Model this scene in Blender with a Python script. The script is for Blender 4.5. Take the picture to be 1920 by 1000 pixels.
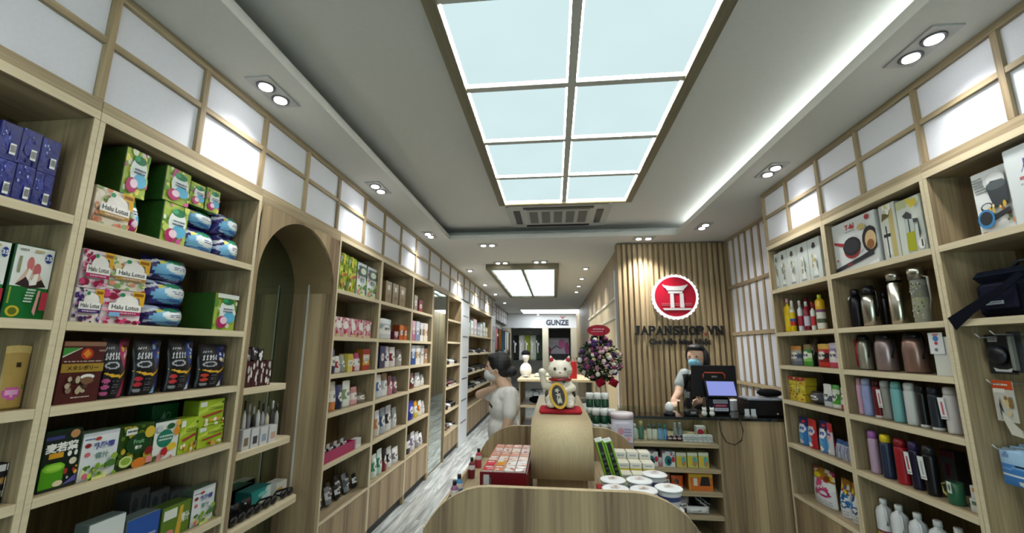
import bpy, bmesh, math, random
import numpy as np
from math import sin, cos, pi, sqrt, atan2, radians
from mathutils import Vector, Matrix

for _o in list(bpy.data.objects): bpy.data.objects.remove(_o)
SC = bpy.context.scene
COL = SC.collection

# ------------------------------------------------------------------ camera, exposure
FPX, CPX, CPY = 761.46, 960.0, 518.98
YAW, PITCH, ROLL, CAMH = -.1025, .1754, .006, 1.6
def cam_axes():
    cy, sy, cp, sp, cr, sr = cos(YAW), sin(YAW), cos(PITCH), sin(PITCH), cos(ROLL), sin(ROLL)
    f = np.array([sy*cp, cy*cp, sp]); r = np.array([cy, -sy, 0.]); u = np.cross(r, f)
    return r*cr+u*sr, -r*sr+u*cr, f
AX_R, AX_U, AX_F = cam_axes()
cd = bpy.data.cameras.new('camera'); cam = bpy.data.objects.new('camera', cd); COL.objects.link(cam)
cd.sensor_fit = 'HORIZONTAL'; cd.sensor_width = 36; cd.lens = FPX/1920*36
cd.shift_y = (CPY-500)/1920; cd.clip_start = .02
cam.matrix_world = Matrix(((AX_R[0], AX_U[0], -AX_F[0], 0), (AX_R[1], AX_U[1], -AX_F[1], 0), (AX_R[2], AX_U[2], -AX_F[2], CAMH), (0, 0, 0, 1)))
SC.camera = cam
SC.view_settings.view_transform = 'Standard'; SC.view_settings.look = 'None'
SC.view_settings.gamma = 1; SC.view_settings.use_curve_mapping = False
SC.view_settings.exposure = 1.9
SC.cycles.use_denoising = True; SC.cycles.filter_width = 2.0
SC.cycles.max_bounces = 8; SC.cycles.diffuse_bounces = 2; SC.cycles.glossy_bounces = 4
SC.cycles.sample_clamp_indirect = 4; SC.cycles.caustics_reflective = False; SC.cycles.caustics_refractive = False

# ------------------------------------------------------------------ world, added front fill, lamp strengths
world = bpy.data.worlds.new('world'); SC.world = world; world.use_nodes = True
world.node_tree.nodes['Background'].inputs[0].default_value = (.55, .62, .7, 1)
world.node_tree.nodes['Background'].inputs[1].default_value = .35
def area(name, loc, rot, sx, sy, power, col):
    l = bpy.data.lights.new(name, 'AREA'); l.shape = 'RECTANGLE'; l.size = sx; l.size_y = sy; l.energy = power; l.color = col
    o = bpy.data.objects.new(name, l); COL.objects.link(o); o.location = loc; o.rotation_euler = rot; return o
area('added_front_fill', (.2, -2.9, 1.6), (radians(90), 0, 0), 3.4, 2.6, 24, (.86, .94, 1))    # area fill added outside the unseen shop front, behind the camera
DL_POWER = 6.5      # one twin downlight
DIFFUSER, EDGE_LED, COVE = .265, 12.0, 5.2

def ray(u, v):
    d = AX_R*((u-CPX)/FPX) - AX_U*((v-CPY)/FPX) + AX_F
    return d
def at(u, v, x=None, y=None, z=None):          # a pixel seen on a known plane of the room
    d = ray(u, v)
    t = x/d[0] if x is not None else y/d[1] if y is not None else (z-CAMH)/d[2]
    return Vector((t*d[0], t*d[1], CAMH+t*d[2]))
def yat(u, x, z):                               # depth of picture column u on the shelf line (x, z)
    n = np.cross(ray(u, 0), ray(u, 1000)); return -(n[0]*x + n[2]*(z-CAMH))/n[1]
def xat(u, y, z):
    n = np.cross(ray(u, 0), ray(u, 1000)); return -(n[1]*y + n[2]*(z-CAMH))/n[0]
def zat(v, x, y):
    n = np.cross(ray(0, v), ray(1920, v)); return CAMH - (n[0]*x + n[1]*y)/n[2]

# ------------------------------------------------------------------ colour and materials
def lin(c):
    if isinstance(c, str):
        c = c.lstrip('#'); c = [int(c[i:i+2], 16) for i in (0, 2, 4)] if len(c) == 6 else [int(k*2, 16) for k in c]
    return tuple((k/255/12.92 if k/255 <= .04045 else ((k/255+.055)/1.055)**2.4) for k in c)
def newmat(name):
    m = bpy.data.materials.new(name); m.use_nodes = True
    return m, m.node_tree.nodes, m.node_tree.links, m.node_tree.nodes['Principled BSDF']
def plain(name, col, rough=.5, metal=0., spec=.5, noise=0., nscale=20, bump=0.):
    m, N, L, b = newmat(name)
    b.inputs['Roughness'].default_value = rough; b.inputs['Metallic'].default_value = metal
    b.inputs['Specular IOR Level'].default_value = spec
    c = lin(col)
    tc = N.new('ShaderNodeTexCoord'); nz = N.new('ShaderNodeTexNoise'); nz.inputs['Scale'].default_value = nscale; nz.inputs['Detail'].default_value = 4
    L.new(tc.outputs['Object'], nz.inputs['Vector'])
    rp = N.new('ShaderNodeValToRGB'); L.new(nz.outputs['Fac'], rp.inputs['Fac'])
    rp.color_ramp.elements[0].position = .3; rp.color_ramp.elements[1].position = .7
    rp.color_ramp.elements[0].color = tuple(k*(1-noise) for k in c)+(1,); rp.color_ramp.elements[1].color = tuple(min(1, k*(1+noise)) for k in c)+(1,)
    L.new(rp.outputs['Color'], b.inputs['Base Color'])
    if bump:
        bp = N.new('ShaderNodeBump'); bp.inputs['Strength'].default_value = bump; bp.inputs['Distance'].default_value = .01
        L.new(nz.outputs['Fac'], bp.inputs['Height']); L.new(bp.outputs['Normal'], b.inputs['Normal'])
    return m
def printed(name, rough=.5, metal=0., spec=.5, bump=0., bscale=60, coat=0., alpha=1.):
    m, N, L, b = newmat(name)
    a = N.new('ShaderNodeAttribute'); a.attribute_name = 'Col'
    L.new(a.outputs['Color'], b.inputs['Base Color'])
    b.inputs['Roughness'].default_value = rough; b.inputs['Metallic'].default_value = metal
    b.inputs['Specular IOR Level'].default_value = spec; b.inputs['Coat Weight'].default_value = coat; b.inputs['Coat Roughness'].default_value = .1
    if bump:
        tc = N.new('ShaderNodeTexCoord'); nz = N.new('ShaderNodeTexNoise'); nz.inputs['Scale'].default_value = bscale; nz.inputs['Detail'].default_value = 3
        L.new(tc.outputs['Object'], nz.inputs['Vector'])
        bp = N.new('ShaderNodeBump'); bp.inputs['Strength'].default_value = bump; bp.inputs['Distance'].default_value = .01
        L.new(nz.outputs['Fac'], bp.inputs['Height']); L.new(bp.outputs['Normal'], b.inputs['Normal'])
    return m
def wood(name, axis, dark, light, streak=1.0, bands=6.0, wide=.55):
    m, N, L, b = newmat(name)
    b.inputs['Roughness'].default_value = .5; b.inputs['Specular IOR Level'].default_value = .3
    tc = N.new('ShaderNodeTexCoord')
    def noise(scale, stretch, det):
        mp = N.new('ShaderNodeMapping'); s = [scale]*3; s[axis] = scale*stretch; mp.inputs['Scale'].default_value = s
        L.new(tc.outputs['Object'], mp.inputs['Vector'])
        n = N.new('ShaderNodeTexNoise'); n.inputs['Scale'].default_value = 1; n.inputs['Detail'].default_value = det; n.inputs['Distortion'].default_value = .3
        L.new(mp.outputs['Vector'], n.inputs['Vector']); return n
    fine, broad = noise(90*streak, .03, 5), noise(bands, .03, 2)
    mx = N.new('ShaderNodeMath'); mx.operation = 'MULTIPLY_ADD'; mx.inputs[1].default_value = 1-wide; 
    L.new(fine.outputs['Fac'], mx.inputs[0]); 
    m2 = N.new('ShaderNodeMath'); m2.operation = 'MULTIPLY'; m2.inputs[1].default_value = wide; L.new(broad.outputs['Fac'], m2.inputs[0]); L.new(m2.outputs[0], mx.inputs[2])
    rp = N.new('ShaderNodeValToRGB'); rp.color_ramp.elements[0].position = .36; rp.color_ramp.elements[1].position = .64
    rp.color_ramp.elements[0].color = lin(dark)+(1,); rp.color_ramp.elements[1].color = lin(light)+(1,)
    L.new(mx.outputs[0], rp.inputs['Fac']); L.new(rp.outputs['Color'], b.inputs['Base Color'])
    return m
def emit(name, col, strength, noise=0.):
    m = bpy.data.materials.new(name); m.use_nodes = True; N, L = m.node_tree.nodes, m.node_tree.links; N.clear()
    e = N.new('ShaderNodeEmission'); o = N.new('ShaderNodeOutputMaterial'); L.new(e.outputs[0], o.inputs[0])
    e.inputs[0].default_value = lin(col)+(1,); e.inputs[1].default_value = strength
    if noise:
        tc = N.new('ShaderNodeTexCoord'); nz = N.new('ShaderNodeTexNoise'); nz.inputs['Scale'].default_value = 2.2
        L.new(tc.outputs['Object'], nz.inputs['Vector'])
        mr = N.new('ShaderNodeMapRange'); mr.inputs['To Min'].default_value = strength*(1-noise); mr.inputs['To Max'].default_value = strength*(1+noise)
        L.new(nz.outputs['Fac'], mr.inputs['Value']); L.new(mr.outputs[0], e.inputs[1])
    return m
def glassy(name, tint, refl=.08, rough=.02):
    m = bpy.data.materials.new(name); m.use_nodes = True; N, L = m.node_tree.nodes, m.node_tree.links; N.clear()
    t = N.new('ShaderNodeBsdfTransparent'); g = N.new('ShaderNodeBsdfGlossy'); mx = N.new('ShaderNodeMixShader'); o = N.new('ShaderNodeOutputMaterial')
    fr = N.new('ShaderNodeFresnel'); fr.inputs[0].default_value = 1.5
    t.inputs[0].default_value = lin(tint)+(1,); g.inputs['Roughness'].default_value = rough
    L.new(fr.outputs[0], mx.inputs[0]); L.new(t.outputs[0], mx.inputs[1]); L.new(g.outputs[0], mx.inputs[2]); L.new(mx.outputs[0], o.inputs[0])
    return m
WD, WL = '#7d6c54', '#b5a27f'
M = {
 'wood_z': wood('ash veneer upright grain', 2, WD, WL), 'wood_y': wood('ash veneer lengthwise grain', 1, '#86765e', '#bdab89'),
 'wood_x': wood('ash veneer crosswise grain', 0, '#86765e', '#bdab89'),
 'wood_front': wood('ash veneer streaked panel', 2, '#6b5743', '#b59f7b', .8, 7.0, .72),
 'wood_pale': wood('pale ash laminate', 2, '#b5a281', '#cdbd98', 1.5, 3.0),
 'edge_band': wood('pale edge banding', 1, '#cbbd9c', '#dccfb0', 1.2, 4.0),
 'wood_back': wood('ash back board with shade toned in', 2, '#57492f', '#857249'),  # darker board tone, which also paints shade into the shelf interiors
 'wood_slat': wood('slat veneer', 2, '#836f54', '#b8a27c00'[:7], 1., 10.),
 'frame_grey': plain('grey light frame', '#c4c5be', .6, noise=.04),
 'vault': plain('smooth brown laminate', '#84714f', .5, noise=.06, nscale=8), 'wood_brown': wood('brown ceiling frame veneer', 1, '#6b6451', '#8a8168'),
 'white_panel': plain('lattice white board', '#dde0e8', .6, noise=.02, nscale=90),
 'ceiling': plain('ceiling paint', '#d8d8d3', .85, noise=.015, nscale=40, spec=.2),
 'wall': plain('wall paint', '#c9c9c4', .8, noise=.02), 'white': plain('white lacquer', '#dfe1e2', .4, noise=.02),
 'cream': plain('cream paint', '#cbc3ac', .6, noise=.03), 'black': plain('black plastic', '#0d0d10', .35, noise=.1),
 'dark': plain('dark board', '#26262a', .6, noise=.1), 'blackglass': plain('black glass top', '#14160f', .08, spec=.8, noise=.05),
 'mirror': plain('mirror silvering', '#cfd8d2', .02, metal=1., noise=.005, nscale=3), 'dimmirror': plain('tinted mirror', '#93a08f', .03, metal=1., noise=.01, nscale=3),
 'steel': plain('brushed steel', '#b9bab8', .25, metal=1., noise=.05, nscale=70),
 'paper': printed('printed card', .55, spec=.3), 'gloss': printed('glossy film', .3, spec=.4, bump=.25, bscale=35), 'card': printed('gloss carton', .35, spec=.35),
 'plastic': printed('moulded plastic', .32, spec=.45), 'metal': printed('painted steel', .28, metal=.65, spec=.5), 'chrome': printed('polished steel', .2, metal=1.),
 'cloth': printed('woven cloth', .9, spec=.1, bump=.25, bscale=180), 'skin': printed('skin', .5, spec=.3), 'hair': printed('dark hair', .42, spec=.4, bump=.4, bscale=120),
 'petal': printed('petals and leaves', .6, spec=.2), 'ceramic': printed('glazed ceramic', .22, spec=.5, coat=.3),
 'diffuser': emit('lit ceiling diffuser', '#d6eef0', DIFFUSER, .05), 'edge': emit('bright led edge', '#fbfaf2', EDGE_LED), 'cove': emit('cove led strip', '#eef6f4', COVE),
 'lens': emit('lamp lens', '#ffffff', 6.0), 'strip': emit('far strip light', '#f4fbff', 1.6), 'screen': emit('lit screen', '#8f9ae0', .26),
 'signglow': emit('backlit sign rim', '#ffffff', .33),
 'glass': glassy('clear glass', '#e8f2ec'), 'bottleglass': glassy('bottle glass', '#cfd6cc'), 'clearfilm': glassy('clear film', '#d8dcdc'),
}
def tiles_mat():
    m, N, L, b = newmat('grey woodgrain tile'); b.inputs['Roughness'].default_value = .28
    tc = N.new('ShaderNodeTexCoord'); oi = N.new('ShaderNodeObjectInfo'); mp = N.new('ShaderNodeMapping'); mp.inputs['Scale'].default_value = (22, 2.2, 1)
    ad = N.new('ShaderNodeVectorMath'); ad.operation = 'ADD'; L.new(tc.outputs['Object'], ad.inputs[0]); 
    cb = N.new('ShaderNodeCombineXYZ'); L.new(oi.outputs['Random'], cb.inputs[2]); L.new(oi.outputs['Random'], cb.inputs[0]); 
    ml = N.new('ShaderNodeVectorMath'); ml.operation = 'SCALE'; ml.inputs['Scale'].default_value = 9; L.new(cb.outputs[0], ml.inputs[0]); L.new(ml.outputs[0], ad.inputs[1])
    L.new(ad.outputs[0], mp.inputs['Vector'])
    nz = N.new('ShaderNodeTexNoise'); nz.inputs['Scale'].default_value = 1; nz.inputs['Detail'].default_value = 6; nz.inputs['Distortion'].default_value = .8; L.new(mp.outputs[0], nz.inputs['Vector'])
    rp = N.new('ShaderNodeValToRGB'); rp.color_ramp.elements[0].position = .3; rp.color_ramp.elements[1].position = .72
    rp.color_ramp.elements[0].color = lin('#6f7473')+(1,); rp.color_ramp.elements[1].color = lin('#c4c9c7')+(1,)
    L.new(nz.outputs['Fac'], rp.inputs['Fac'])
    hs = N.new('ShaderNodeHueSaturation'); L.new(rp.outputs[0], hs.inputs['Color'])
    mr = N.new('ShaderNodeMapRange'); mr.inputs['To Min'].default_value = .72; mr.inputs['To Max'].default_value = 1.2; L.new(oi.outputs['Random'], mr.inputs['Value']); L.new(mr.outputs[0], hs.inputs['Value'])
    L.new(hs.outputs[0], b.inputs['Base Color']); return m
M['tile'] = tiles_mat()

# ------------------------------------------------------------------ mesh helpers
def tag(o, label=None, cat=None, group=None, kind=None):
    if label: o['label'] = label
    if cat: o['category'] = cat
    if group: o['group'] = group
    if kind: o['kind'] = kind
    return o
def thing(name, label, cat, loc=(0, 0, 0), rotz=0., group=None):
    o = bpy.data.objects.new(name, None); COL.objects.link(o); o.location = loc; o.rotation_euler = (0, 0, rotz); o.empty_display_size = .05
    return tag(o, label, cat, group)
_text_cache = {}
def text_polys(s, bold=0.):
    """flat triangles of a line of lettering, 1 unit cap height, centred"""
    k = (s, bold)
    if k in _text_cache: return _text_cache[k]
    cu = bpy.data.curves.new('txt', 'FONT'); cu.body = s; cu.size = 1; cu.resolution_u = 3; cu.offset = bold; cu.fill_mode = 'FRONT'
    ob = bpy.data.objects.new('txt', cu); COL.objects.link(ob)
    bpy.context.view_layer.update()
    me = bpy.data.meshes.new_from_object(ob.evaluated_get(bpy.context.evaluated_depsgraph_get()))
    vs = np.array([v.co[:2] for v in me.vertices]) if len(me.vertices) else np.zeros((0, 2))
    fs = [tuple(p.vertices) for p in me.polygons]
    bpy.data.objects.remove(ob); bpy.data.curves.remove(cu); bpy.data.meshes.remove(me)
    if len(vs):
        lo, hi = vs.min(0), vs.max(0); vs = (vs-(lo+hi)/2)/(hi[1]-lo[1])
    _text_cache[k] = (vs, fs); return vs, fs
class MB:
    def __init__(s): s.v, s.f, s.c, s.sm = [], [], [], []
    def face(s, pts, col, smooth=False):
        n = len(s.v); s.v += [tuple(p) for p in pts]; s.f.append(tuple(range(n, n+len(pts)))); s.c.append(col); s.sm.append(smooth)
    def box(s, x0, x1, y0, y1, z0, z1, col='#888', top=None, front=None):
        x0, x1 = sorted((x0, x1)); y0, y1 = sorted((y0, y1)); z0, z1 = sorted((z0, z1))
        n = len(s.v); s.v += [(x0,y0,z0),(x1,y0,z0),(x1,y1,z0),(x0,y1,z0),(x0,y0,z1),(x1,y0,z1),(x1,y1,z1),(x0,y1,z1)]
        for q, c in (((3,2,1,0), col), ((4,5,6,7), top or col), ((0,1,5,4), front or col), ((1,2,6,5), col), ((2,3,7,6), col), ((3,0,4,7), col)):
            s.f.append(tuple(n+i for i in q)); s.c.append(c); s.sm.append(False)
        return s
    def bbox(s, x0, x1, y0, y1, z0, z1, r, col='#888'):           # box with chamfered edges
        x0, x1 = sorted((x0, x1)); y0, y1 = sorted((y0, y1)); z0, z1 = sorted((z0, z1))
        n = len(s.v); X, Y, Z = (x0, x1), (y0, y1), (z0, z1); sg = (1, -1); idx = {}
        for i in (0, 1):
            for j in (0, 1):
                for k in (0, 1):
                    for a in range(3):
                        p = [X[i]+sg[i]*r, Y[j]+sg[j]*r, Z[k]+sg[k]*r]; p[a] = (X[i], Y[j], Z[k])[a]
                        idx[i,j,k,a] = len(s.v); s.v.append(tuple(p))
        def add(q): s.f.append(tuple(q)); s.c.append(col); s.sm.append(False)
        for a in range(3):
            b, c = (a+1) % 3, (a+2) % 3
            for e in (0, 1):
                q = []
                for bb, cc in ((0,0),(1,0),(1,1),(0,1)):
                    t = [0]*3; t[a] = e; t[b] = bb; t[c] = cc; q.append(idx[tuple(t)+(a,)])
                add(q if e else q[::-1])
            for bb in (0, 1):                                        # edge along a
                for cc in (0, 1):
                    t0 = [0]*3; t0[b] = bb; t0[c] = cc; t1 = list(t0); t1[a] = 1
                    q = [idx[tuple(t0)+(b,)], idx[tuple(t1)+(b,)], idx[tuple(t1)+(c,)], idx[tuple(t0)+(c,)]]
                    add(q if (bb ^ cc) == 0 else q[::-1])
        for i in (0, 1):
            for j in (0, 1):
                for k in (0, 1):
                    q = [idx[i,j,k,a] for a in range(3)]; add(q if (i+j+k) % 2 else q[::-1])
        return s
    def prism(s, prof, a, b, axis='y', col='#888', cap=None, smooth=False):
        """prof: ccw 2-D outline; axis y: (x,z) outline pushed a..b in y; x: (y,z); z: (x,y)"""
        def P(p, t): return {'y': (p[0], t, p[1]), 'x': (t, p[0], p[1]), 'z': (p[0], p[1], t)}[axis]
        n = len(s.v); k = len(prof); s.v += [P(p, a) for p in prof] + [P(p, b) for p in prof]
        s.f.append(tuple(range(n, n+k))); s.f.append(tuple(range(n+2*k-1, n+k-1, -1))); s.c += [cap or col]*2; s.sm += [False]*2
        for i in range(k):
            j = (i+1) % k; s.f.append((n+j, n+i, n+k+i, n+k+j)); s.c.append(col); s.sm.append(smooth)
        return s
    def lathe(s, prof, cx=0., cy=0., n=20, smooth=True, paint=None, zax=None):
        """prof: (radius, z, colour of the band that starts here)"""
        b = len(s.v); m = len(prof)
        for r, z, *_ in prof:
            for i in range(n):
                t = 2*pi*i/n; s.v.append((cx+r*cos(t), cy+r*sin(t), z))
        for k in range(m-1):
            for i in range(n):
                j = (i+1) % n; s.f.append((b+k*n+i, b+k*n+j, b+(k+1)*n+j, b+(k+1)*n+i))
                c = prof[k][2]
                if callable(c): c = c((i+.5)/n, (prof[k][1]+prof[k+1][1])/2)
                s.c.append(c); s.sm.append(smooth)
        for k, rev in ((0, True), (m-1, False)):
            if prof[k][0] > 1e-5:
                q = [b+k*n+i for i in range(n)]; s.f.append(tuple(q[::-1] if rev else q)); c = prof[k][2] if not callable(prof[k][2]) else '#999'; s.c.append(c); s.sm.append(False)
        return s
    def tube(s, pts, r, col='#222', n=6, closed=False):
        pts = [Vector(p) for p in pts]; b = len(s.v); m = len(pts); ref = Vector((0, 0, 1))
        for i, p in enumerate(pts):
            d = (pts[(i+1) % m if closed else min(i+1, m-1)]-pts[(i-1) % m if closed else max(i-1, 0)]).normalized()
            a = d.cross(ref if abs(d.dot(ref)) < .95 else Vector((1, 0, 0))).normalized(); c = d.cross(a)
            rr = r[i] if isinstance(r, (list, tuple)) else r
            for k in range(n):
                t = 2*pi*k/n; s.v.append(tuple(p+a*(rr*cos(t))+c*(rr*sin(t))))
        for i in range(m if closed else m-1):
            for k in range(n):
                l = (k+1) % n; i2 = (i+1) % m; s.f.append((b+i*n+k, b+i*n+l, b+i2*n+l, b+i2*n+k)[::-1]); s.c.append(col); s.sm.append(True)
        if not closed:
            s.f.append(tuple(b+k for k in range(n))); s.f.append(tuple(b+(m-1)*n+k for k in range(n))[::-1]); s.c += [col]*2; s.sm += [False]*2
        return s
    def ell(s, c, r, col='#888', n=12, m=8, rot=None):
        b = len(s.v); c = Vector(c); r = (r, r, r) if not isinstance(r, (tuple, list)) else r
        for k in range(m+1):
            ph = pi*k/m
            for i in range(n):
                t = 2*pi*i/n; p = Vector((r[0]*sin(ph)*cos(t), r[1]*sin(ph)*sin(t), r[2]*cos(ph)))
                if rot: p = rot @ p
                s.v.append(tuple(c+p))
        for k in range(m):
            for i in range(n):
                j = (i+1) % n; s.f.append((b+k*n+i, b+(k+1)*n+i, b+(k+1)*n+j, b+k*n+j)); s.c.append(col); s.sm.append(True)
        return s
    def shift(s, d, start=0):
        for i in range(start, len(s.v)): s.v[i] = (s.v[i][0]+d[0], s.v[i][1]+d[1], s.v[i][2]+d[2])
        return s
    def xform(s, mat, start=0):
        for i in range(start, len(s.v)): s.v[i] = tuple(mat @ Vector(s.v[i]))
        return s
    def mesh(s, name, mat):
        me = bpy.data.meshes.new(name); me.from_pydata(s.v, [], s.f); me.materials.append(mat)
        me.polygons.foreach_set('use_smooth', s.sm)
        at_ = me.color_attributes.new('Col', 'FLOAT_COLOR', 'CORNER'); cache = {}; out = []
        for f, c in zip(s.f, s.c):
            k = c if isinstance(c, str) else tuple(c)
            if k not in cache: cache[k] = lin(c)+(1.,)
            out += cache[k]*len(f)
        at_.data.foreach_set('color', out); me.update(); return me
    def build(s, name, mat, parent=None, local=False, loc=None, rotz=0.):
        """world-space mesh; a child is moved into its parent's frame unless local"""
        if parent is not None and not local:
            mw = Matrix.LocRotScale(parent.location, parent.rotation_euler, None)
            if parent.parent is not None: mw = Matrix.LocRotScale(parent.parent.location, parent.parent.rotation_euler, None) @ mw
            s.xform(mw.inverted())
        if parent is None and loc is not None and not local: s.shift((-loc[0], -loc[1], -loc[2]))
        o = bpy.data.objects.new(name, s.mesh(name, M[mat] if isinstance(mat, str) else mat)); COL.objects.link(o)
        if parent is not None: o.parent = parent
        if loc is not None: o.location = loc; o.rotation_euler = (0, 0, rotz)
        return o

# ------------------------------------------------------------------ flat print: layered shapes on a face, (s, t) in 0..1, t upwards
def ops_flat(ops):
    out = []
    for op in ops:
        if op[0] == 'N':            # blobs: N, x0,y0,x1,y1, seed, count, smin, smax, colours
            rnd = random.Random(op[5])
            for _ in range(op[6]):
                a, b = rnd.uniform(op[1], op[3]), rnd.uniform(op[2], op[4]); r = rnd.uniform(op[7], op[8])
                out.append(('E', a, b, r, r*rnd.uniform(.5, 1.1), rnd.choice(op[9])))
        elif op[0] == 'W':          # small unreadable print: W, x0,y0,x1,y1, seed, rows, colour
            rnd = random.Random(op[5]); hh = (op[4]-op[2])/op[6]
            for r in range(op[6]):
                x = op[1]
                while x < op[3]:
                    w = rnd.uniform(.02, .09)*(op[3]-op[1])*2; 
                    out.append(('R', x, op[2]+r*hh+hh*.25, min(x+w, op[3]), op[2]+r*hh+hh*.75, op[7])); x += w+.03*(op[3]-op[1])
        else: out.append(op)
    return out
def inside(op, s, t):
    k = op[0]
    if k == 'R': return op[1] <= s <= op[3] and op[2] <= t <= op[4]
    if k == 'E': return ((s-op[1])/op[3])**2+((t-op[2])/op[4])**2 <= 1
    if k == 'P':
        p = op[1]; r = False; j = len(p)-1
        for i in range(len(p)):
            if (p[i][1] > t) != (p[j][1] > t) and s < (p[j][0]-p[i][0])*(t-p[i][1])/(p[j][1]-p[i][1])+p[i][0]: r = not r
            j = i
        return r
    return False
def paint(flat, base, s, t):
    c = base
    for op in flat:
        if inside(op, s, t): c = op[-1]
    return c
def clip01(pts):
    for ax, lim, sg in ((0, 0, 1), (0, 1, -1), (1, 0, 1), (1, 1, -1)):
        out = []
        for i in range(len(pts)):
            a, b = pts[i-1], pts[i]; da, db = sg*(a[ax]-lim), sg*(b[ax]-lim)
            if (da >= 0) != (db >= 0):
                t = da/(da-db); out.append((a[0]+t*(b[0]-a[0]), a[1]+t*(b[1]-a[1])))
            if db >= 0: out.append(b)
        pts = out
        if not pts: return []
    return pts
def label_mb(w, h, ops, y, step=.00025):
    mb = MB(); asp = w/h
    for k, op in enumerate(ops_flat(ops)):
        yy = y-step*(k % 60)-.0006
        def put(pts, col):
            pts = clip01(pts)
            if len(pts) > 2: mb.face([((p[0]-.5)*w, yy, p[1]*h) for p in pts], col)
        if op[0] == 'R': put([(op[1], op[2]), (op[3], op[2]), (op[3], op[4]), (op[1], op[4])], op[5])
        elif op[0] == 'E': put([(op[1]+op[3]*cos(2*pi*i/14), op[2]+op[4]*sin(2*pi*i/14)) for i in range(14)], op[5])
        elif op[0] == 'P': put(list(op[1]), op[2])
        elif op[0] == 'T':          # T, text, cx, cy, height (of face h), colour, bold, maxwidth
            vs, fs = text_polys(op[1], op[6] if len(op) > 6 else .02); hh = op[4]*h; ww = hh
            if len(vs):
                tw = (vs[:, 0].max()-vs[:, 0].min())*hh; mxw = (op[7] if len(op) > 7 else .95)*w; ww = hh*min(1, mxw/tw)
                for f in fs: mb.face([((op[2]-.5)*w+vs[i][0]*ww, yy-.0004, op[3]*h+vs[i][1]*hh) for i in f], op[5])
    return mb
# ================================================================== THE ROOM
LX, RX, CZ = -1.584, 1.77, 2.904          # shelf fronts left and right, soffit height
LB, RB = -1.90, 2.09                      # backs of the shelving
def struct(name, mb, mat, parent=None):
    o = mb.build(name, mat, parent)
    if parent is None: o['kind'] = 'structure'
    return o
fl = struct('floor', MB().box(-2.0, 2.2, -2.6, 17.2, -.06, -.012, '#777'), 'dark')
_tiles = {}
for j in range(15):
    for i in range(19):
        x0 = -1.72+.2*i; y0 = -2.4+1.25*j+(.41*i % 1.25)-.6
        o = bpy.data.objects.new('tile', _tiles.setdefault('m', MB().bbox(0, .197, 0, 1.247, -.012, 0, .002).mesh('tile', M['tile']))); COL.objects.link(o)
        o.parent = fl; o.location = (x0, y0, 0)
struct('wall_left', MB().box(-2.0, -1.93, -2.6, 17.2, 0, 3.2), 'wall')
struct('wall_right', MB().box(2.12, 2.2, -2.6, 5.2, 0, 3.2), 'wall')
wb = struct('wall_back', MB().box(-2.0, 2.2, 17.0, 17.2, 0, 3.2), 'wall')
# shop front behind the camera: frame and glass
struct('wall_front', MB().box(-2.0, 2.2, -2.7, -2.6, 2.5, 3.2).box(-2.0, -1.6, -2.7, -2.6, 0, 2.5).box(1.8, 2.2, -2.7, -2.6, 0, 2.5), 'wall')
wn = struct('window_1', MB().box(-1.6, 1.8, -2.66, -2.62, 2.44, 2.5).box(-1.6, 1.8, -2.66, -2.62, 0, .06).box(-1.6, -1.54, -2.66, -2.62, .06, 2.44).box(1.74, 1.8, -2.66, -2.62, .06, 2.44).box(.07, .13, -2.66, -2.62, .06, 2.44), 'dark')
struct('window_pane', MB().box(-1.54, .07, -2.645, -2.635, .06, 2.44), 'glass', wn); struct('window_pane', MB().box(.13, 1.74, -2.645, -2.635, .06, 2.44), 'glass', wn)
# ceiling: soffit round a raised tray, cove lips
TX0, TX1, TY0, TY1, TZ = -1.25, 1.425, -2.0, 4.70, CZ+.15
c = MB().box(-2.0, TX0, -2.6, 17.2, CZ, CZ+.02).box(TX1, 2.2, -2.6, 17.2, CZ, CZ+.02).box(TX0, TX1, TY1, 17.2, CZ, CZ+.02).box(TX0, TX1, -2.6, TY0, CZ, CZ+.02)
c.box(TX0-.03, TX0, TY0, TY1, CZ+.02, CZ+.055).box(TX1, TX1+.03, TY0, TY1, CZ+.02, CZ+.055).box(TX0-.03, TX1+.03, TY1, TY1+.03, CZ+.02, CZ+.055).box(TX0-.03, TX1+.03, TY0-.03, TY0, CZ+.02, CZ+.055)
c.box(TX0-.22, TX1+.22, TY0-.22, TY1+.22, TZ, TZ+.03)
c.box(TX0-.24, TX0-.22, TY0-.24, TY1+.24, CZ+.02, TZ).box(TX1+.22, TX1+.24, TY0-.24, TY1+.24, CZ+.02, TZ).box(TX0-.24, TX1+.24, TY1+.22, TY1+.24, CZ+.02, TZ).box(TX0-.24, TX1+.24, TY0-.24, TY0-.22, CZ+.02, TZ)
struct('ceiling', c, 'ceiling')
t = thing('cove_light', 'concealed LED strip glowing in the ceiling cove over the right-hand shelves', 'light', (TX1+.14, 1.35, CZ+.025))
MB().box(TX1+.15, TX1+.18, TY0, TY1-.05, CZ+.058, CZ+.072).build('led_strip', 'cove', t); MB().box(TX1+.13, TX1+.20, TY0, TY1-.05, CZ+.0205, CZ+.0575, '#ccc').build('channel', 'plastic', t)

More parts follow.
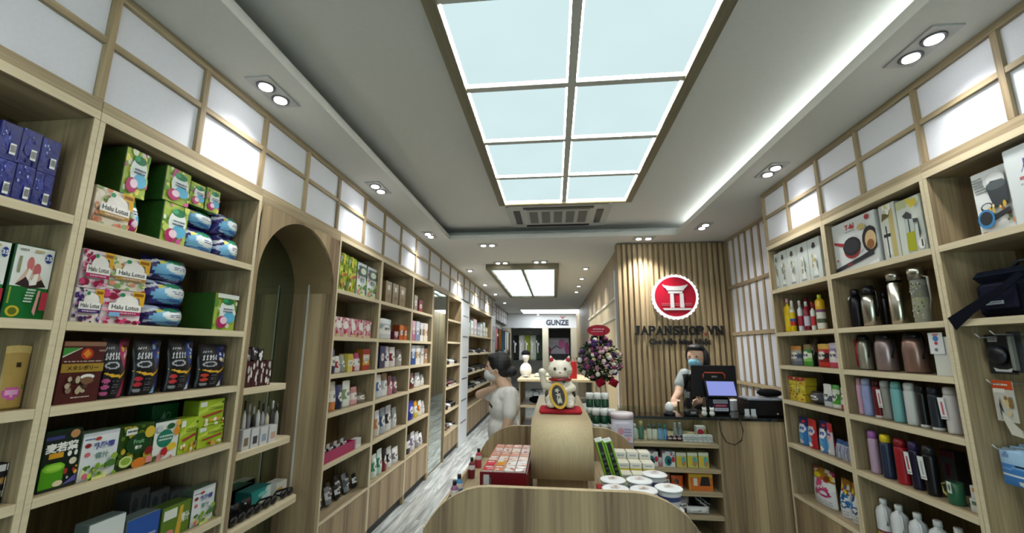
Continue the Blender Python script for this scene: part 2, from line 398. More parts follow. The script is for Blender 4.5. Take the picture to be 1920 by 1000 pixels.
# big coffered light: wood frame, ten-odd diffusers with bright edges
PX0, PX1, PY1 = -.4613, .696, 3.787
cross = [PY1-.596*k for k in range(10)]            # bar centres, far to near
yb = cross[-1]
lp = thing('ceiling_light', 'long wood-framed ceiling light split into glowing square panes', 'light', ((PX0+PX1)/2, 1.2, TZ))
def bar(x0, x1, y0, y1, z0=CZ+.085, z1=TZ, par=lp, mat='wood_brown'): MB().box(x0, x1, y0, y1, z0, z1).build('frame_bar', mat, par)
bar(PX0-.06, PX0, yb-.06, PY1+.02); bar(PX1, PX1+.06, yb-.06, PY1+.02); bar(PX0, PX1, PY1-.01, PY1+.02, mat='wood_pale'); bar(PX0, PX1, yb-.06, yb)
XM = .113; bar(XM-.022, XM+.022, yb, PY1-.01, CZ+.1, mat='frame_grey')
for k, y in enumerate(cross[1:-1]): bar(PX0, XM-.022, y-.02, y+.02, CZ+.1, mat='frame_grey'); bar(XM+.022, PX1, y-.02, y+.02, CZ+.1, mat='frame_grey')
for k in range(len(cross)-1):
    y0, y1 = cross[k+1]+(.02 if k < len(cross)-2 else 0), cross[k]-(.02 if k else .01)
    for x0, x1 in ((PX0, XM-.022), (XM+.022, PX1)):
        MB().box(x0, x1, y0, y1, CZ+.118, CZ+.124).build('diffuser', 'diffuser', lp)
        e = .008; m = MB(); m.box(x0, x1, y0, y0+e, CZ+.112, CZ+.117).box(x0, x1, y1-e, y1, CZ+.112, CZ+.117).box(x0, x0+e, y0+e, y1-e, CZ+.112, CZ+.117).box(x1-e, x1, y0+e, y1-e, CZ+.112, CZ+.117)
        m.build('led_edge', 'edge', lp)
# second, smaller light further in, and the strip light by the end wall
l2 = thing('ceiling_light', 'small wood-framed ceiling light with two panes, deeper inside the shop', 'light', (-.48, 8, CZ))
a0, a1, b0, b1 = -1.05, .09, 6.18, 9.8
for q in ((a0, a0+.07, b0, b1), (a1-.07, a1, b0, b1), (a0+.07, a1-.07, b0, b0+.07), (a0+.07, a1-.07, b1-.07, b1), (-.50, -.46, b0+.07, b1-.07)): bar(*q, z0=CZ-.085, z1=CZ-.001, par=l2)
for x0, x1 in ((a0+.07, -.50), (-.46, a1-.07)):
    MB().box(x0, x1, b0+.07, b1-.07, CZ-.05, CZ-.04).build('diffuser', emit('lit diffuser inner shop', '#d9f4f4', .4), l2)
    for k in range(6): y = b0+.35+k*.56; MB().box(x0+.02, x1-.02, y, y+.2, CZ-.055, CZ-.051).build('light_tube', 'strip', l2)
l3 = thing('ceiling_strip_light', 'wide white strip light across the ceiling before the end wall', 'light', (.1, 14, CZ))
MB().box(-1.12, 1.32, 13.5, 14.9, CZ-.03, CZ-.001, '#ddd').build('housing', 'plastic', l3); MB().box(-1.09, 1.29, 13.53, 14.87, CZ-.036, CZ-.031).build('diffuser', 'strip', l3)

# recessed downlights
def downlight(x, y, alongx, label, twin=True, power=None, group='twin downlights in the soffit', cone=118):
    t = thing('downlight', label, 'light', (x, y, CZ), pi/2 if alongx else 0, group)
    hw, hl = .062, (.125 if twin else .062)
    MB().box(-hw, hw, -hl, hl, -.008, -.001, '#b5b6b4').build('trim_plate', 'plastic', t, True)
    for s in ((-1, 1) if twin else (0,)):
        m = MB(); yy = s*.056
        m.lathe([(.043, -.014, '#4c4d50'), (.043, -.008, '#4c4d50')], 0, yy, 18)
        r = m.build('lamp_ring', 'metal', t, True)
        MB().lathe([(.030, -.018, '#fff'), (.030, -.0145, '#fff')], 0, yy, 18).build('lens', 'lens', r, True)
    l = bpy.data.lights.new('downlight_beam', 'SPOT'); l.energy = power or DL_POWER; l.spot_size = radians(cone); l.spot_blend = 1.; l.shadow_soft_size = .04; l.color = (1, .985, .96)
    o = bpy.data.objects.new('downlight_beam', l); COL.objects.link(o); o.parent = t; o.location = (0, 0, -.05)
    return t
for n, y in zip(('over the tissue packs', 'over the red-white boxes', 'near the mirror'), (1.77, 3.05, 4.455)): downlight(-1.43, y, False, 'square twin downlight in the left soffit, '+n)
for n, y in zip(('over the frying pan box', 'by the far shelf corner', 'beside the till'), (1.735, 2.98, 4.36)): downlight(1.605, y, False, 'square twin downlight in the right soffit, '+n)
for s, x in (('left', -1.43), ('right', 1.6)):  # unseen lamps added to light the near shelves, continuing the soffit rows
    for y in (.45, -.85): downlight(x, y, False, 'unseen twin downlight behind the viewpoint, %s soffit, %s' % (s, 'nearer' if y > 0 else 'further back'))
downlight(-.825, 4.97, True, 'small twin downlight just past the ceiling tray', power=38, cone=115)
downlight(-.787, 6.07, True, 'twin downlight before the inner light, on its near left', power=38, cone=115); downlight(-.196, 6.035, True, 'twin downlight before the inner light, on its near right', power=38, cone=115)
downlight(1.072, 4.80, True, 'twin downlight washing the slatted counter wall', power=36, cone=112)
for n, y in zip(('first', 'second', 'third', 'fourth'), (6.6, 7.58, 8.5, 9.39)): downlight(.53, y, False, 'single round downlight, %s of the row right of inner light' % n, False, 17, 'single downlights beyond the counter', 100)
for n, y in zip(('first', 'second', 'third', 'fourth'), (6.65, 8.2, 9.7, 11.6)): downlight(-1.4, y, False, 'single round downlight, %s of the row over the far left shelves' % n, False, 17, 'single downlights beyond the counter')
# air conditioner cassette in the tray ceiling
ac = thing('air_conditioner', 'white ceiling cassette air conditioner at the end of the big light', 'air conditioner', (.06, 4.3, TZ))
MB().prism([(-.50, -.36), (.50, -.36), (.54, -.32), (.54, .32), (.50, .36), (-.50, .36), (-.54, .32), (-.54, -.32)], -.028, -.001, 'z', '#b9bab6').build('fascia', 'plastic', ac, True)
MB().box(-.33, .33, -.25, .22, -.036, -.0285, '#a9aaa6').build('grille', 'plastic', ac, True)
for k in range(5):
    x = -.26+.13*k; MB().box(x-.045, x+.045, -.2, .18, -.0385, -.0365, '#4b4d4c').build('grille_slot', 'plastic', ac, True)
for x0, x1, y0, y1 in ((-.36, .36, .27, .325), (-.36, .36, -.325, -.27), (-.47, -.40, -.22, .22), (.40, .47, -.22, .22)): MB().box(x0, x1, y0, y1, -.034, -.0285, '#0c0d12').build('air_slot', 'plastic', ac, True)

# white lattice bands over the shelves
def lattice(name, xf, sx, ys, y_lo, y_hi, zb, zm=2.685):
    """xf: front plane, sx: +1 when the wall lies to +x"""
    b = struct(name, MB().box(xf+sx*.030, xf+sx*.05, y_lo, y_hi, zb, CZ-.001), 'white_panel')
    def put(nm, y0, y1, z0, z1, d0, d1, mat): MB().box(xf+sx*d0, xf+sx*d1, y0, y1, z0, z1).build(nm, mat, b)
    put('top_rail', y_lo, y_hi, CZ-.036, CZ-.001, 0, .0295, 'wood_y')
    ed = [y_lo]+[y for y in ys]+[y_hi]
    for y in ys: put('mullion', y-.0125, y+.0125, zb, CZ-.036, .002, .0295, 'wood_z')
    for a, c2 in zip(ed[:-1], ed[1:]):
        a, c2 = a+(.0125 if a != y_lo else 0), c2-(.0125 if c2 != y_hi else 0)
        put('mullion', a, c2, zm-.0125, zm+.0125, .004, .0295, 'wood_y')
        put('panel', a+.001, c2-.001, zb+.001, zm-.0135, .018, .0295, 'white_panel'); put('panel', a+.001, c2-.001, zm+.0135, CZ-.037, .018, .0295, 'white_panel')
    return b
lattice('trim_1', LX, -1, [-.85, -.45, -.05, .35, .75, 1.15, 1.55, 1.95, 2.35, 2.75, 3.18, 3.59, 4.02, 4.5, 5.03, 5.57, 6.1, 6.6, 7.1, 7.6, 8.1, 8.7, 9.3, 9.9, 10.5], -1.2, 11.0, 2.462)
lattice('trim_2', RX, 1, [.43, .83, 1.23, 1.63, 2.01, 2.405, 2.775, 3.145, 3.48], -1.2, 3.4935, 2.488, 2.69)
lattice('trim_3', LX-.12, -1, [11.6+.55*k for k in range(7)], 11.05, 15.2, 2.462)

# ------------------------------------------------------------------ shelving
TH = .030
def cabinet(wall, y0, y1, tops, rail, zbot, label, grp, name='shelf_unit', front='plinth', zr_top=None, group=None):
    sx = -1 if wall == 'L' else 1; xf = LX if wall == 'L' else RX; xb = LB if wall == 'L' else RB
    zr = zr_top or (2.46 if wall == 'L' else 2.486)
    t = thing(name, label, 'shelf unit', (xf, (y0+y1)/2, 0), group=grp)
    B = lambda nm, d0, d1, a, b, z0, z1, mat: MB().bbox(xf+sx*d0, xf+sx*d1, a, b, z0, z1, .0015).build(nm, mat, t)
    D = abs(xb-xf); T = .0185
    B('side_panel', 0, D, y0+.0005, y0+T, 0, rail, 'wood_z'); B('side_panel', 0, D, y1-T, y1-.0005, 0, rail, 'wood_z')
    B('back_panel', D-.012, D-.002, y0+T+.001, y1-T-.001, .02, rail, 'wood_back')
    for z in tops: B('shelf', .001, D-.013, y0+T+.0005, y1-T-.0005, z-TH, z, 'wood_y')
    B('top_rail', .0, D, y0+.0005, y1-.0005, rail+.0005, zr, 'wood_y')
    B('shelf', .001, D-.013, y0+T+.0005, y1-T-.0005, zbot-.02, zbot, 'wood_y')
    E = lambda a, b, z0, z1: MB().box(xf-sx*.0012, xf+sx*.0009, a, b, z0, z1).build('edge_banding', 'edge_band', t)
    E(y0+.001, y0+T-.0004, .086, rail-.0005); E(y1-T+.0004, y1-.001, .086, rail-.0005)
    for z in tops: E(y0+T+.001, y1-T-.001, z-TH+.0004, z-.0004)
    E(y0+T+.001, y1-T-.001, zbot-.0196, zbot-.0004); E(y0+.001, y1-.001, rail+.001, rail+.032)
    n = 2
    for k in range(n):
        a, b = y0+T+.001+(y1-y0-2*T)*k/n, y0+T-.001+(y1-y0-2*T)*(k+1)/n
        B('cupboard_door', .002, .02, a, b, .085, zbot-.024, 'wood_front')
    B('toe_kick', .03, .045, y0+T, y1-T, 0, .084, 'dark')
    return t
ZL = [2.028, 1.680, 1.409, 1.140, .805]; ZA = [2.029, 1.681, 1.409, 1.139, .794]; ZR = [2.078, 1.737, 1.486, 1.225, .909]
U = [.31, 1.161, 1.972, 2.807, 3.575, 4.437, 5.217]
cabinet('L', -.55, U[0], ZL, 2.385, .435, 'oak shelf unit beyond the left picture edge, beside the camera', 'shelf units on the left wall')
cabinet('L', U[0], U[1], ZL, 2.385, .435, 'oak shelf unit cut by the left edge, holding blue wrapped packs', 'shelf units on the left wall')
cabinet('L', U[1], U[2], ZL, 2.385, .435, 'oak shelf unit left of the arch, full of tissue packs and boxes', 'shelf units on the left wall')
cabinet('L', U[3], U[4], ZA, 2.395, .435, 'oak shelf unit just right of the arch with red-white boxes', 'shelf units on the left wall', zr_top=2.46)
cabinet('L', U[4], U[5], ZA, 2.395, .435, 'oak shelf unit second to the right of the arch, kraft boxes on top', 'shelf units on the left wall', zr_top=2.46)
cabinet('L', U[5], U[6], ZA, 2.395, .435, 'oak shelf unit third right of the arch, next to the mirror', 'shelf units on the left wall', zr_top=2.46)
cabinet('R', 2.775, 3.489, ZR, 2.41, .546, 'oak shelf unit beside the counter with detergent bottles and pouches', 'shelf units on the right wall')
cabinet('R', 2.03, 2.774, ZR, 2.41, .546, 'oak shelf unit full of flasks, second from the counter', 'shelf units on the right wall')
cabinet('R', 1.10, 2.029, ZR[:2], 2.41, .546, 'oak unit at the right edge with packs hanging below two shelves', 'shelf units on the right wall')
cabinet('R', .2, 1.099, ZR, 2.41, .546, 'oak shelf unit beyond the right picture edge, beside the camera', 'shelf units on the right wall')

# arched display niche with mirror back and rounded shelves
A0, A1 = U[2]+.002, U[3]-.002
AYC, AR, AZ = (A0+A1)/2-.004, .385, 1.985
ar = thing('arched_niche', 'tall arched wooden niche with mirror back between the left shelf units', 'display niche', (LX, AYC, 0))
def arch_pts(r, n=28, zlo=0.): return [(AYC+r, zlo)]+[(AYC+r*cos(pi*k/n), AZ+r*sin(pi*k/n)) for k in range(n+1)]+[(AYC-r, zlo)]
m = MB(); inner = arch_pts(AR, 28, .10); N_ = len(inner)
def outp(p):
    y, z = p
    if z <= AZ+1e-6: return (A1 if y > AYC else A0, z)
    dy, dz = y-AYC, z-AZ; k = min((A1-AYC if dy > 0 else AYC-A0)/max(abs(dy), 1e-6), (2.384-AZ)/max(dz, 1e-6)); return (AYC+dy*k, AZ+dz*k)
outer = [outp(p) for p in inner]
for i in range(N_-1):
    a, b, c_, d = inner[i], inner[i+1], outer[i+1], outer[i]
    for xx, rev in ((LX, False), (LX-.018, True)):
        q = [(xx, *a), (xx, *d), (xx, *c_), (xx, *b)]; m.face(q[::-1] if rev else q, '#888')
    m.face([(LX, *a), (LX, *b), (LX-.018, *b), (LX-.018, *a)], '#888')
for y_, s_ in ((A0, 1), (A1, -1)):
    for (ys_, zs_) in ((y_, 2.384),):   # square corners left open by the fan above
        k = [p for p in zip(inner, outer)]
m.face([(LX, A0, 2.384), (LX, A0, outer[-3][1]), (LX, outer[-9][0], 2.384)], '#888')
fp = m.build('front_panel', 'wood_front', ar)
mv, mr = MB(), MB()
for i in range(N_-1):                                            # straight reveals and the vault over them
    a, b = inner[i], inner[i+1]; low = min(a[1], b[1]) < AZ-.01
    if low: a, b = (a[0], min(a[1], AZ-.0015)), (b[0], min(b[1], AZ-.0015))
    (mr if low else mv).face([(LX-.0185, *a), (LX-.0185, *b), (LB+.012, *b), (LB+.012, *a)], '#888')
mr.build('reveal', 'wood_front', ar); mv.build('vault', 'vault', ar)
m = MB(); m.face([(LB+.012, *p) for p in inner], '#888'); m.build('mirror_back', 'dimmirror', ar)
MB().box(-1.778, -1.768, AYC+AR-.006, AYC+AR-.0005, .6, 2.05, '#cfd3cd').build('light_channel', 'plastic', ar)
MB().box(LX, LB, A0, A1, 2.3845, 2.46).build('top_rail', 'wood_y', ar)
MB().box(LX, LB, A0, A1, 0, .099).build('plinth', 'wood_y', ar)
ARCH_SH = []
for z, yr in ((1.383, 2.43), (1.058, 2.52), (.68, 2.64)):
    xq, xr_, yl, r = LX-.035, LB+.02, AYC-AR+.004, .06
    pr_ = [(xr_, yl), (xq, yl), (xq, yr-r)] + [(xq-r+r*cos(t), yr-r+r*sin(t)) for t in (pi/8, pi/4, 3*pi/8, pi/2)] + [(xr_, yr)]
    MB().prism(pr_, z-.032, z, 'z').build('shelf', 'edge_band', ar); ARCH_SH.append((z, xq, yl, yr))

# ------------------------------------------------------------------ far left: mirror, shoe shelves, white posts, clothes
t = thing('wall_mirror', 'tall wall mirror reflecting the shop, right of the long left shelves', 'mirror', (LX-.02, 5.62, 0))
MB().box(LX-.02, LX-.03, 5.27, 5.98, .03, 2.38).build('glass', 'mirror', t)
MB().box(LX-.031, LB, 5.222, 6.0, 0, 2.38).build('backing', 'wood_z', t); MB().box(LX, LB, 5.222, 6.0, 2.381, 2.46).build('top_rail', 'wood_y', t); MB().box(LX, LX-.03, 5.222, 5.268, .0, 2.38).build('edge_strip', 'wood_z', t)
cabinet('L', 6.002, 6.90, [2.04, 1.70, 1.35, 1.02, .68], 2.385, .36, 'narrow oak shelf unit of shoes between mirror and white post', 'shelf units on the left wall')
def post(y0, y1, label):
    t = thing('display_post', label, 'display post', (LX, (y0+y1)/2, 0), group='white posts on the left wall')
    MB().bbox(LX+.01, LX-.06, y0, y1, 0, 2.42, .004, '#d9dde2').build('upright', 'plastic', t)
    for k in range(6): MB().box(LX+.012, LX+.0102, y0+.1, y1-.1, .35+.36*k, .37+.36*k, '#4d5258').build('slot', 'plastic', t)
post(6.91, 7.52, 'white slotted display post right of the narrow shoe shelves')
cabinet('L', 7.53, 10.35, [1.86, 1.50, 1.14, .82], 2.385, .52, 'wide oak shoe shelf unit behind the woman in white', 'shelf units on the left wall')
post(10.36, 11.0, 'white slotted display post in front of the clothes rack')
# ================================================================== COUNTER, SLAT WALL, SIGN
WY = 5.05
st = struct('wall_counter', MB().box(.79, 2.12, WY, WY+.12, 0, CZ-.001), 'wood_z')
px = .79; pitch = .0635
for k in range(21):
    x = .79+.002+pitch*k
    if x+.04 < 2.118: MB().bbox(x, x+.040, WY-.034, WY-.0005, 0, CZ-.02, .003).build('slat', 'wood_slat', st)
# side wall of the inner shop, with mirror frame
sw = struct('wall_inner', MB().box(.835, 2.12, WY+.13, 17.0, 0, CZ-.001), 'wood_z')
for q in ((5.35, 5.42, 0, 2.62), ): MB().box(.80, .834, q[0], q[1], q[2], q[3]).build('frame_bar', 'white', sw)
for z in (2.27, 2.02): MB().box(.805, .834, 5.421, 9.6, z-.02, z+.02).build('frame_bar', 'cream', sw)
MB().box(.822, .834, 5.43, 9.6, .3, 2.0).build('panel', 'wood_pale', sw); MB().box(.822, .834, 5.43, 9.6, 2.04, 2.25).build('panel', 'wood_pale', sw)
# white wall with oak battens right of the counter
lw = struct('trim_4', MB().box(RB+.005, RB+.025, 3.495, WY-.04, 0, CZ-.001), 'white_panel')
for k in range(10):
    y = 4.97-.15*k; MB().bbox(RB-.012, RB+.0045, y-.018, y+.018, .02, CZ-.03, .002).build('slat', 'wood_z', lw)
    for j, (z0, z1) in enumerate(((1.262, 1.758), (1.802, 2.298), (2.342, CZ-.03))):
        MB().box(RB-.002, RB+.0045, y-.131, y-.0185, z0, z1).build('panel', 'white_panel', lw) if y > 3.7 else None
for z in (2.32, 1.78, 1.24): MB().bbox(RB-.018, RB-.0125, 3.5, WY-.04, z-.02, z+.02, .002).build('batten', 'wood_y', lw)
MB().box(RB-.02, RB+.004, 3.5, WY-.04, CZ-.029, CZ-.001).build('top_rail', 'wood_y', lw)
cm = thing('security_camera', 'small dark security camera high on the battened wall', 'camera', (RB-.06, 3.9, 2.78))
MB().ell((RB-.07, 3.92, 2.80), .035, '#15161c').build('dome', 'plastic', cm); MB().box(RB-.075, RB-.0125, 3.905, 3.935, 2.83, 2.85, '#222').build('bracket', 'plastic', cm)

# round sign with torii
sg = thing('round_sign', 'round red backlit sign with a pale torii gate on the slat wall', 'sign', (1.444, WY-.034, 2.22))
def disc(r, y0, y1, col, n=48, wob=0., nw=24): return MB().prism([((r+(wob*(1 if k % 2 else -1)))*1*cos(2*pi*k/n), (r+(wob*(1 if k % 2 else -1)))*sin(2*pi*k/n)) for k in range(n)], y0, y1, 'y', col)
disc(.268, -.035, -.002, '#eee', 64, .006).build('glowing_rim', 'signglow', sg, True)
disc(.237, -.046, -.0355, '#a3102a', 56).build('red_disc', 'plastic', sg, True)
GC = '#c9c7c6'
def px_(pts): return [((p[0]-480)/660, (460-p[1])/660) for p in pts]
def plate(name, pts, y0, y1, col): MB().prism(px_(pts)[::-1], y0, y1, 'y', col).build(name, 'plastic', sg, True)
plate('gate_roof', [(383, 362), (400, 370), (440, 377), (480, 379), (520, 377), (560, 370), (577, 362), (570, 380), (552, 395), (541, 412), (419, 412), (408, 395), (390, 380)], -.056, -.0465, GC)
plate('gate_beam', [(425, 418), (535, 418), (532, 434), (428, 434)], -.054, -.0465, GC)
plate('gate_pillar', [(441, 436), (466, 436), (467, 548), (439, 548)], -.055, -.0465, GC); plate('gate_pillar', [(514, 436), (540, 436), (542, 548), (513, 548)], -.055, -.0465, GC)
plate('ground_line', [(378, 552), (602, 552), (590, 566), (390, 566)], -.054, -.0465, GC)
for a, b, w in ((512, 518, 150), (525, 531, 150)): plate('water_line', [(480-w*.72, a), (438, a), (438, b), (480-w*.72, b)], -.050, -.0465, '#c05a66'); plate('water_line', [(543, a), (480+w*.8, a), (480+w*.8, b), (543, b)], -.050, -.0465, '#c05a66'); plate('water_line', [(468, a), (512, a), (512, b), (468, b)], -.050, -.0465, '#c05a66')
def lettering(name, s, cx, y, cz, h, depth, col, bold=.0, width=None, label=None, cat=None, parent=None, mat='plastic', out=None, group=None, ser=0):
    vs, fs = text_polys(s, bold); sx_ = h if width is None else width/(vs[:, 0].max()-vs[:, 0].min())
    mb = MB()
    if ser:      # slab feet: short bars at the ends of the upright strokes
        pass
    edge = {}
    for f in fs:
        p = [(vs[i][0]*sx_, -depth, vs[i][1]*h) for i in f]; mb.face(p, col)
        mb.face([(q[0], 0, q[2]) for q in p[::-1]], col)
        for i in range(len(f)):
            k = (f[i], f[(i+1) % len(f)])
            edge[k] = edge.get(k, 0)+1
    for (i, j) in edge:
        if (j, i) not in edge:
            a, b = vs[i], vs[j]; mb.face([(a[0]*sx_, -depth, a[1]*h), (a[0]*sx_, 0, a[1]*h), (b[0]*sx_, 0, b[1]*h), (b[0]*sx_, -depth, b[1]*h)], col)
    o = mb.build(name, mat, parent, True, (cx, y, cz))
    if label: tag(o, label, cat, group)
    return o
# shop name: one row of raised letters, each its own piece
nm = thing('shop_name', 'black raised capitals reading JAPANSHOP.VN under the round sign', 'sign', (1.453, WY-.035, 1.823))
word, lx = 'JAPANSHOP.VN', [947, 1034, 1122, 1204, 1291, 1383, 1466, 1564, 1654, 1738, 1783, 1880]
xs = [.985, 1.075, 1.163, 1.250, 1.345, 1.438, 1.530, 1.625, 1.712, 1.770, 1.835, 1.925]
for ch, x in zip(word, xs):
    if ch == '.': MB().box(x-.013-1.453, x+.013-1.453, -.02, 0, -.054, -.030, '#8c2a1c').build('letter', 'plastic', nm, True)
    else:
        o = lettering('letter', ch, x-1.453, 0, 0, .108, .02, '#101116', .032, .080 if ch not in 'J' else .060, parent=nm)
    if ch in 'AHNPVJ':       # slab serifs
        m = MB(); e = {'A': (-.036, .036), 'H': (-.028, .028), 'N': (-.030,), 'P': (-.026,), 'V': (), 'J': ()}[ch]
        for q in e: m.box(x-1.453+q-.016, x-1.453+q+.016, -.0195, 0, -.054, -.042, '#15161c')
        if ch in 'HVN': 
            for q in ((-.030, .030) if ch == 'H' else (-.036, .036) if ch == 'V' else (.030,)): m.box(x-1.453+q-.016, x-1.453+q+.016, -.0195, 0, .042, .054, '#15161c')
        if ch == 'J': m.box(x-1.453-.01, x-1.453+.04, -.0195, 0, .040, .053, '#15161c')
        m.build('letter_serif', 'plastic', nm.children[-1])if False else m.build('letter_serif', 'plastic', nm, True)
lettering('slogan', 'Cho hi\u1ec7n h\u00e0ng Nh\u1eadt', 1.472, WY-.035, 1.686, .092, .012, '#17161c', .03, .70, 'small dark cursive line of lettering under the shop name', 'sign')

# counter
CY0, CY1, CTZ = 3.55, 4.16, 1.066
ct = thing('sales_counter', 'oak sales counter with black top and open glass-topped display on its left', 'counter', (1.35, CY0, 0))
cx0, cxm, cx1 = .60, 1.292, 2.085
CB = lambda nm, x0, x1, y0, y1, z0, z1, mat: MB().bbox(x0, x1, y0, y1, z0, z1, .0012).build(nm, mat, ct)
CB('counter_top', cxm, cx1, CY0-.01, CY1, CTZ-.022, CTZ, 'blackglass'); MB().box(cx0, cxm-.001, CY0-.01, CY1, CTZ-.012, CTZ).build('glass_top', 'glass', ct)
MB().box(cx0, cxm-.001, CY0-.012, CY0-.0105, CTZ-.022, CTZ).build('edge_strip', 'black', ct)
nfr = 5
for k in range(nfr): a = cxm+.02+(cx1-cxm-.02)*k/nfr; CB('front_panel', a, a+(cx1-cxm-.02)/nfr-.001, CY0+.002, CY0+.02, .08, CTZ-.023, 'wood_front')
CB('side_panel', cxm, cxm+.019, CY0, CY1, .0, CTZ-.023, 'wood_z'); CB('side_panel', cx0, cx0+.018, CY0, CY1, 0, .86, 'wood_z')
CB('back_panel', cx0+.019, cxm-.001, CY1-.02, CY1, 0, CTZ-.023, 'wood_z'); CB('toe_kick', cx0+.019, cx1, CY0+.04, CY0+.06, 0, .079, 'dark')
MB().box(cx0+.004, cx0+.010, CY0, CY1, .861, CTZ-.013).build('glass_side', 'glass', ct)
CSH = (.857, .668, .497, .328)
for z in CSH: CB('shelf', cx0+.0185, cxm-.0005, CY0+.002, CY1-.021, z-.028, z, 'wood_x')
MB().box(cx0+.019, cxm-.001, CY0+.01, CY1-.021, .09, .11).build('shelf', 'wood_x', ct)

# ================================================================== GONDOLA IN THE FOREGROUND
GX0, GX1, GZ, GR = -.540, .575, 1.062, .28
gy1, gy2 = 1.70, 3.0
def gable(r=GR, x0=GX0, x1=GX1, z=GZ, z0=.04):
    n = 10
    return [(x0, z0), (x1, z0)]+[(x1-r+r*cos(pi/2*k/n), z-r+r*sin(pi/2*k/n)) for k in range(n+1)]+[(x0+r-r*sin(pi/2*k/n), z-r+r*cos(pi/2*k/n)) for k in range(n+1)]
gd = thing('display_gondola', 'oak display gondola in the foreground with round-shouldered end panels and central tower', 'display stand', (.03, 2.3, 0))
def gpanel(y):
    p = gable()
    MB().prism(p, y, y+.027, 'y').build('end_panel', 'wood_front', gd)
    # pale edge banding laid over the rim
    m = MB(); q = p[2:]; rim = [q[0]]+q[1:]
    for a, b in zip(rim[:-1], rim[1:]):
        m.face([(a[0], y-.0005, a[1]), (a[0], y+.0275, a[1]), (b[0], y+.0275, b[1]), (b[0], y-.0005, b[1])][::-1], '#888')
    for i in range(len(m.v)):
        x, yy, z = m.v[i]; m.v[i] = (x+(.0008 if x > 0 else -.0008), yy, z+.0008)
    m.build('edge_banding', 'wood_pale', gd)
gpanel(gy1); gpanel(gy2)
TZ0 = .845           # tray height
MB().box(GX0+.02, GX1-.02, gy1+.0275, gy2-.0005, TZ0-.02, TZ0).build('tray', 'wood_y', gd)
for x in (GX0+.01, GX1-.025): MB().bbox(x, x+.015, gy1+.0275, gy2-.0005, .10, TZ0+.05, .002).build('tray_side', 'wood_pale', gd)
MB().box(GX0+.1, GX1-.1, gy1+.0275, gy2-.0005, 0, TZ0-.0205).build('plinth', 'wood_front', gd)
MB().box(.165, GX1-.02, gy2+.0275, 3.45, TZ0-.02, TZ0).build('rear_tray', 'wood_y', gd); MB().box(.165, GX1-.04, gy2+.0275, 3.45, 0, TZ0-.0205).build('rear_plinth', 'wood_front', gd)
# tower: rounded front shoulder
tx0, tx1, ty0, ty1, tzb, tzt, tr = -.124, .192, 2.18, 3.46, .958, 1.225, .13
prof = [(ty1, tzb), (ty0, tzb)]
prof = [(ty0, tzb), (ty1, tzb), (ty1, tzt)]+[(ty0+tr-tr*sin(pi/2*k/8), tzt-tr+tr*cos(pi/2*k/8)) for k in range(9)]
MB().prism(prof, tx0, tx1, 'x', smooth=True).build('tower', 'wood_pale', gd)
MB().box(tx0+.03, tx1-.03, ty0+.05, gy2-.001, TZ0+.0005, tzb-.0005).build('tower_base', 'wood_z', gd); MB().box(tx0+.03, .164, gy2+.028, ty1-.05, .0, tzb-.0005).build('tower_base', 'wood_z', gd)
MB().box(tx0, tx0+.008, gy1+.03, ty0+.04, TZ0+.0005, TZ0+.03).build('tray_divider', 'wood_pale', gd); MB().box(tx1-.008, tx1, gy1+.03, ty0+.04, TZ0+.0005, TZ0+.03).build('tray_divider', 'wood_pale', gd)

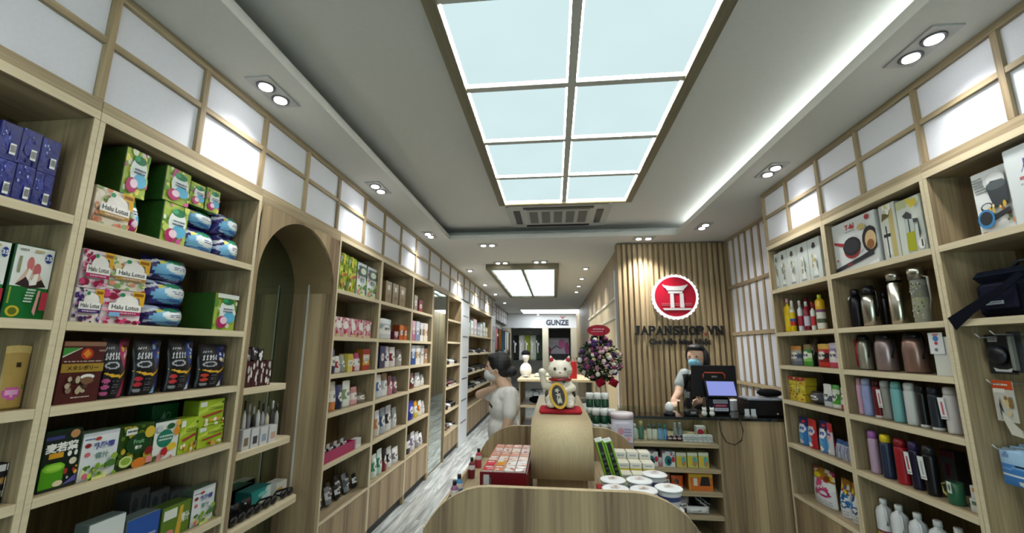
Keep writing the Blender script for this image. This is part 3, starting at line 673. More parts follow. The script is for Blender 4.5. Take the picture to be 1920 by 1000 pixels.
# blended bodies: one closed surface grown from overlapping limbs
def limb(a, ra, b, rb, n=14, m=4):
    mb = MB(); a, b = Vector(a), Vector(b); d = (b-a); L_ = d.length; d = d/L_ if L_ > 1e-6 else Vector((0, 0, 1))
    rot = d.to_track_quat('Z', 'Y').to_matrix(); pr_ = []
    for k in range(m+1): t = pi/2*k/m; pr_.append((ra*sin(t)+1e-6, -ra*cos(t), '#888'))
    for k in range(m+1): t = pi/2*k/m; pr_.append((rb*cos(t)+1e-6, L_+rb*sin(t), '#888'))
    mb.lathe(pr_, 0, 0, n); mb.v = [tuple(a+rot @ Vector(v)) for v in mb.v]; return mb
def body(name, prims, voxel, mat, parent=None, smooth=4, colour=None, loc=None):
    """prims: ('limb', a, ra, b, rb, col) / ('ell', c, (rx,ry,rz), col[, rot]); colour(p, col) may override"""
    allm = MB()
    for p in prims:
        if p[0] == 'limb': m = limb(*p[1:5])
        else: m = MB().ell(p[1], p[2], '#888', 16, 10, p[4] if len(p) > 4 else None)
        n = len(allm.v); allm.v += m.v; allm.f += [tuple(i+n for i in f) for f in m.f]; allm.c += m.c; allm.sm += m.sm
    me = allm.mesh('tmp', M['plastic']); ob = bpy.data.objects.new('tmp', me); COL.objects.link(ob)
    r = ob.modifiers.new('r', 'REMESH'); r.mode = 'VOXEL'; r.voxel_size = voxel; r.use_smooth_shade = True
    s = ob.modifiers.new('s', 'SMOOTH'); s.iterations = smooth; s.factor = .5
    bpy.context.view_layer.update()
    m2 = bpy.data.meshes.new_from_object(ob.evaluated_get(bpy.context.evaluated_depsgraph_get())); bpy.data.objects.remove(ob)
    V = np.array([v.co[:] for v in m2.vertices]); best = np.full(len(V), 1e9); idx = np.zeros(len(V), int)
    for k, p in enumerate(prims):
        if p[0] == 'limb':
            a, b = np.array(p[1], float), np.array(p[3], float); ab = b-a; t = np.clip(((V-a)@ab)/max(ab@ab, 1e-9), 0, 1)
            d = np.linalg.norm(V-a-t[:, None]*ab, axis=1)-(p[2]+(p[4]-p[2])*t)
        else:
            q = V-np.array(p[1], float)
            if len(p) > 4: q = q @ np.array(p[4])
            rr = np.array(p[2], float); d = (np.linalg.norm(q/rr, axis=1)-1)*rr.min()
        w = d < best; best[w] = d[w]; idx[w] = k
    cols = [p[5] if p[0] == 'limb' else p[3] for p in prims]
    out = []
    for poly in m2.polygons:
        for vi in poly.vertices:
            c = cols[idx[vi]]
            if colour: c = colour(V[vi], c)
            out += lin(c)+(1.,)
    for a in list(m2.color_attributes): m2.color_attributes.remove(a)
    at_ = m2.color_attributes.new('Col', 'FLOAT_COLOR', 'CORNER'); at_.data.foreach_set('color', out)
    m2.materials.clear(); m2.materials.append(M[mat]); m2.name = name
    o = bpy.data.objects.new(name, m2); COL.objects.link(o)
    if parent is not None: o.parent = parent
    if loc is not None: o.location = loc
    return o

# lucky cat on a red cushion
KX, KY = .034, 2.56
cu_ = MB().bbox(KX-.125, KX+.125, KY-.09, KY+.09, tzt+.0005, tzt+.028, .01, '#b3303a').build('cushion', 'cloth', None, loc=(KX, KY, tzt))
tag(cu_, 'flat red cushion under the lucky cat on the tower', 'cushion')
kc = thing('lucky_cat', 'white ceramic beckoning cat holding a gold plaque, sitting on the tower', 'figurine', (KX, KY, tzt+.031))
W_, S_ = '#e6dccb', 1.0
K = [('ell', (0, .0, .065), (.082, .066, .070), W_), ('ell', (0, -.005, .12), (.060, .05, .055), W_), ('ell', (0, -.018, .218), (.077, .062, .060), W_), ('ell', (0, -.058, .200), (.040, .03, .026), W_),
     ('limb', (-.045, -.02, .262), .024, (-.056, -.018, .302), .005, W_), ('limb', (.045, -.02, .262), .024, (.056, -.018, .302), .005, W_),
     ('limb', (-.05, -.015, .115), .026, (-.092, -.03, .125), .020, W_), ('limb', (-.092, -.03, .125), .020, (-.106, -.04, .185), .020, W_), ('ell', (-.107, -.046, .205), (.025, .022, .024), W_),
     ('limb', (.048, -.015, .135), .026, (.075, -.05, .115), .021, W_), ('limb', (.075, -.05, .115), .021, (.02, -.075, .10), .019, W_),
     ('ell', (-.055, -.055, .02), (.030, .036, .02), W_), ('ell', (.055, -.055, .02), (.030, .036, .02), W_), ('ell', (-.06, -.01, .05), (.036, .05, .045), W_), ('ell', (.06, -.01, .05), (.036, .05, .045), W_), ('limb', (.06, .05, .03), .02, (.09, .03, .05), .012, W_)]
body('body', K, .006, 'ceramic', kc, 4)
for s in (-1, 1):
    MB().ell((s*.049, -.0335, .277), (.013, .009, .017), '#b01826').build('ear_lining', 'ceramic', kc, True)
    MB().ell((s*.030, -.074, .226), (.0085, .005, .010), '#17140f').build('eye', 'ceramic', kc, True)
    m = MB().ell((s*.079, -.03, .075), (.012, .018, .024), '#3a2312'); m.build('dark_patch', 'ceramic', kc, True)
    for k in range(2): MB().tube([(s*.04, -.083, .197+.01*k), (s*.066, -.066, .199+.016*k)], .0012, '#5a4538', 4).build('whisker', 'ceramic', kc, True)
MB().ell((0, -.087, .206), (.007, .004, .005), '#c4707a').build('nose', 'ceramic', kc, True)
MB().tube([(.060*cos(a), -.012+.052*sin(a), .163) for a in [2*pi*k/20 for k in range(20)]], .010, '#9c1824', 8, True).build('collar', 'ceramic', kc, True)
MB().ell((.022, -.064, .156), .012, '#2b2118').build('bell', 'ceramic', kc, True)
pq = thing('x', None, None); bpy.data.objects.remove(pq)
m = MB(); rot = Matrix.Rotation(radians(-12), 4, 'X') @ Matrix.Rotation(radians(-14), 4, 'Y')
m.prism([(.050*cos(2*pi*k/28), .075*sin(2*pi*k/28)) for k in range(28)], -.008, .008, 'y', '#b98f2f'); m.xform(rot); m.shift((-.012, -.098, .075)); pl = m.build('gold_plaque', 'metal', kc, True)
m = MB().prism([(.036*cos(2*pi*k/24), .060*sin(2*pi*k/24)) for k in range(24)], -.0115, -.0085, 'y', '#221a18'); m.xform(rot); m.shift((-.012, -.098, .075)); m.build('dark_field', 'ceramic', pl, True)
m = MB()
for ch, zz in (('\u5343', .026), ('\u4e07', -.004), ('\u4e21', -.032)):
    vs, fs = text_polys(ch, .03)
    for f in fs: m.face([(vs[i][0]*.026, -.0122, zz+vs[i][1]*.026) for i in f], '#d9d2c4')
m.xform(rot); m.shift((-.012, -.098, .075)); m.build('lettering', 'ceramic', pl, True)
# ================================================================== GOODS: builders
ORD = ['first', 'second', 'third', 'fourth', 'fifth', 'sixth', 'seventh', 'eighth', 'ninth', 'tenth', 'eleventh', 'twelfth']
LVL = []                                       # every shelf, labels are settled at the end
BAYS = {'L': list(zip(U[:-1], U[1:])), 'R': [(1.10, 2.029), (2.03, 2.774), (2.775, 3.489)]}
LEVELS = {'L': ZL+[.435, 2.415], 'R': ZR+[.546, 2.44]}
class Shelf:
    def __init__(s, wall, z, phrase, inset=.03, xf=None, yplane=None):
        s.wall, s.z, s.phrase, s.items = wall, z, phrase, []
        s.sx = -1 if wall == 'L' else 1; s.rz = pi/2 if wall == 'L' else -pi/2
        s.x0 = (LX if wall == 'L' else RX) if xf is None else xf
        s.inset = inset; LVL.append(s)
    def place(s, o, desc, cat, key, z, row):
        s.items.append((key, o, desc, cat, z, row))
    def frame(s, u0, u1, vt, inset, base):
        xf = s.x0+s.sx*(s.inset if inset is None else inset); z = s.z if base is None else base
        ya, yb_ = sorted((yat(u0, xf, z), yat(u1, xf, z))); mid = (ya+yb_)/2
        for a, b in BAYS[s.wall]:
            if a < mid < b: ya, yb_ = max(ya, a+.0215), min(yb_, b-.0215)
        yc = (ya+yb_)/2; h = zat(vt, xf, yc)-z
        up = [q for q in (LEVELS[s.wall] if not (s.wall == 'L' and yc > U[3]) else ZA+[.435, 2.42]) if q > s.z+.1]
        if up: h = min(h, min(up)-.048-z)
        return xf, yc, yb_-ya, h, z
    def box(s, name, desc, cat, u0, u1, vt, ops, side='#ddd', d=.12, base=None, inset=None, mat='card', top=None, h=None, tilt=0., row=0):
        xf, yc, w, hh, z = s.frame(u0, u1, vt, inset, base); h = h or hh
        o = MB().bbox(-w/2, w/2, -d/2, d/2, 0, h, min(.003, w*.04), side)
        if top: o.c[:] = [top if (o.v[f[0]][2] > h*.98 and all(o.v[i][2] > h*.9 for i in f)) else c for f, c in zip(o.f, o.c)]
        o = o.build(name, mat); o.location = (xf+s.sx*d/2, yc, z+.0004); o.rotation_euler = (0, 0, s.rz+tilt)
        if ops: label_mb(w*.985, h*.985, ops, -d/2-.0002).build('printed_front', mat, o, True)
        o['top'] = z+h+.0006; s.place(o, desc, cat, yc, z, row); return o
    def pouch(s, name, desc, cat, u0, u1, vt, ops, base_col='#888', d=.07, base=None, inset=None, mat='gloss', nx=20, nz=26, cap=None, soft=.5, pillow=False, tilt=0., row=0, h=None):
        xf, yc, w, hh, z = s.frame(u0, u1, vt, inset, base); h = h or hh
        o = pouch_mb(w, h, d, ops, base_col, nx, nz, soft, pillow).build(name, mat); o.location = (xf+s.sx*d/2, yc, z+.0004); o.rotation_euler = (0, 0, s.rz+tilt)
        if cap: MB().lathe([(.014, 0, cap), (.014, .03, cap), (.006, .032, cap)], 0, 0, 10).xform(Matrix.Translation((w*.34, 0, h-.036))).build('spout_cap', 'plastic', o, True)
        o['top'] = z+h*(1.0 if pillow else .97)+.0006; s.place(o, desc, cat, yc, z, row); return o
    def round(s, name, desc, cat, u0, u1, vt, parts, depth=.085, mat='plastic', base=None, n=20, extra=None, row=0, flat=1., zr=0.):
        """parts: [(part name, material, [(r, z, col) ...])] in units of radius and height; the first is the body"""
        z = s.z if base is None else base; xc = s.x0+s.sx*depth
        a0, a1 = atan2(xc, yat(u0, xc, z+zr)), atan2(xc, yat(u1, xc, z+zr)); am = (a0+a1)/2; yc = xc/math.tan(am); dist = math.hypot(xc, yc); r = dist*sin(abs(a1-a0)/2)
        h = zat(vt, xc, yc)-z; root = None
        a, b = min(BAYS[s.wall], key=lambda q: abs((q[0]+q[1])/2-yc)-(q[1]-q[0])/2); yc = min(max(yc, a+.022+r), b-.022-r)
        up = [q for q in LEVELS[s.wall] if q > s.z+.1]
        if up: h = min(h, min(up)-.038-z)
        for nm, mt, prof in parts:
            mb = MB().lathe([(p[0]*r, p[1]*h, p[2]) for p in prof], 0, 0, n)
            if flat != 1.: mb.v = [(v[0], v[1]*flat, v[2]) for v in mb.v]
            if root is None:
                root = mb.build(name, mt); root.location = (xc, yc, z+.0004); root.rotation_euler = (0, 0, s.rz)
            else: mb.build(nm, mt, root, True)
        root['r'] = r; root['h'] = h
        s.place(root, desc, cat, yc, z, row); return root, r, h
def settle():
    for s in LVL:
        by = {}
        for key, o, desc, cat, z, row in s.items: by.setdefault(desc, []).append((key, o, cat))
        for desc, l in by.items():
            l.sort(key=lambda q: q[0]*(1 if s.wall == 'L' else -1))
            for k, (key, o, cat) in enumerate(l):
                t = desc if len(l) == 1 else desc+', '+ORD[k]+' from left'
                tag(o, t+', '+s.phrase, cat, (cat+'s '+s.phrase) if len(s.items) > 1 else None)
                for q in ('top', 'r', 'h'):
                    if q in o.keys(): del o[q]
def pouch_mb(w, h, d, ops, base_col, nx=20, nz=26, soft=.5, pillow=False):
    mb = MB(); fl_ = ops_flat(ops)
    def pt(s, t, f):
        e = max(0., sin(pi*s))**soft
        b = (sin(pi*min(max(t, 0), 1))**.5 if pillow else (1-t**2.2)*(.75+.25*sin(pi*t)))*e
        ww = w*(1-.05*sin(pi*t)) if not pillow else w*(1-.04*sin(pi*s)*0)
        zz = t*h*(1-(.02*(2*s-1)**2))
        return ((s-.5)*ww, -f*d/2*b, zz)
    n0 = len(mb.v)
    for f in (1, -1):
        b0 = len(mb.v)
        for j in range(nz+1):
            for i in range(nx+1): mb.v.append(pt(i/nx, j/nz, f))
        for j in range(nz):
            for i in range(nx):
                a = b0+j*(nx+1)+i; q = (a, a+1, a+nx+2, a+nx+1)
                mb.f.append(q if f == 1 else q[::-1]); mb.sm.append(True)
                mb.c.append(paint(fl_, base_col, (i+.5)/nx, (j+.5)/nz) if f == 1 else base_col)
    if not pillow:
        for i in range(nx):
            a, b = i, (nx+1)*(nz+1)+i; mb.f.append((a+1, a, b, b+1)); mb.c.append(base_col); mb.sm.append(False)
    return mb
# ------------------------------------------------------------------ prints
def barcode(x, y, w, h): return [('R', x, y, x+w, y+h, '#eceeea')]+[('R', x+w*(.1+.115*k), y+h*.2, x+w*(.1+.115*k+(.05 if k % 2 else .08)), y+h*.85, '#22242c') for k in range(7)]
def d_blue(seed): return [('R', 0, 0, 1, 1, '#1b2474'), ('N', 0, .3, .8, 1, seed, 9, .08, .22, ['#232e86', '#2b3894', '#1f2a80']), ('N', .0, .5, .6, 1, seed+2, 4, .02, .06, ['#8fa2dc', '#5868b8']), ('N', .3, 0, 1, .5, seed+1, 6, .03, .08, ['#27339a', '#141a5c'])]+barcode(.52, .16, .3, .3)  # lighter blobs on the plain navy paint in the film's sheen
def d_floral(seed, cols, band, base='#f1e8e4'):
    return [('R', 0, 0, 1, 1, base), ('N', 0, .55, .38, 1, seed, 14, .04, .12, cols), ('N', 0, 0, 1, .22, seed+1, 16, .03, .10, cols), ('N', 0, .3, .2, .6, seed+2, 8, .03, .08, cols),
            ('E', .56, .62, .30, .26, '#f4efe9'), ('P', [(.66, 1), (1, 1), (1, .55), (.9, .6), (.86, .8), (.68, .84)], '#e0ac22'), ('R', .7, .86, .96, .95, '#8f5d10'), ('E', .40, .86, .07, .06, '#2d8f5d'),
            ('R', .10, .38, .93, .60, '#f8f5f0'), ('T', 'Halu Lotus', .52, .50, .13, '#26222a', .015, .72), ('R', .10, .28, .93, .385, band), ('W', .25, .305, .8, .36, seed, 1, '#e8cfd8')]
def d_green(seed): return [('R', 0, 0, 1, 1, '#a9c04a'), ('N', 0, 0, 1, 1, seed, 22, .04, .14, ['#c5d765', '#5e9a34', '#d0589a', '#e8efd0', '#f0e36a']), ('E', .55, .55, .36, .32, '#e9f1ec'), ('E', .55, .80, .27, .10, '#177a4e'), ('E', .42, .82, .12, .06, '#39a86c'),
                           ('E', .66, .36, .28, .16, '#5fb7dd'), ('E', .34, .22, .24, .17, '#b01d63'), ('E', .42, .27, .16, .10, '#f3d7e4'), ('W', .35, .48, .8, .62, seed, 2, '#39456f')]
def d_night(seed): return [('R', 0, 0, 1, 1, '#2b2766'), ('N', 0, 0, 1, 1, seed, 20, .05, .16, ['#1c1a4c', '#4b3f96', '#c9d6f2', '#342c80']), ('E', .55, .42, .44, .34, '#7fc1ea'), ('E', .60, .55, .30, .24, '#eef5fa'), ('E', .55, .80, .22, .10, '#2f8d63'), ('E', .25, .74, .08, .08, '#e6dd6c'), ('P', [(.1, .22), (.9, .12), (.98, .24), (.5, .26)], '#3d77c8'), ('W', .45, .45, .8, .6, seed, 2, '#46567c'), ('P', [(0, .6), (.25, .78), (.2, .85), (0, .75)], '#f0f2fb')]
def d_slipper(): return [('R', 0, 0, 1, 1, '#0f6b2c'), ('R', .02, .44, 1, 1, '#e9ebe6'), ('P', [(.16, .48), (.45, .78), (.58, .74), (.9, .48), (.75, .46), (.5, .55), (.35, .46)], '#d9b7a5'), ('P', [(.14, .46), (.42, .60), (.5, .46), (.78, .56), (.93, .46), (.5, .42)], '#2c1c18'),
    ('E', .43, .76, .09, .10, '#c96f70'), ('E', .62, .68, .10, .10, '#c06364'), ('P', [(.36, .58), (.45, .52), (.50, .66), (.41, .70)], '#f2efe6'), ('P', [(.5, .46), (.66, .48), (.68, .64), (.56, .62)], '#f2efe6'), ('E', .86, .87, .10, .07, '#1d3b86'), ('T', '35', .86, .87, .06, '#e8edf6', .03), ('R', .12, .62, .19, .85, '#8b8f68'), ('W', .1, .92, .3, .97, 3, 1, '#6d736e'), ('R', .45, .93, .7, .965, '#c2b48e'),
    ('W', .40, .22, .60, .42, 5, 5, '#d7e7da'), ('P', [(.60, .10), (.66, .40), (.72, .40), (.68, .05)], '#c88c8a'), ('R', .76, .13, .92, .38, '#a8283c'), ('E', .78, .34, .05, .04, '#e3b3b5'), ('E', .22, .10, .17, .075, '#c7b52c'), ('E', .22, .10, .11, .05, '#5c6a1c'), ('R', .04, .2, .08, .42, '#9db53a')]
def d_gold(): return [('R', 0, 0, 1, 1, '#a98c4e'), ('R', 0, .90, 1, 1, '#c0a768'), ('E', .55, .70, .12, .045, '#2f2413'), ('R', .15, .655, .95, .67, '#3a2d17'), ('T', 'SCRUB', .55, .60, .055, '#2b2110', .03, .6), ('T', '100%', .55, .52, .05, '#3a2c17', .02, .4), ('R', .12, .455, .95, .47, '#3a2d17'), ('W', .3, .40, .8, .44, 9, 1, '#3a2d17'), ('E', .45, .26, .34, .10, '#c35aa0'), ('E', .45, .265, .26, .055, '#e0a5cc'), ('E', .85, .34, .08, .03, '#5c7a34'), ('R', 0, 0, 1, .05, '#7c6432')]
def d_brown(): return [('R', 0, 0, 1, 1, '#4f201f'), ('R', 0, .93, 1, 1, '#8d6a52'), ('P', [(0, .90), (.38, .90), (0, .76)], '#3f9440'), ('P', [(.0, .765), (.40, .90), (.43, .90), (0, .74)], '#dde6cf'), ('E', .56, .80, .15, .095, '#b93a1e'), ('P', [(.46, .80), (.56, .88), (.66, .80), (.56, .73)], '#d8892c'), ('W', .05, .665, .95, .69, 4, 1, '#d8c9bd'), ('R', 0, .50, 1, .64, '#a58633'), ('T', '\u30e1\u30bf\u30b7\u30dc\u30ea\u30fc', .5, .57, .075, '#33230c', .03, .88), ('N', .12, .18, .62, .40, 3, 16, .03, .07, ['#8f7a66', '#5d4638', '#b9aa8e', '#3c2a22']), ('E', .62, .42, .17, .045, '#f2efe8'), ('E', .62, .36, .16, .06, '#7d5c42'), ('W', .3, .08, .72, .11, 2, 1, '#d8c9bd'), ('R', .78, .84, .96, .87, '#9a7a70')]
def script(x0, x1, y, h, seed, col, n=5):
    rnd = random.Random(seed); out = []
    for k in range(n):
        a = x0+(x1-x0)*k/n; w = (x1-x0)/n
        out.append(('P', [(a+.1*w, y), (a+.4*w, y), (a+.75*w, y+h), (a+.45*w, y+h)], col))
        if rnd.random() < .6: out.append(('E', a+.65*w, y+h*rnd.choice([.3, .6]), w*.3, h*.22, col)); out.append(('E', a+.65*w, out[-1][2], w*.14, h*.10, '#14141a'))
    return out
def d_black(seed, acc, bulb='#c9384e', acc2=None):
    return [('R', 0, 0, 1, 1, '#0c0c12')]+script(.12, .42, .80, .05, seed, '#c9ccd4', 4)+script(.10, .60, .64, .11, seed+3, '#dfe2e8', 5)+[('E', .32, .54, .23, .06, '#b8bcc4'), ('E', .32, .54, .17, .035, '#15151b'), ('P', [(.62, .95), (.98, .97), (.98, .62), (.80, .46), (.58, .70)], acc), ('N', .66, .6, .95, .9, seed, 6, .03, .07, [acc2 or '#f0d6e0', '#e7ba3c']),
            ('P', [(.0, .44), (.3, .35), (.62, .33), (.93, .46), (.97, .62), (.90, .47), (.62, .37), (.3, .40)], '#e2b033'), ('E', .17, .29, .10, .035, bulb), ('E', .17, .19, .10, .035, bulb), ('E', .17, .09, .10, .035, bulb if acc2 is None else '#8a8d94'), ('W', .34, .06, .56, .3, seed+7, 5, '#5f626c'), ('P', [(.80, .32), (.94, .36), (.80, .02), (.62, .04)], acc), ('P', [(.60, .02), (.72, .16), (.78, .02)], acc2 or acc)]
def d_mugi(): return [('R', 0, 0, 1, 1, '#12231a'), ('E', .80, .92, .14, .075, '#c08b5c'), ('R', 0, .86, .5, .92, '#3b3f7a'), ('T', '\u9ea6\u82e5\u8449', .48, .72, .165, '#f2f4ee', .04, .92), ('R', .15, .54, .55, .63, '#d39b26'), ('E', .72, .58, .06, .05, '#e9ebe4'), ('E', .90, .58, .05, .05, '#e9ebe4'), ('P', [(0, .0), (.62, .0), (.64, .40), (.5, .46), (.1, .46), (0, .40)], '#4f9a1c'), ('E', .34, .38, .30, .08, '#86c832'), ('E', .34, .38, .22, .045, '#a7dd4f'), ('R', .0, 0, 1, .05, '#1d2a20'), ('E', .84, .44, .11, .06, '#d8d2b8'), ('E', .50, .10, .14, .05, '#e4d7b2'), ('P', [(.62, .05), (1, .2), (1, .08)], '#5c569c'), ('N', .65, .16, .98, .34, 2, 6, .03, .06, ['#e0a83a', '#c9c3d8', '#a43b2d'])]
def d_nyu(): return [('R', 0, 0, 1, 1, '#e3e6e8'), ('R', .0, .93, 1, 1, '#c9ced3'), ('W', .05, .84, .3, .9, 3, 1, '#4a5aa0'), ('E', .40, .86, .09, .04, '#b8443a'), ('E', .14, .74, .09, .05, '#8f2c30'), ('T', '\u4e73\u9178\u83cc', .58, .70, .155, '#4a55a3', .05, .74), ('T', '\u9752\u6c41', .56, .49, .14, '#6f8f86', .03, .5), ('E', .15, .55, .08, .05, '#d06a70'), ('N', .02, .02, .98, .30, 8, 34, .03, .08, ['#7fa72b', '#4f7d1f', '#b7cf4a', '#e0e4a4']), ('E', .86, .42, .10, .07, '#8fb04a'), ('E', .78, .28, .15, .08, '#4d7a3a'), ('E', .10, .12, .08, .06, '#d46a80'), ('R', .3, .0, .7, .06, '#d6dc8c')]
def d_veg(): return [('R', 0, 0, 1, 1, '#2d4a18'), ('N', 0, 0, 1, 1, 5, 34, .05, .13, ['#8a9a2c', '#466a1e', '#d0b23a', '#5a7a26']), ('R', .10, .80, .42, .95, '#e4e9e2'), ('W', .14, .84, .4, .92, 2, 1, '#30382c'), ('E', .50, .57, .36, .24, '#15401d'), ('T', 'Fruit', .5, .62, .10, '#8fc49a', .01, .5), ('T', '\u9752\u6c41', .5, .48, .09, '#e6eee0', .03, .4), ('E', .18, .20, .20, .13, '#c9d88a'), ('E', .18, .21, .14, .08, '#8eae3c'), ('E', .58, .10, .22, .12, '#cf7a2a'), ('E', .84, .34, .13, .10, '#8b1f26'), ('E', .80, .80, .16, .14, '#d9b83c'), ('R', .78, .05, .98, .2, '#d88a86')]
def d_fruit(): return [('R', 0, 0, 1, 1, '#e9ebe6'), ('E', .44, .55, .33, .24, '#1f7a62'), ('W', .2, .48, .7, .66, 3, 2, '#cfe6da'), ('E', .60, .86, .16, .08, '#1f5a2e'), ('E', .88, .70, .14, .13, '#d98f2a'), ('E', .92, .92, .12, .09, '#e3b23c'), ('E', .44, .20, .14, .12, '#b3202c'), ('E', .72, .30, .20, .10, '#e6c33a'), ('N', .0, .0, .9, .16, 4, 10, .04, .09, ['#b8303a', '#3a5a24', '#d48a84', '#e9e4d2']), ('R', .04, .76, .24, .92, '#c9cdd0')]
def d_lime(seed): return [('R', 0, 0, 1, 1, '#a5c02c'), ('P', [(0, .6), (1, .95), (1, .75), (0, .45)], '#c2d64f'), ('R', .05, .76, .30, .94, '#e7ebe4'), ('W', .36, .58, .95, .72, seed, 2, '#7b8a2a'), ('P', [(.1, .40), (.9, .54), (.95, .46), (.2, .34)], '#a8383a'), ('N', .1, .02, 1, .24, seed, 12, .05, .09, ['#e9dfc0', '#7a3a2a', '#f0ecd8', '#d9a43a']), ('E', .9, .86, .07, .05, '#3f6a1c')]
def d_kraft(): return [('R', 0, 0, 1, 1, '#8a734c'), ('R', .3, .62, .7, .84, '#c9c2b0'), ('W', .2, .25, .8, .4, 3, 2, '#5c4a2e')]
def d_redwhite(seed): return [('R', 0, 0, 1, 1, '#d8a0ac'), ('N', 0, 0, 1, 1, seed, 18, .07, .17, ['#b3243f', '#e9dadb', '#c94f68', '#f0e7e2']), ('E', .52, .62, .30, .22, '#efe9e6'), ('R', .2, .02, .8, .14, '#cfc08a')]
def d_tealogos(seed, main, acc): return [('R', 0, 0, 1, 1, main), ('R', 0, .78, 1, 1, acc), ('W', .1, .82, .9, .95, seed, 1, '#f0f0ee'), ('E', .5, .45, .32, .22, '#eceae4'), ('N', .2, .28, .8, .6, seed, 8, .05, .12, [acc, main, '#444a55']), ('R', 0, .0, 1, .08, acc)]
def d_pan(): return [('R', 0, 0, 1, 1, '#cfd4d3'), ('T', 'T-fal', .44, .87, .11, '#b5202e', .05, .30), ('W', .32, .76, .56, .80, 3, 1, '#8b8f90'), ('E', .50, .47, .255, .20, '#c8cccb'), ('E', .45, .40, .20, .17, '#8c2027'), ('E', .45, .47, .215, .185, '#17171c'), ('E', .44, .48, .17, .14, '#2c2b33'), ('P', [(.03, .66), (.03, .60), (.26, .50), (.28, .57)], '#9c2a30'), ('E', .87, .50, .17, .25, '#15151a'), ('E', .88, .48, .12, .18, '#d0b184'), ('E', .87, .40, .08, .09, '#8c5a30'), ('P', [(.0, .10), (.0, .03), (.62, .14), (.92, .20), (.90, .30), (.6, .22)], '#22222a'), ('R', .30, .105, .42, .15, '#7c2b34'), ('E', .86, .93, .05, .05, '#a5323c'), ('E', .72, .78, .09, .06, '#b8a86a'), ('R', .05, .24, .1, .28, '#b0454c'), ('P', [(.8, .05), (1, .1), (1, .0), (.8, .0)], '#e8eaea')]
def d_jug(seed, liq): return [('R', 0, 0, 1, 1, '#cdd4cc'), ('R', 0, .86, .45, 1, '#b9bf8e'), ('N', .3, .82, 1, 1, seed, 10, .05, .12, ['#86a64c', '#b9c98a', '#e4e8dc', '#d9c33c']), ('P', [(.28, .08), (.62, .05), (.66, .62), (.34, .66)], '#b9c4bd'), ('P', [(.28, .08), (.62, .05), (.645, .40), (.31, .40)], liq), ('P', [(.24, .72), (.44, .78), (.62, .70), (.60, .62), (.34, .66)], '#33383c'), ('P', [(.64, .62), (.84, .60), (.88, .34), (.80, .24), (.80, .34), (.80, .54), (.64, .55)], '#3a3f44'), ('R', .44, .4, .49, .66, '#3c4146'), ('E', .84, .15, .12, .09, '#e6e9e4'), ('R', .84, .1, .9, .22, '#30353a')]
def d_pour(seed): return [('R', 0, 0, 1, 1, '#c5c9c0'), ('R', .55, .05, .85, .9, '#bdae72'), ('R', .2, .1, .5, .5, '#dfe3df'), ('R', .28, .05, .36, .62, '#20252a'), ('R', .12, .42, .56, .48, '#20252a'), ('P', [(.1, .72), (.2, .86), (.6, .82), (.6, .78)], '#5d5326'), ('N', .3, .86, 1, 1, seed, 6, .05, .1, ['#a7b86a', '#d9c45a', '#e4e6da'])]
def d_bottlebox(seed): return [('R', 0, 0, 1, 1, '#c6cecb'), ('P', [(.30, .80), (.42, .92), (.60, .90), (.66, .78)], '#23262b'), ('R', .42, .76, .52, .84, '#23262b'), ('P', [(.34, .12), (.64, .10), (.66, .60), (.34, .62)], '#dfe5e1'), ('N', .32, .25, .66, .62, seed, 12, .04, .10, ['#8e9a78', '#b4a878', '#dfe5e1', '#6f7a66']), ('W', .25, .03, .75, .12, seed, 1, '#8a9294'), ('R', .62, .3, .7, .5, '#9aa39e')]
def d_kettle(): return [('R', 0, 0, 1, 1, '#dfe3e3'), ('W', .06, .66, .38, .92, 3, 6, '#777c80'), ('E', .68, .80, .30, .14, '#cfd4d3'), ('E', .70, .82, .22, .10, '#dfe3e3'), ('P', [(.44, .72), (.6, .80), (.92, .78), (1, .72), (.96, .40), (.56, .40)], '#2c3238'), ('E', .72, .72, .28, .07, '#4a5257'), ('E', .38, .42, .18, .07, '#23282c'), ('E', .38, .43, .13, .045, '#cdd2d0'), ('P', [(.3, .24), (.98, .34), (1, .26), (.5, .18)], '#1f2428'), ('N', .45, .32, .9, .42, 4, 8, .03, .05, ['#d0a83c', '#e8d9a4', '#8d5a2c']), ('E', .32, .24, .24, .15, '#3a82bf'), ('E', .32, .25, .18, .11, '#22282c'), ('N', .2, .2, .44, .3, 6, 8, .02, .04, ['#e8e4d0', '#c9b46a', '#f2f0ea']), ('R', .06, .02, .2, .055, '#b43a40'), ('W', .25, .02, .9, .055, 7, 1, '#6d7377'), ('N', .82, .12, .98, .3, 8, 6, .03, .06, ['#8a4a30', '#5c6a3a', '#c08a5a'])]
def d_mv(): return [('R', 0, 0, 1, 1, '#d5dbdd'), ('P', [(.3, .66), (.32, .66), (.42, .84), (.5, .74), (.6, .86), (.7, .74), (.9, .88), (.7, .70), (.58, .80), (.5, .70), (.42, .78)], '#6b4aa0'), ('T', 'NV', .6, .76, .13, '#5d3f98', .01, .6), ('R', .25, .56, .9, .60, '#b06068'), ('W', .25, .48, .9, .52, 3, 1, '#9aa3a8'), ('W', .4, .27, .85, .33, 5, 1, '#c05a66'), ('R', .3, .12, .9, .22, '#2f3a52'), ('R', .36, .15, .8, .19, '#e2e5ea')]
def stripes(cols, seed=0):
    n = len(cols); return [('R', 0, k/n, 1, (k+1)/n, c) for k, c in enumerate(cols)]+[('E', .5, .5, .3, .18, '#e8e6e0'), ('W', .25, .42, .75, .58, seed, 2, '#50545c')]

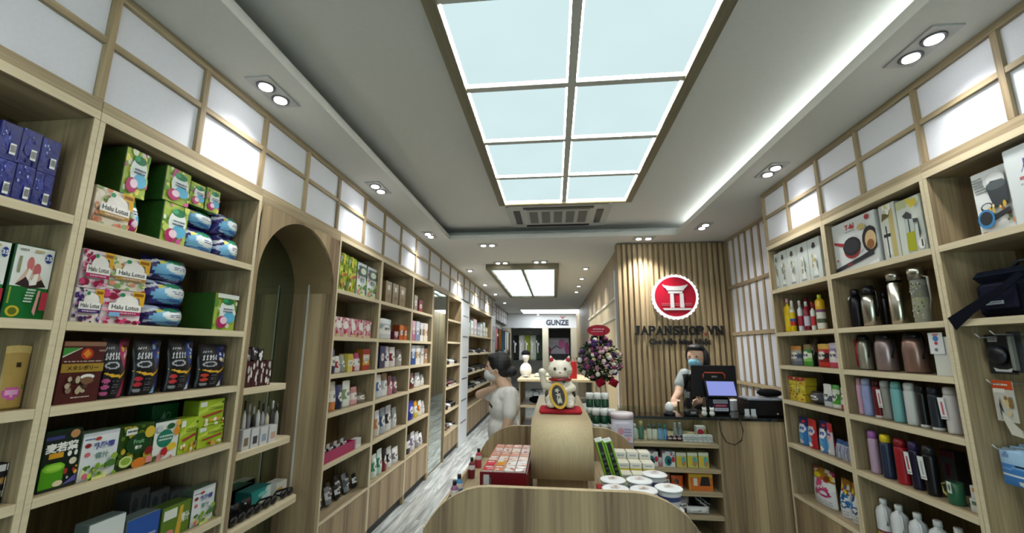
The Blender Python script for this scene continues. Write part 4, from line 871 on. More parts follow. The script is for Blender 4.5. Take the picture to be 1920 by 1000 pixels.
# ================================================================== LEFT WALL
P0 = 'far left bay'
s = Shelf('L', ZL[0], 'top shelf, '+P0, .05)
lows = [s.box('wrapped_pack', 'blue film-wrapped pack, lower layer', 'pack', u0, u1, vt, d_blue(k), '#232c80', .14, mat='gloss') for k, (u0, u1, vt) in enumerate(((-24, 15, 300), (17, 52, 311), (54, 89, 326)))]
ups = [s.box('wrapped_pack', 'blue film-wrapped pack, upper layer', 'pack', u0, u1, vt, d_blue(k+7), '#232c80', .14, base=lows[k]['top'], mat='gloss') for k, (u0, u1, vt) in enumerate(((-10, 29, 232), (31, 67, 246), (69, 103, 263)))]
s = Shelf('L', ZL[1], 'second shelf, '+P0, .04)
s.box('carton', 'green and white carton picturing heels in slippers', 'box', 0, 95, 463, d_slipper(), '#0d4a24', .07); s.box('carton', 'green-white carton with blue roundel at picture edge', 'box', -86, -9, 448, d_slipper(), '#0d4a24', .07)
s = Shelf('L', ZL[2], 'third shelf, '+P0, .04)
s.pouch('pouch', 'flat gold pouch with a pink oval', 'pouch', -8, 68, 648, d_gold(), '#9a7f45', .022)
s = Shelf('L', ZL[3], 'fourth shelf, '+P0, .05)
for k, (u0, u1, vt) in enumerate(((-30, -4, 872), (-2, 24, 868))): s.box('carton', 'black, white and gold carton', 'box', u0, u1, vt, stripes(['#1b1b20', '#c9c4b0', '#1b1b20', '#b58a3c', '#1f2126', '#d8d8d8'], k), '#17171b', .08)

P1 = 'bay before arch'
s = Shelf('L', ZL[0], 'top shelf, '+P1, .05)
PINK = ['#c22a63', '#8d1236', '#e6a0bb', '#d9467f']; CREAM = ['#e7d9a8', '#c9584f', '#8fae6c', '#f0e6d0', '#d98e6a']; PURP = ['#4a2e77', '#2c1d52', '#8c2f55', '#b9a6cf']
a = s.box('tissue_pack', 'cream floral tissue pack, lower layer at left', 'pack', 168, 237, 358, d_floral(1, CREAM, '#b08a3a', '#efe6d2'), '#e3d9c2', .13, mat='gloss')
b = s.pouch('tissue_pack', 'green pack beside cream floral pack', 'pack', 243, 268, 368, d_green(2), '#44702c', .12, pillow=False, inset=.03)
u_ = s.box('tissue_pack', 'tall green pack, upper layer at left', 'pack', 224, 269, 284, d_green(3), '#33541e', .15, base=a['top'], mat='gloss')
b = s.box('tissue_pack', 'green pack, lower layer of the second stack', 'pack', 297, 344, 384, d_green(4), '#2d5520', .14, mat='gloss'); s.box('tissue_pack', 'green pack, upper layer of the second stack', 'pack', 304, 350, 315, d_green(5), '#2d5520', .14, base=b['top'], mat='gloss')
for k, (q0, q1, r0, r1, r2) in enumerate((((349, 413, 432, 394, None), (350, 383, 0, 0, 343))[0:1])):
    pass
c1 = s.pouch('tissue_pack', 'blue night-print pack, bottom of the third stack', 'pack', 346, 411, 430, d_night(1), '#2a2560', .13, pillow=True); c2 = s.pouch('tissue_pack', 'blue night-print pack, second in the third stack', 'pack', 347, 410, 394, d_night(2), '#2a2560', .13, base=c1['top'], pillow=True)
s.box('tissue_pack', 'small green pack on blue packs, nearer', 'pack', 353, 380, 345, d_green(8), '#4b7a2c', .12, base=c2['top'], mat='gloss'); s.box('tissue_pack', 'small green pack on blue packs, further', 'pack', 383, 408, 356, d_green(9), '#4b7a2c', .12, base=c2['top'], mat='gloss')
c1 = s.pouch('tissue_pack', 'blue night-print pack, lower at the right end', 'pack', 414, 457, 446, d_night(3), '#2a2560', .13, pillow=True); s.pouch('tissue_pack', 'blue night-print pack, upper at the right end', 'pack', 414, 455, 405, d_night(4), '#2a2560', .13, base=c1['top'], pillow=True)
s = Shelf('L', ZL[1], 'second shelf, '+P1, .04)
a = s.box('tissue_pack', 'purple floral tissue pack, lower left', 'pack', 130, 181, 541, d_floral(11, PURP, '#3a1f6e'), '#e5dde6', .12, mat='gloss'); s.box('tissue_pack', 'pink floral tissue pack, upper left', 'pack', 144, 199, 471, d_floral(12, PINK, '#b01d5e', '#f0dfe4'), '#e8d5dc', .12, base=a['top'], mat='gloss')
a = s.box('tissue_pack', 'pink floral tissue pack, lower row', 'pack', 184, 259, 545, d_floral(13, PINK, '#b01d5e', '#f0dfe4')+[('R', .12, .22, .38, .34, '#7fb5e0')], '#e8d5dc', .12, mat='gloss'); s.box('tissue_pack', 'cream floral tissue pack, upper row', 'pack', 199, 270, 484, d_floral(14, CREAM, '#a8812f', '#efe8d6'), '#e3d9c2', .12, base=a['top'], mat='gloss')
z_ = None
for k, (vt, nm) in enumerate(((574, 'bottom'), (528, 'middle'), (482, 'top'))):
    o = s.pouch('tissue_pack', 'navy pillow pack, %s of three stacked' % nm, 'pack', 281+3*k, 356+4*k, vt, d_night(20+k), '#2a2560', .14, base=z_, pillow=True); z_ = o['top']
s.box('tissue_pack', 'green pack with a leaf emblem standing alone', 'pack', 396, 437, 552, d_green(31)+[('R', 0, .88, 1, 1, '#dfe4dc')], '#335a24', .17, mat='gloss')
s = Shelf('L', ZL[2], 'third shelf, '+P1, .035)
s.box('carton', 'maroon carton with a gold band', 'box', 98, 181, 640, d_brown(), '#4a1e1c', .07)
for k, (u0, u1, vt, acc, bulb, a2, nm) in enumerate(((190, 241, 630, '#a8235c', '#c45a90', None, 'magenta'), (251, 304, 634, '#1c2e78', '#b8303c', '#7fb3e0', 'navy'), (318, 366, 636, '#1f3f8c', '#c03a40', '#c9d6ea', 'blue'), (376, 428, 646, '#16286a', '#b8402c', '#dfe8f2', 'dark blue'))):
    s.pouch('spout_pouch', 'black pouch with a gold arc and %s panel' % nm, 'pouch', u0, u1, vt, d_black(k, acc, bulb, a2), '#0c0c12', .08, nx=40, nz=52, cap='#2a2340' if k else '#6b1530')
s = Shelf('L', ZL[3], 'fourth shelf, '+P1, .035)
s.box('carton', 'dark green carton with large white characters and a green cup', 'box', 66, 137, 806, d_mugi(), '#12301c', .06)
s.box('carton', 'white carton with purple characters and green leaves', 'box', 141, 212, 808, d_nyu(), '#5a6a58', .06)
s.box('carton', 'leafy green carton with a dark green roundel', 'box', 214, 279, 796, d_veg(), '#2f4a1c', .06)
s.box('carton', 'white carton with teal roundel and fruit', 'box', 281, 329, 789, d_fruit(), '#25452c', .06)
s.box('carton', 'single lime green carton', 'box', 331, 363, 783, d_lime(1), '#7a8f1e', .06)
a = s.box('carton', 'lime green carton, lower of the stacked pair', 'box', 367, 415, 797, d_lime(2), '#6a7f1c', .08); s.box('carton', 'lime green carton, upper of the stacked pair', 'box', 368, 416, 749, d_lime(3), '#6a7f1c', .08, base=a['top'])
s.box('carton', 'tall plain green carton standing behind the fruit cartons', 'box', 274, 324, 757, [('R', 0, 0, 1, 1, '#0e5a34'), ('P', [(.3, .7), (.45, .86), (.5, .7)], '#7fae86'), ('E', .6, .75, .10, .08, '#7fae86'), ('E', .6, .75, .08, .06, '#0e5a34')], '#0c4a2c', .08, inset=.14)
s = Shelf('L', ZL[4], 'fifth shelf, '+P1, .035)
s.box('carton', 'white and magenta carton cut by the lower edge', 'box', 150, 222, 972, [('R', 0, 0, 1, 1, '#d7dcda'), ('R', .1, .5, .9, .62, '#a8286a'), ('W', .1, .2, .9, .4, 3, 2, '#777')], '#5d6a66', .06)
s.box('carton', 'blue and white carton', 'box', 228, 292, 966, [('R', 0, 0, 1, 1, '#2b55a4'), ('P', [(0, 0), (.7, 0), (.5, .5), (0, .6)], '#d9e2e8'), ('W', .4, .25, .9, .5, 5, 2, '#b8c4d8')], '#5d6a6a', .07)
s.box('carton', 'olive carton with white characters', 'box', 297, 352, 944, [('R', 0, 0, 1, 1, '#5e7a24'), ('R', .05, .6, .5, .9, '#dfe4d8'), ('P', [(.5, .0), (.6, .9), (.72, .9), (.68, 0)], '#d0a83a'), ('T', '\u9752\u6c41', .82, .5, .3, '#e4ecd8', .04, .3), ('E', .3, .15, .15, .12, '#d98a86')], '#3f5420', .07)
s.box('carton', 'white carton with purple characters and leaves', 'box', 354, 397, 912, d_nyu(), '#3f4c40', .06)
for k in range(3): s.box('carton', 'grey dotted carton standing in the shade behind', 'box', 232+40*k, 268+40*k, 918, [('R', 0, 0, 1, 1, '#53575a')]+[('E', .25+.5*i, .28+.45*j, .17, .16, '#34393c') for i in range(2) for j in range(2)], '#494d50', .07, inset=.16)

# arch niche: small goods on the rounded shelves
PA = 'shelf of arched niche'
def niche(k, ins): return Shelf('L', ARCH_SH[k][0], ('top', 'middle', 'bottom')[k]+' '+PA, ins, xf=ARCH_SH[k][1])
s = niche(0, .03)
rnd = random.Random(4)
for k in range(4):
    u = 458+12*k; h_ = 678-3*(k % 2)
    o = s.box('keychain_box', 'small dark red box with white dots', 'box', u, u+11, h_, [('R', 0, 0, 1, 1, '#3a1117'), ('N', .1, .1, .9, .9, k, 7, .10, .18, ['#e6e2e0', '#c9c3c4'])], '#2c0d12', .05)
    if k < 3: s.box('keychain_box', 'small black-white box on red box', 'box', u+1, u+11, h_-24, [('R', 0, 0, 1, 1, '#25232a'), ('N', .1, .1, .9, .9, k+9, 6, .12, .2, ['#efecec', '#8c888c'])], '#1b1a1f', .05, base=o['top'])
s = niche(1, .05)
BOT = lambda c, cap: [('bottle', 'plastic', [(.9, 0, c), (1, .04, c), (1, .55, c), (.8, .68, c), (.35, .74, c), (.35, .78, c)]), ('cap', 'plastic', [(.5, .781, cap), (.5, 1, cap), (.3, 1.0, cap)])]
for k in range(8): s.round('scent_bottle', 'small %s bottle at back' % ('white', 'grey', 'black', 'clear white', 'silver', 'ivory', 'dark', 'pale grey')[k], 'bottle', 447+9*k, 456+9*k, 752+5*(k % 3), BOT(['#dddcd8', '#8d8d90', '#232227', '#e6e6e4', '#a9acb0', '#d8ccb4', '#3a3537', '#b9b9ba'][k], ['#222', '#ddd', '#ccc', '#333', '#222', '#666', '#ddd', '#2b2b2b'][k]), .12, n=12)
for k in range(4): s.box('sample_box', 'little white sample box in the front row', 'box', 452+17*k, 466+17*k, 806-3*k, [('R', 0, 0, 1, 1, '#cfcfcf'), ('R', .2, .2, .8, .6, ['#7c6a4c', '#3a3a40', '#8d9db0', '#c9a08a'][k])], '#bcbcbe', .04, inset=.02)
s = niche(2, .03)
s.box('carton', 'teal and white carton at the back', 'box', 468, 508, 884, [('R', 0, 0, 1, 1, '#2a8f8c'), ('P', [(.45, 0), (1, 0), (1, 1), (.75, 1)], '#d8e6e4'), ('E', .55, .55, .22, .18, '#7fd0cc')], '#1c6a6a', .10, inset=.155)
s.box('carton', 'white and orange carton beside the teal carton', 'box', 516, 536, 890, [('R', 0, 0, 1, 1, '#d9d8d0'), ('R', .1, .3, .6, .6, '#c9a04a')], '#c5c4bc', .08, inset=.12)
for k in range(4):
    u = 444+31*k; xf = s.x0-.05; y = yat(u, xf, s.z+.02)
    t = thing('goggles', None, None, (xf, y, s.z+.001), pi/2)
    MB().ell((-.03, 0, .026), (.030, .016, .024), '#0c0c10').build('lens_cup', 'plastic', t, True); MB().ell((.03, 0, .026), (.030, .016, .024), '#0c0c10').build('lens_cup', 'plastic', t, True)
    MB().tube([(-.012, -.006, .03), (0, -.012, .034), (.012, -.006, .03)], .004, '#15151a').build('bridge', 'plastic', t, True); MB().tube([(-.058, 0, .028), (-.062, .04, .03), (0, .066, .03), (.062, .04, .03), (.058, 0, .028)], .006, '#17171c').build('strap', 'cloth', t, True)
    s.place(t, 'black swim goggles lying in the front row', 'goggles', y, s.z, 0)

s.inset = .10
for k in range(5): s.pouch('soft_case', 'black soft case in the back row', 'case', 432+23*k, 452+23*k, 905-5*(k % 2), [('R', 0, 0, 1, 1, '#121216'), ('N', .1, .1, .9, .9, k, 4, .04, .09, ['#2a2a30', '#c9c9cc' if k % 2 else '#1c1c22'])], '#101014', .04, nx=10, nz=10, pillow=True) if k < 2 else None
# three bays right of the arch
PB = ['first bay after arch', 'second bay after arch', 'third bay after arch']
lv = ['top', 'second', 'third', 'fourth', 'fifth', 'lowest']
ZA6 = ZA+[.435]
def small_row(bay, k, rows, inset=.035, d=.08):
    s = Shelf('L', ZA6[k], lv[k]+' shelf, '+PB[bay], inset)
    for r in rows:
        kind, desc, u0, u1, vt, ops, side = r[:7]; nm = r[7] if len(r) > 7 else None
        if kind == 'b': s.box('carton', desc, 'box', u0, u1, vt, ops, side, d)
        elif kind == 'p': s.pouch('pouch', desc, 'pouch', u0, u1, vt, ops, side, d*.8, nx=12, nz=16)
    return s
R = lambda *c: stripes(list(c), len(c))
limes = [('b', 'lime green tea carton', 634+16*k, 649+16*k, 476+8*k, d_lime(k)+d_veg()[1:2], '#5f7a24') for k in range(2)]+[('b', 'white and green tea carton', 667+19*k, 684+19*k, 494+9*k, d_nyu()+[('R', 0, .62, 1, .9, '#3a4a3e'), ('E', .5, .75, .3, .1, '#b8c4b0')], '#55664a') for k in range(2)]
small_row(0, 0, limes)
small_row(0, 1, [('b', 'small red and white flowered carton', 625+14*k, 638+14*k, 594+2*k, d_redwhite(k), '#d2a9b0') for k in range(5)])
small_row(0, 2, [('p', 'navy pouch', 620, 632, 655, R('#23264f', '#d4b9b0', '#2a2d5c'), '#1d2045'), ('p', 'white and red pouch', 633, 641, 668, R('#e5dfdc', '#b02c35', '#e8e4de'), '#d8d2cc'), ('p', 'grey pouch', 642, 650, 666, R('#8c8f88', '#a5a89c'), '#7c7f78'), ('b', 'yellow carton', 651, 660, 664, R('#d8c76a', '#e8dfa8', '#c9b43c'), '#c5b456'), ('p', 'dark red pouch', 661, 668, 668, R('#a82a3a', '#5c1a28', '#e0b8c0'), '#8c2434'), ('p', 'pink and white pouch', 669, 678, 662, R('#e0c3cc', '#f0eae8', '#c04a70'), '#d8bcc4'), ('b', 'red and gold carton', 679, 691, 655, R('#b3262c', '#d9a63a', '#d8d0c0', '#a82228'), '#8f5a20')])
small_row(0, 3, [('p', 'black pouch', 611, 621, 713, R('#3a3a40', '#8a8c90', '#26262b'), '#222'), ('p', 'orange and white pouch', 622, 632, 716, R('#d98a4a', '#ece6dc', '#c9c4bc'), '#c5a890'), ('p', 'dark navy pouch', 634, 645, 722, R('#262a48', '#4a4e78'), '#1f2340'), ('p', 'white and green pouch', 646, 660, 714, R('#dfe3da', '#8fa87a', '#e8eae4'), '#c9cdc4'), ('p', 'pink pouch', 662, 673, 726, R('#e0a9b0', '#f0dcd8', '#c98a8a'), '#d0a0a4'), ('p', 'grey and brown pouch', 675, 689, 735, R('#7c7468', '#b8b0a4', '#5c5448'), '#6c6458')])
s = Shelf('L', ZA[4], 'fifth shelf, '+PB[0], .02)
xf, yc, w, hh, z = s.frame(607, 664, 838, None, None)
t = thing('goods_tray', 'long magenta display tray', 'tray', (xf-.06, yc, z+.0006), pi/2)
for q in ((-w/2, w/2, -.06, -.055, 0, .075), (-w/2, w/2, .055, .06, 0, .075), (-w/2, -w/2+.005, -.0549, .0549, 0, .075), (w/2-.005, w/2, -.0549, .0549, 0, .075), (-w/2, w/2, -.0549, .0549, 0, .003)): MB().box(*q, '#a81d58').build('tray_wall', 'card', t, True)
s.place(t, 'long magenta display tray filled with small packs', 'tray', yc, z, 0)
for k in range(8):
    o = pouch_mb((w-.09)/7*.92, .10, .03, R('#1f1f24', '#d8d6d2', '#3a3a40') if k % 2 else R('#d8d4d0', '#2a2a30', '#b8b4b0'), '#333', 8, 10).build('sock_pack', 'gloss'); o.location = (xf-.06, yc-w/2+.045+k*(w-.09)/7, z+.006); o.rotation_euler = (0, 0, pi/2)
    s.place(o, 'black-white pack in magenta tray', 'pack', o.location.y, z, 0)
s.box('carton', 'white carton right of the magenta tray', 'box', 667, 676, 822, R('#dcdad6', '#c9c4bc'), '#ccc', .05)
def heap(bay, zz, lvl, u0, u1, vt, n, cols, desc, cat='pack', seed=1, inset=.04, name='folded_pack', lay=True):
    s = Shelf('L', zz, lvl+' shelf, '+PB[bay], inset); rnd = random.Random(seed)
    xf, yc, w, hh, z = s.frame(u0, u1, vt, None, None)
    for k in range(n):
        ww, h_, d_ = w/n*1.0, hh*rnd.uniform(.55, 1.0), .10
        y = yc-w/2+(k+.5)*w/n; c = cols[k % len(cols)]
        o = pouch_mb(ww, h_, .05, R(c, '#c9cace' if k % 3 else '#55585f', c), c, 8, 10).build(name, 'gloss'); o.location = (xf-.06-.03*(k % 2), y, z+.016); o.rotation_euler = (radians(-14+rnd.uniform(-3, 3)), 0, pi/2); s.place(o, desc, cat, y, z, 0)
heap(0, .435, 'lowest', 606, 686, 898, 9, ['#17181d', '#2b2d34', '#7f848c', '#1d1e24'], 'black and grey garment pack')
small_row(1, 0, [('b', 'plain kraft brown carton', 722+13*k, 733+13*k, 528+5*k, d_kraft(), '#6f5b3a') for k in range(3)])
small_row(1, 1, [('p', 'white and silver pack', 714, 737, 598, R('#cfd6d8', '#eceeed', '#9fb0b8', '#dfe2e2'), '#c5c9ca'), ('b', 'dark red carton', 739, 746, 622, R('#6c1f3a', '#c9b0b8'), '#5a1a30'), ('b', 'orange carton', 748, 756, 610, R('#b8521f', '#8a3a18', '#d0783a'), '#8c3d18'), ('b', 'orange carton', 757, 765, 611, R('#c06a30', '#a04c20'), '#8c3d18')])
small_row(1, 2, [('b', 'dark navy carton', 711, 721, 649, R('#2b2d52', '#3a3d66'), '#22244a'), ('p', 'white and navy pouch', 722, 733, 650, R('#e4e3e2', '#2b2f5c', '#c9c4cc'), '#ccc'), ('p', 'white and maroon pouch', 734, 744, 651, R('#d9d3d6', '#7a2b3c', '#e8e4e2'), '#ccc'), ('p', 'grey pouch', 746, 756, 655, R('#a5a09c', '#6c6460'), '#8c8884')])
small_row(1, 3, [('p', 'white and blue pack', 708, 718, 703, R('#cdd6e0', '#4a6aa8', '#e8eaec'), '#c5ccd4'), ('p', 'white pack', 719, 729, 700, R('#e6e6e4', '#b8c4c8', '#8a6a50'), '#d0d0ce'), ('p', 'pink pack', 731, 738, 705, R('#c98a98', '#8a4a5c'), '#b07a88'), ('p', 'purple and red pack', 739, 747, 706, R('#7a5068', '#b05a6a', '#5a4a60'), '#6a4658')])
small_row(1, 4, [('p', 'white and orange pack', 706, 714, 770, R('#dcd6cc', '#c98a5a', '#d8dcdf'), '#ccc'), ('p', 'grey blue pack', 715, 725, 765, R('#a9b4bc', '#3f5a80', '#7f8c98'), '#99a'), ('p', 'white and black pack', 726, 736, 760, R('#dfe0e0', '#2c2f36', '#b8bcc0'), '#bbb'), ('p', 'pale grey pack', 738, 746, 764, R('#c9ccce', '#8a9096'), '#bbb')])
small_row(1, 5, [('p', 'white and green pack', 701, 709, 852, R('#d9e2dc', '#4f9a78', '#e4e8e4'), '#cdd'), ('p', 'mint pack', 710, 719, 842, R('#b8d4c8', '#3f8a6a', '#d9e4de'), '#bcc'), ('p', 'red and black pack', 721, 727, 842, R('#8a2a34', '#24242a'), '#622'), ('p', 'white and black pack', 728, 737, 838, R('#e0e0de', '#2a2a30', '#c9c9c9'), '#ccc'), ('p', 'white and grey pack', 739, 750, 838, R('#d6d8da', '#7a7f86', '#e4e4e4'), '#ccc')])
small_row(2, 0, [('b', 'grey carton', 776, 782, 554, R('#8a8478', '#a09a8c'), '#7a7468'), ('b', 'small dark red carton', 785, 792, 563, R('#8c2a2c', '#6a1c20'), '#641a1e')])
small_row(2, 1, [('b', 'pink carton', 772, 778, 602, R('#b06a88', '#d8b0c0'), '#a05a78'), ('b', 'grey and violet carton', 779, 786, 603, R('#8088a8', '#c5c8d8'), '#788'), ('b', 'white and black carton', 787, 793, 606, R('#e0dedc', '#17171b', '#dcdad8'), '#ccc'), ('b', 'white and gold carton', 794, 801, 607, R('#e0d8c4', '#b8823c', '#e4e0d8'), '#ccb')])
small_row(2, 2, [('b', 'blue carton', 770, 778, 646, R('#1f4f96', '#2a66b4', '#d0dae4'), '#1b4484'), ('b', 'white carton with amber bottle', 779, 787, 648, R('#e4e2dc', '#b88a3a', '#e6e4e0'), '#ccc'), ('b', 'pale carton', 788, 794, 648, R('#d9d8d8', '#a8aab0'), '#ccc'), ('b', 'orange brown carton', 795, 801, 654, R('#b08a6a', '#8a6448'), '#987')])
small_row(2, 3, [('p', 'dark red pouch', 770, 779, 700, R('#6a2a2c', '#2a2224', '#8c5a5a'), '#522'), ('p', 'white pouch', 781, 790, 699, R('#dcdcda', '#b0b4b8'), '#ccc'), ('p', 'white and grey pouch', 791, 797, 702, R('#d0d0d0', '#808488'), '#bbb')])
small_row(2, 4, [('p', 'royal blue pouch', 768, 778, 752, R('#20309a', '#2a3cb0'), '#1c2a8a'), ('p', 'yellow and white pouch', 779, 785, 752, R('#d8c84a', '#e8e4d8', '#d8962c'), '#cb5'), ('p', 'white and orange pouch', 787, 793, 751, R('#e6e4e0', '#d8863a', '#dcdcd8'), '#ccc'), ('p', 'white pouch', 794, 798, 752, R('#e4e4e4', '#c9c9cb'), '#ccc')])
small_row(2, 5, [('p', 'black and white pack', 764, 772, 816, R('#26262c', '#d8d8d6', '#3a3a42'), '#333'), ('p', 'white and lilac pack', 773, 780, 810, R('#dcd9e0', '#8a7aa8', '#e4e4e6'), '#ccc'), ('p', 'grey pack', 781, 788, 810, R('#8a8c92', '#c9cacc'), '#999'), ('p', 'violet and white pack', 789, 794, 812, R('#dcdce0', '#7a6a98', '#e6e6e8'), '#ccc')])
# ================================================================== RIGHT WALL
VB, VA, VC = 'bay beside counter', 'flask bay on right', 'bay at right edge'
ZR6 = ZR+[.546]
s = Shelf('R', ZR[0], 'top shelf, '+VB, .04)
for k, (u0, u1, vt) in enumerate(((1452, 1465, 477), (1466, 1481, 471), (1482, 1500, 464), (1501, 1521, 456), (1522, 1545, 447))): s.box('carton', 'white carton picturing a glass bottle', 'box', u0, u1, vt, d_bottlebox(k), '#c9d0cc', .09)
def BT(c, cap, lab=None, neck=.36, shoulder=.62, capz=.84):
    return [('bottle', 'plastic', [(.86, 0, c), (1, .03, c), (1, .18, lab or c), (1, .5, c), (.97, shoulder, c), (neck+.1, capz-.06, c), (neck, capz-.01, c)]), ('cap', 'plastic', [(neck*1.15, capz-.005, cap), (neck*1.15, .985, cap), (neck*.8, 1, cap)])]
s = Shelf('R', ZR[1], 'second shelf, '+VB, .04)
s.round('detergent_bottle', 'broad yellow bottle with a pink cap', 'bottle', 1449, 1470, 565, BT('#e3c312', '#d8a0a8', '#e8cf2c', .3, .72, .86), .08, flat=.6)
s.round('detergent_bottle', 'slim yellow and white bottle', 'bottle', 1484, 1496, 564, [('bottle', 'plastic', [(.9, 0, '#e3c312'), (1, .03, '#e3c312'), (1, .2, '#c9342c'), (1, .34, '#3a5ab0'), (1, .42, '#e3c312'), (1, .62, '#e8e4d4'), (.6, .74, '#eeeae2')]), ('cap', 'plastic', [(.55, .741, '#f0eeea'), (.45, .97, '#e9e6e2'), (.3, 1, '#d9a0a4')])], .08)
s.round('detergent_bottle', 'white bottle with red and blue label', 'bottle', 1499, 1510, 564, BT('#dfe0e6', '#e4dad6', '#a8233a', .4, .7, .82), .08)
s.round('detergent_bottle', 'maroon labelled white bottle', 'bottle', 1510, 1523, 566, BT('#8c1c30', '#d8d8e0', '#c9c4d8', .4, .74, .84), .08)
s.round('detergent_bottle', 'white spray bottle with a red stripe', 'bottle', 1523, 1533, 567, BT('#e4e2de', '#a82a2c', '#c9303a', .4, .7, .8), .08)
s.round('detergent_bottle', 'tall yellow and white bottle with a green cap', 'bottle', 1534, 1553, 553, [('bottle', 'plastic', [(.9, 0, '#d8952c'), (1, .04, '#e8e6da'), (1, .2, '#5a6a4a'), (1, .32, '#e4e2d4'), (1, .5, '#8a4a7c'), (1, .58, '#e3b41c'), (1, .82, '#e3b41c'), (.5, .88, '#d0a418')]), ('cap', 'plastic', [(.45, .881, '#b8c838'), (.4, 1, '#b8c838')])], .08)
s.round('detergent_bottle', 'green and white bottle with a red cap', 'bottle', 1526, 1538, 570, BT('#2f9a4a', '#b02a2c', '#dfe6dc', .45, .7, .8), .14)
s.round('detergent_bottle', 'dark red capped bottle standing behind', 'bottle', 1512, 1525, 558, BT('#b8232f', '#8c1a24', '#c9b8b8', .5, .7, .8), .16)
s = Shelf('R', ZR[2], 'third shelf, '+VB, .05)
s.pouch('snack_pouch', 'silver pouch with an orange top', 'pouch', 1478, 1498, 649, R('#6f7480', '#8a8e98', '#3f4c70', '#a8a49c', '#c98a3c'), '#888', .06, nx=14, nz=18)
s.pouch('snack_pouch', 'green pouch', 'pouch', 1502, 1517, 646, R('#4f9a3c', '#8cc46a', '#d9e4c8', '#3f7a34', '#7a6a3c'), '#4a7a3a', .06, nx=14, nz=18)
s.pouch('snack_pouch', 'tall brown and black pouch at the back', 'pouch', 1516, 1530, 634, R('#1a1a1c', '#3a3024', '#8a6a44', '#5c4a34'), '#2a241c', .05, nx=12, nz=16, inset=.13)
s.pouch('snack_pouch', 'red pouch with a black figure', 'pouch', 1529, 1550, 645, R('#c9342c', '#7a1c1c', '#2a1416', '#c0302c', '#d9b03c'), '#9a2420', .06, nx=14, nz=18)
s.pouch('snack_pouch', 'lavender and white pouch', 'pouch', 1550, 1571, 643, R('#c94a64', '#e8dfe4', '#b8a8cc', '#8a7ab0', '#c9c0d8'), '#b0a4c0', .06, nx=14, nz=18)
s = Shelf('R', ZR[3], 'fourth shelf, '+VB, .05)
b0 = None
for k, nm in enumerate(('bottom', 'middle', 'top')):
    for j in range(2):
        u0 = 1478+17*j; o = s.box('snack_box', 'red and yellow snack box, %s layer' % nm, 'box', u0, u0+16, 735+3*j, [('R', 0, 0, 1, 1, '#d9c23a'), ('R', 0, .55, 1, 1, '#b82c3a' if k == 2 else '#e3d24a'), ('N', .05, .05, .95, .95, k*3+j, 9, .08, .15, ['#b02a34', '#e8e0b0', '#8c9a2c', '#e8d44a'])], '#b8a22c', .08, base=(None if k == 0 else b0[j]), h=.058)
        b0 = b0 or [0, 0]; b0[j] = o['top']
s.pouch('sponge_bag', 'dark grey crumpled bag lying low', 'bag', 1513, 1538, 734, R('#34373e', '#4a4e58', '#2a2c33'), '#33363c', .09, nx=14, nz=12, pillow=True)
s.pouch('snack_pouch', 'white and grey pouch', 'pouch', 1541, 1556, 720, R('#c9ccd0', '#5a6278', '#dfe0e0', '#e4e4e2'), '#b8bcc0', .05, nx=12, nz=16); s.pouch('snack_pouch', 'bright green and white pouch', 'pouch', 1557, 1571, 722, R('#dfe6d8', '#4fa032', '#3a8a28', '#d0dcc8', '#4a9a3c'), '#5a9a44', .05, nx=12, nz=16)
s.pouch('snack_pouch', 'white and magenta pouch', 'pouch', 1573, 1586, 727, R('#b8345c', '#e0dcd8', '#a82a50', '#dfe0da'), '#c9a8b0', .05, nx=12, nz=16)
s = Shelf('R', ZR[4], 'fifth shelf, '+VB, .05)
RF = lambda a, b, c: [('R', 0, 0, 1, 1, a), ('R', 0, .70, 1, 1, b), ('E', .5, .60, .42, .16, c), ('W', .2, .52, .8, .68, 3, 2, '#3a5aa8'), ('E', .4, .3, .3, .15, '#5aa8d8'), ('E', .4, .12, .35, .07, '#e6e6ea'), ('E', .6, .85, .2, .06, '#c9342c')]
s.pouch('refill_pouch', 'blue and white refill pouch', 'pouch', 1494, 1510, 782, RF('#3a7ac0', '#1f2a6a', '#e4e8ee'), '#23357a', .07, nx=14, nz=20); s.pouch('refill_pouch', 'red refill pouch', 'pouch', 1512, 1527, 786, RF('#b8242c', '#c9342c', '#d8d0d0'), '#a82028', .06, nx=14, nz=20)
s.pouch('refill_pouch', 'blue and white refill pouch', 'pouch', 1532, 1548, 789, RF('#4a8ac8', '#1c2464', '#e8ebee'), '#23357a', .07, nx=14, nz=20); s.pouch('refill_pouch', 'red edged white pouch', 'pouch', 1549, 1559, 793, RF('#d8d0d2', '#b8343c', '#e0a8ac'), '#b04a50', .05, nx=12, nz=18)
for k in range(3): s.pouch('refill_pouch', 'silver striped pouch with a blue top', 'pouch', 1562+13*k, 1576+13*k, 824+5*k, [('R', 0, 0, 1, 1, '#b8bcc4'), ('R', 0, .78, 1, 1, '#2a4f8a')]+[('P', [(.1+.22*j, 0), (.22+.22*j, 0), (.18+.22*j, .75), (.08+.22*j, .75)], '#7a7fa0') for j in range(4)], '#8a90a0', .07, nx=14, nz=18)
s = Shelf('R', .546, 'lowest shelf, '+VB, .06)
BIG = lambda a, b, sd: [('R', 0, 0, 1, 1, '#dfe1e6'), ('R', 0, .70, 1, 1, '#a8741c'), ('N', 0, .62, 1, 1, sd, 14, .06, .14, ['#c9342c', '#e8c91c', '#7a3a1c', '#e4e0d4', a]), ('E', .25, .78, .20, .07, '#e8d81c'), ('E', .5, .48, .42, .20, '#e8eaee'), ('N', .08, .25, .95, .66, sd+1, 16, .06, .12, [a, b, '#eef0f2', b]), ('E', .66, .34, .24, .09, a), ('E', .66, .35, .15, .05, '#e6e8ec'), ('W', .1, .04, .9, .18, sd, 2, '#a8b0bc')]
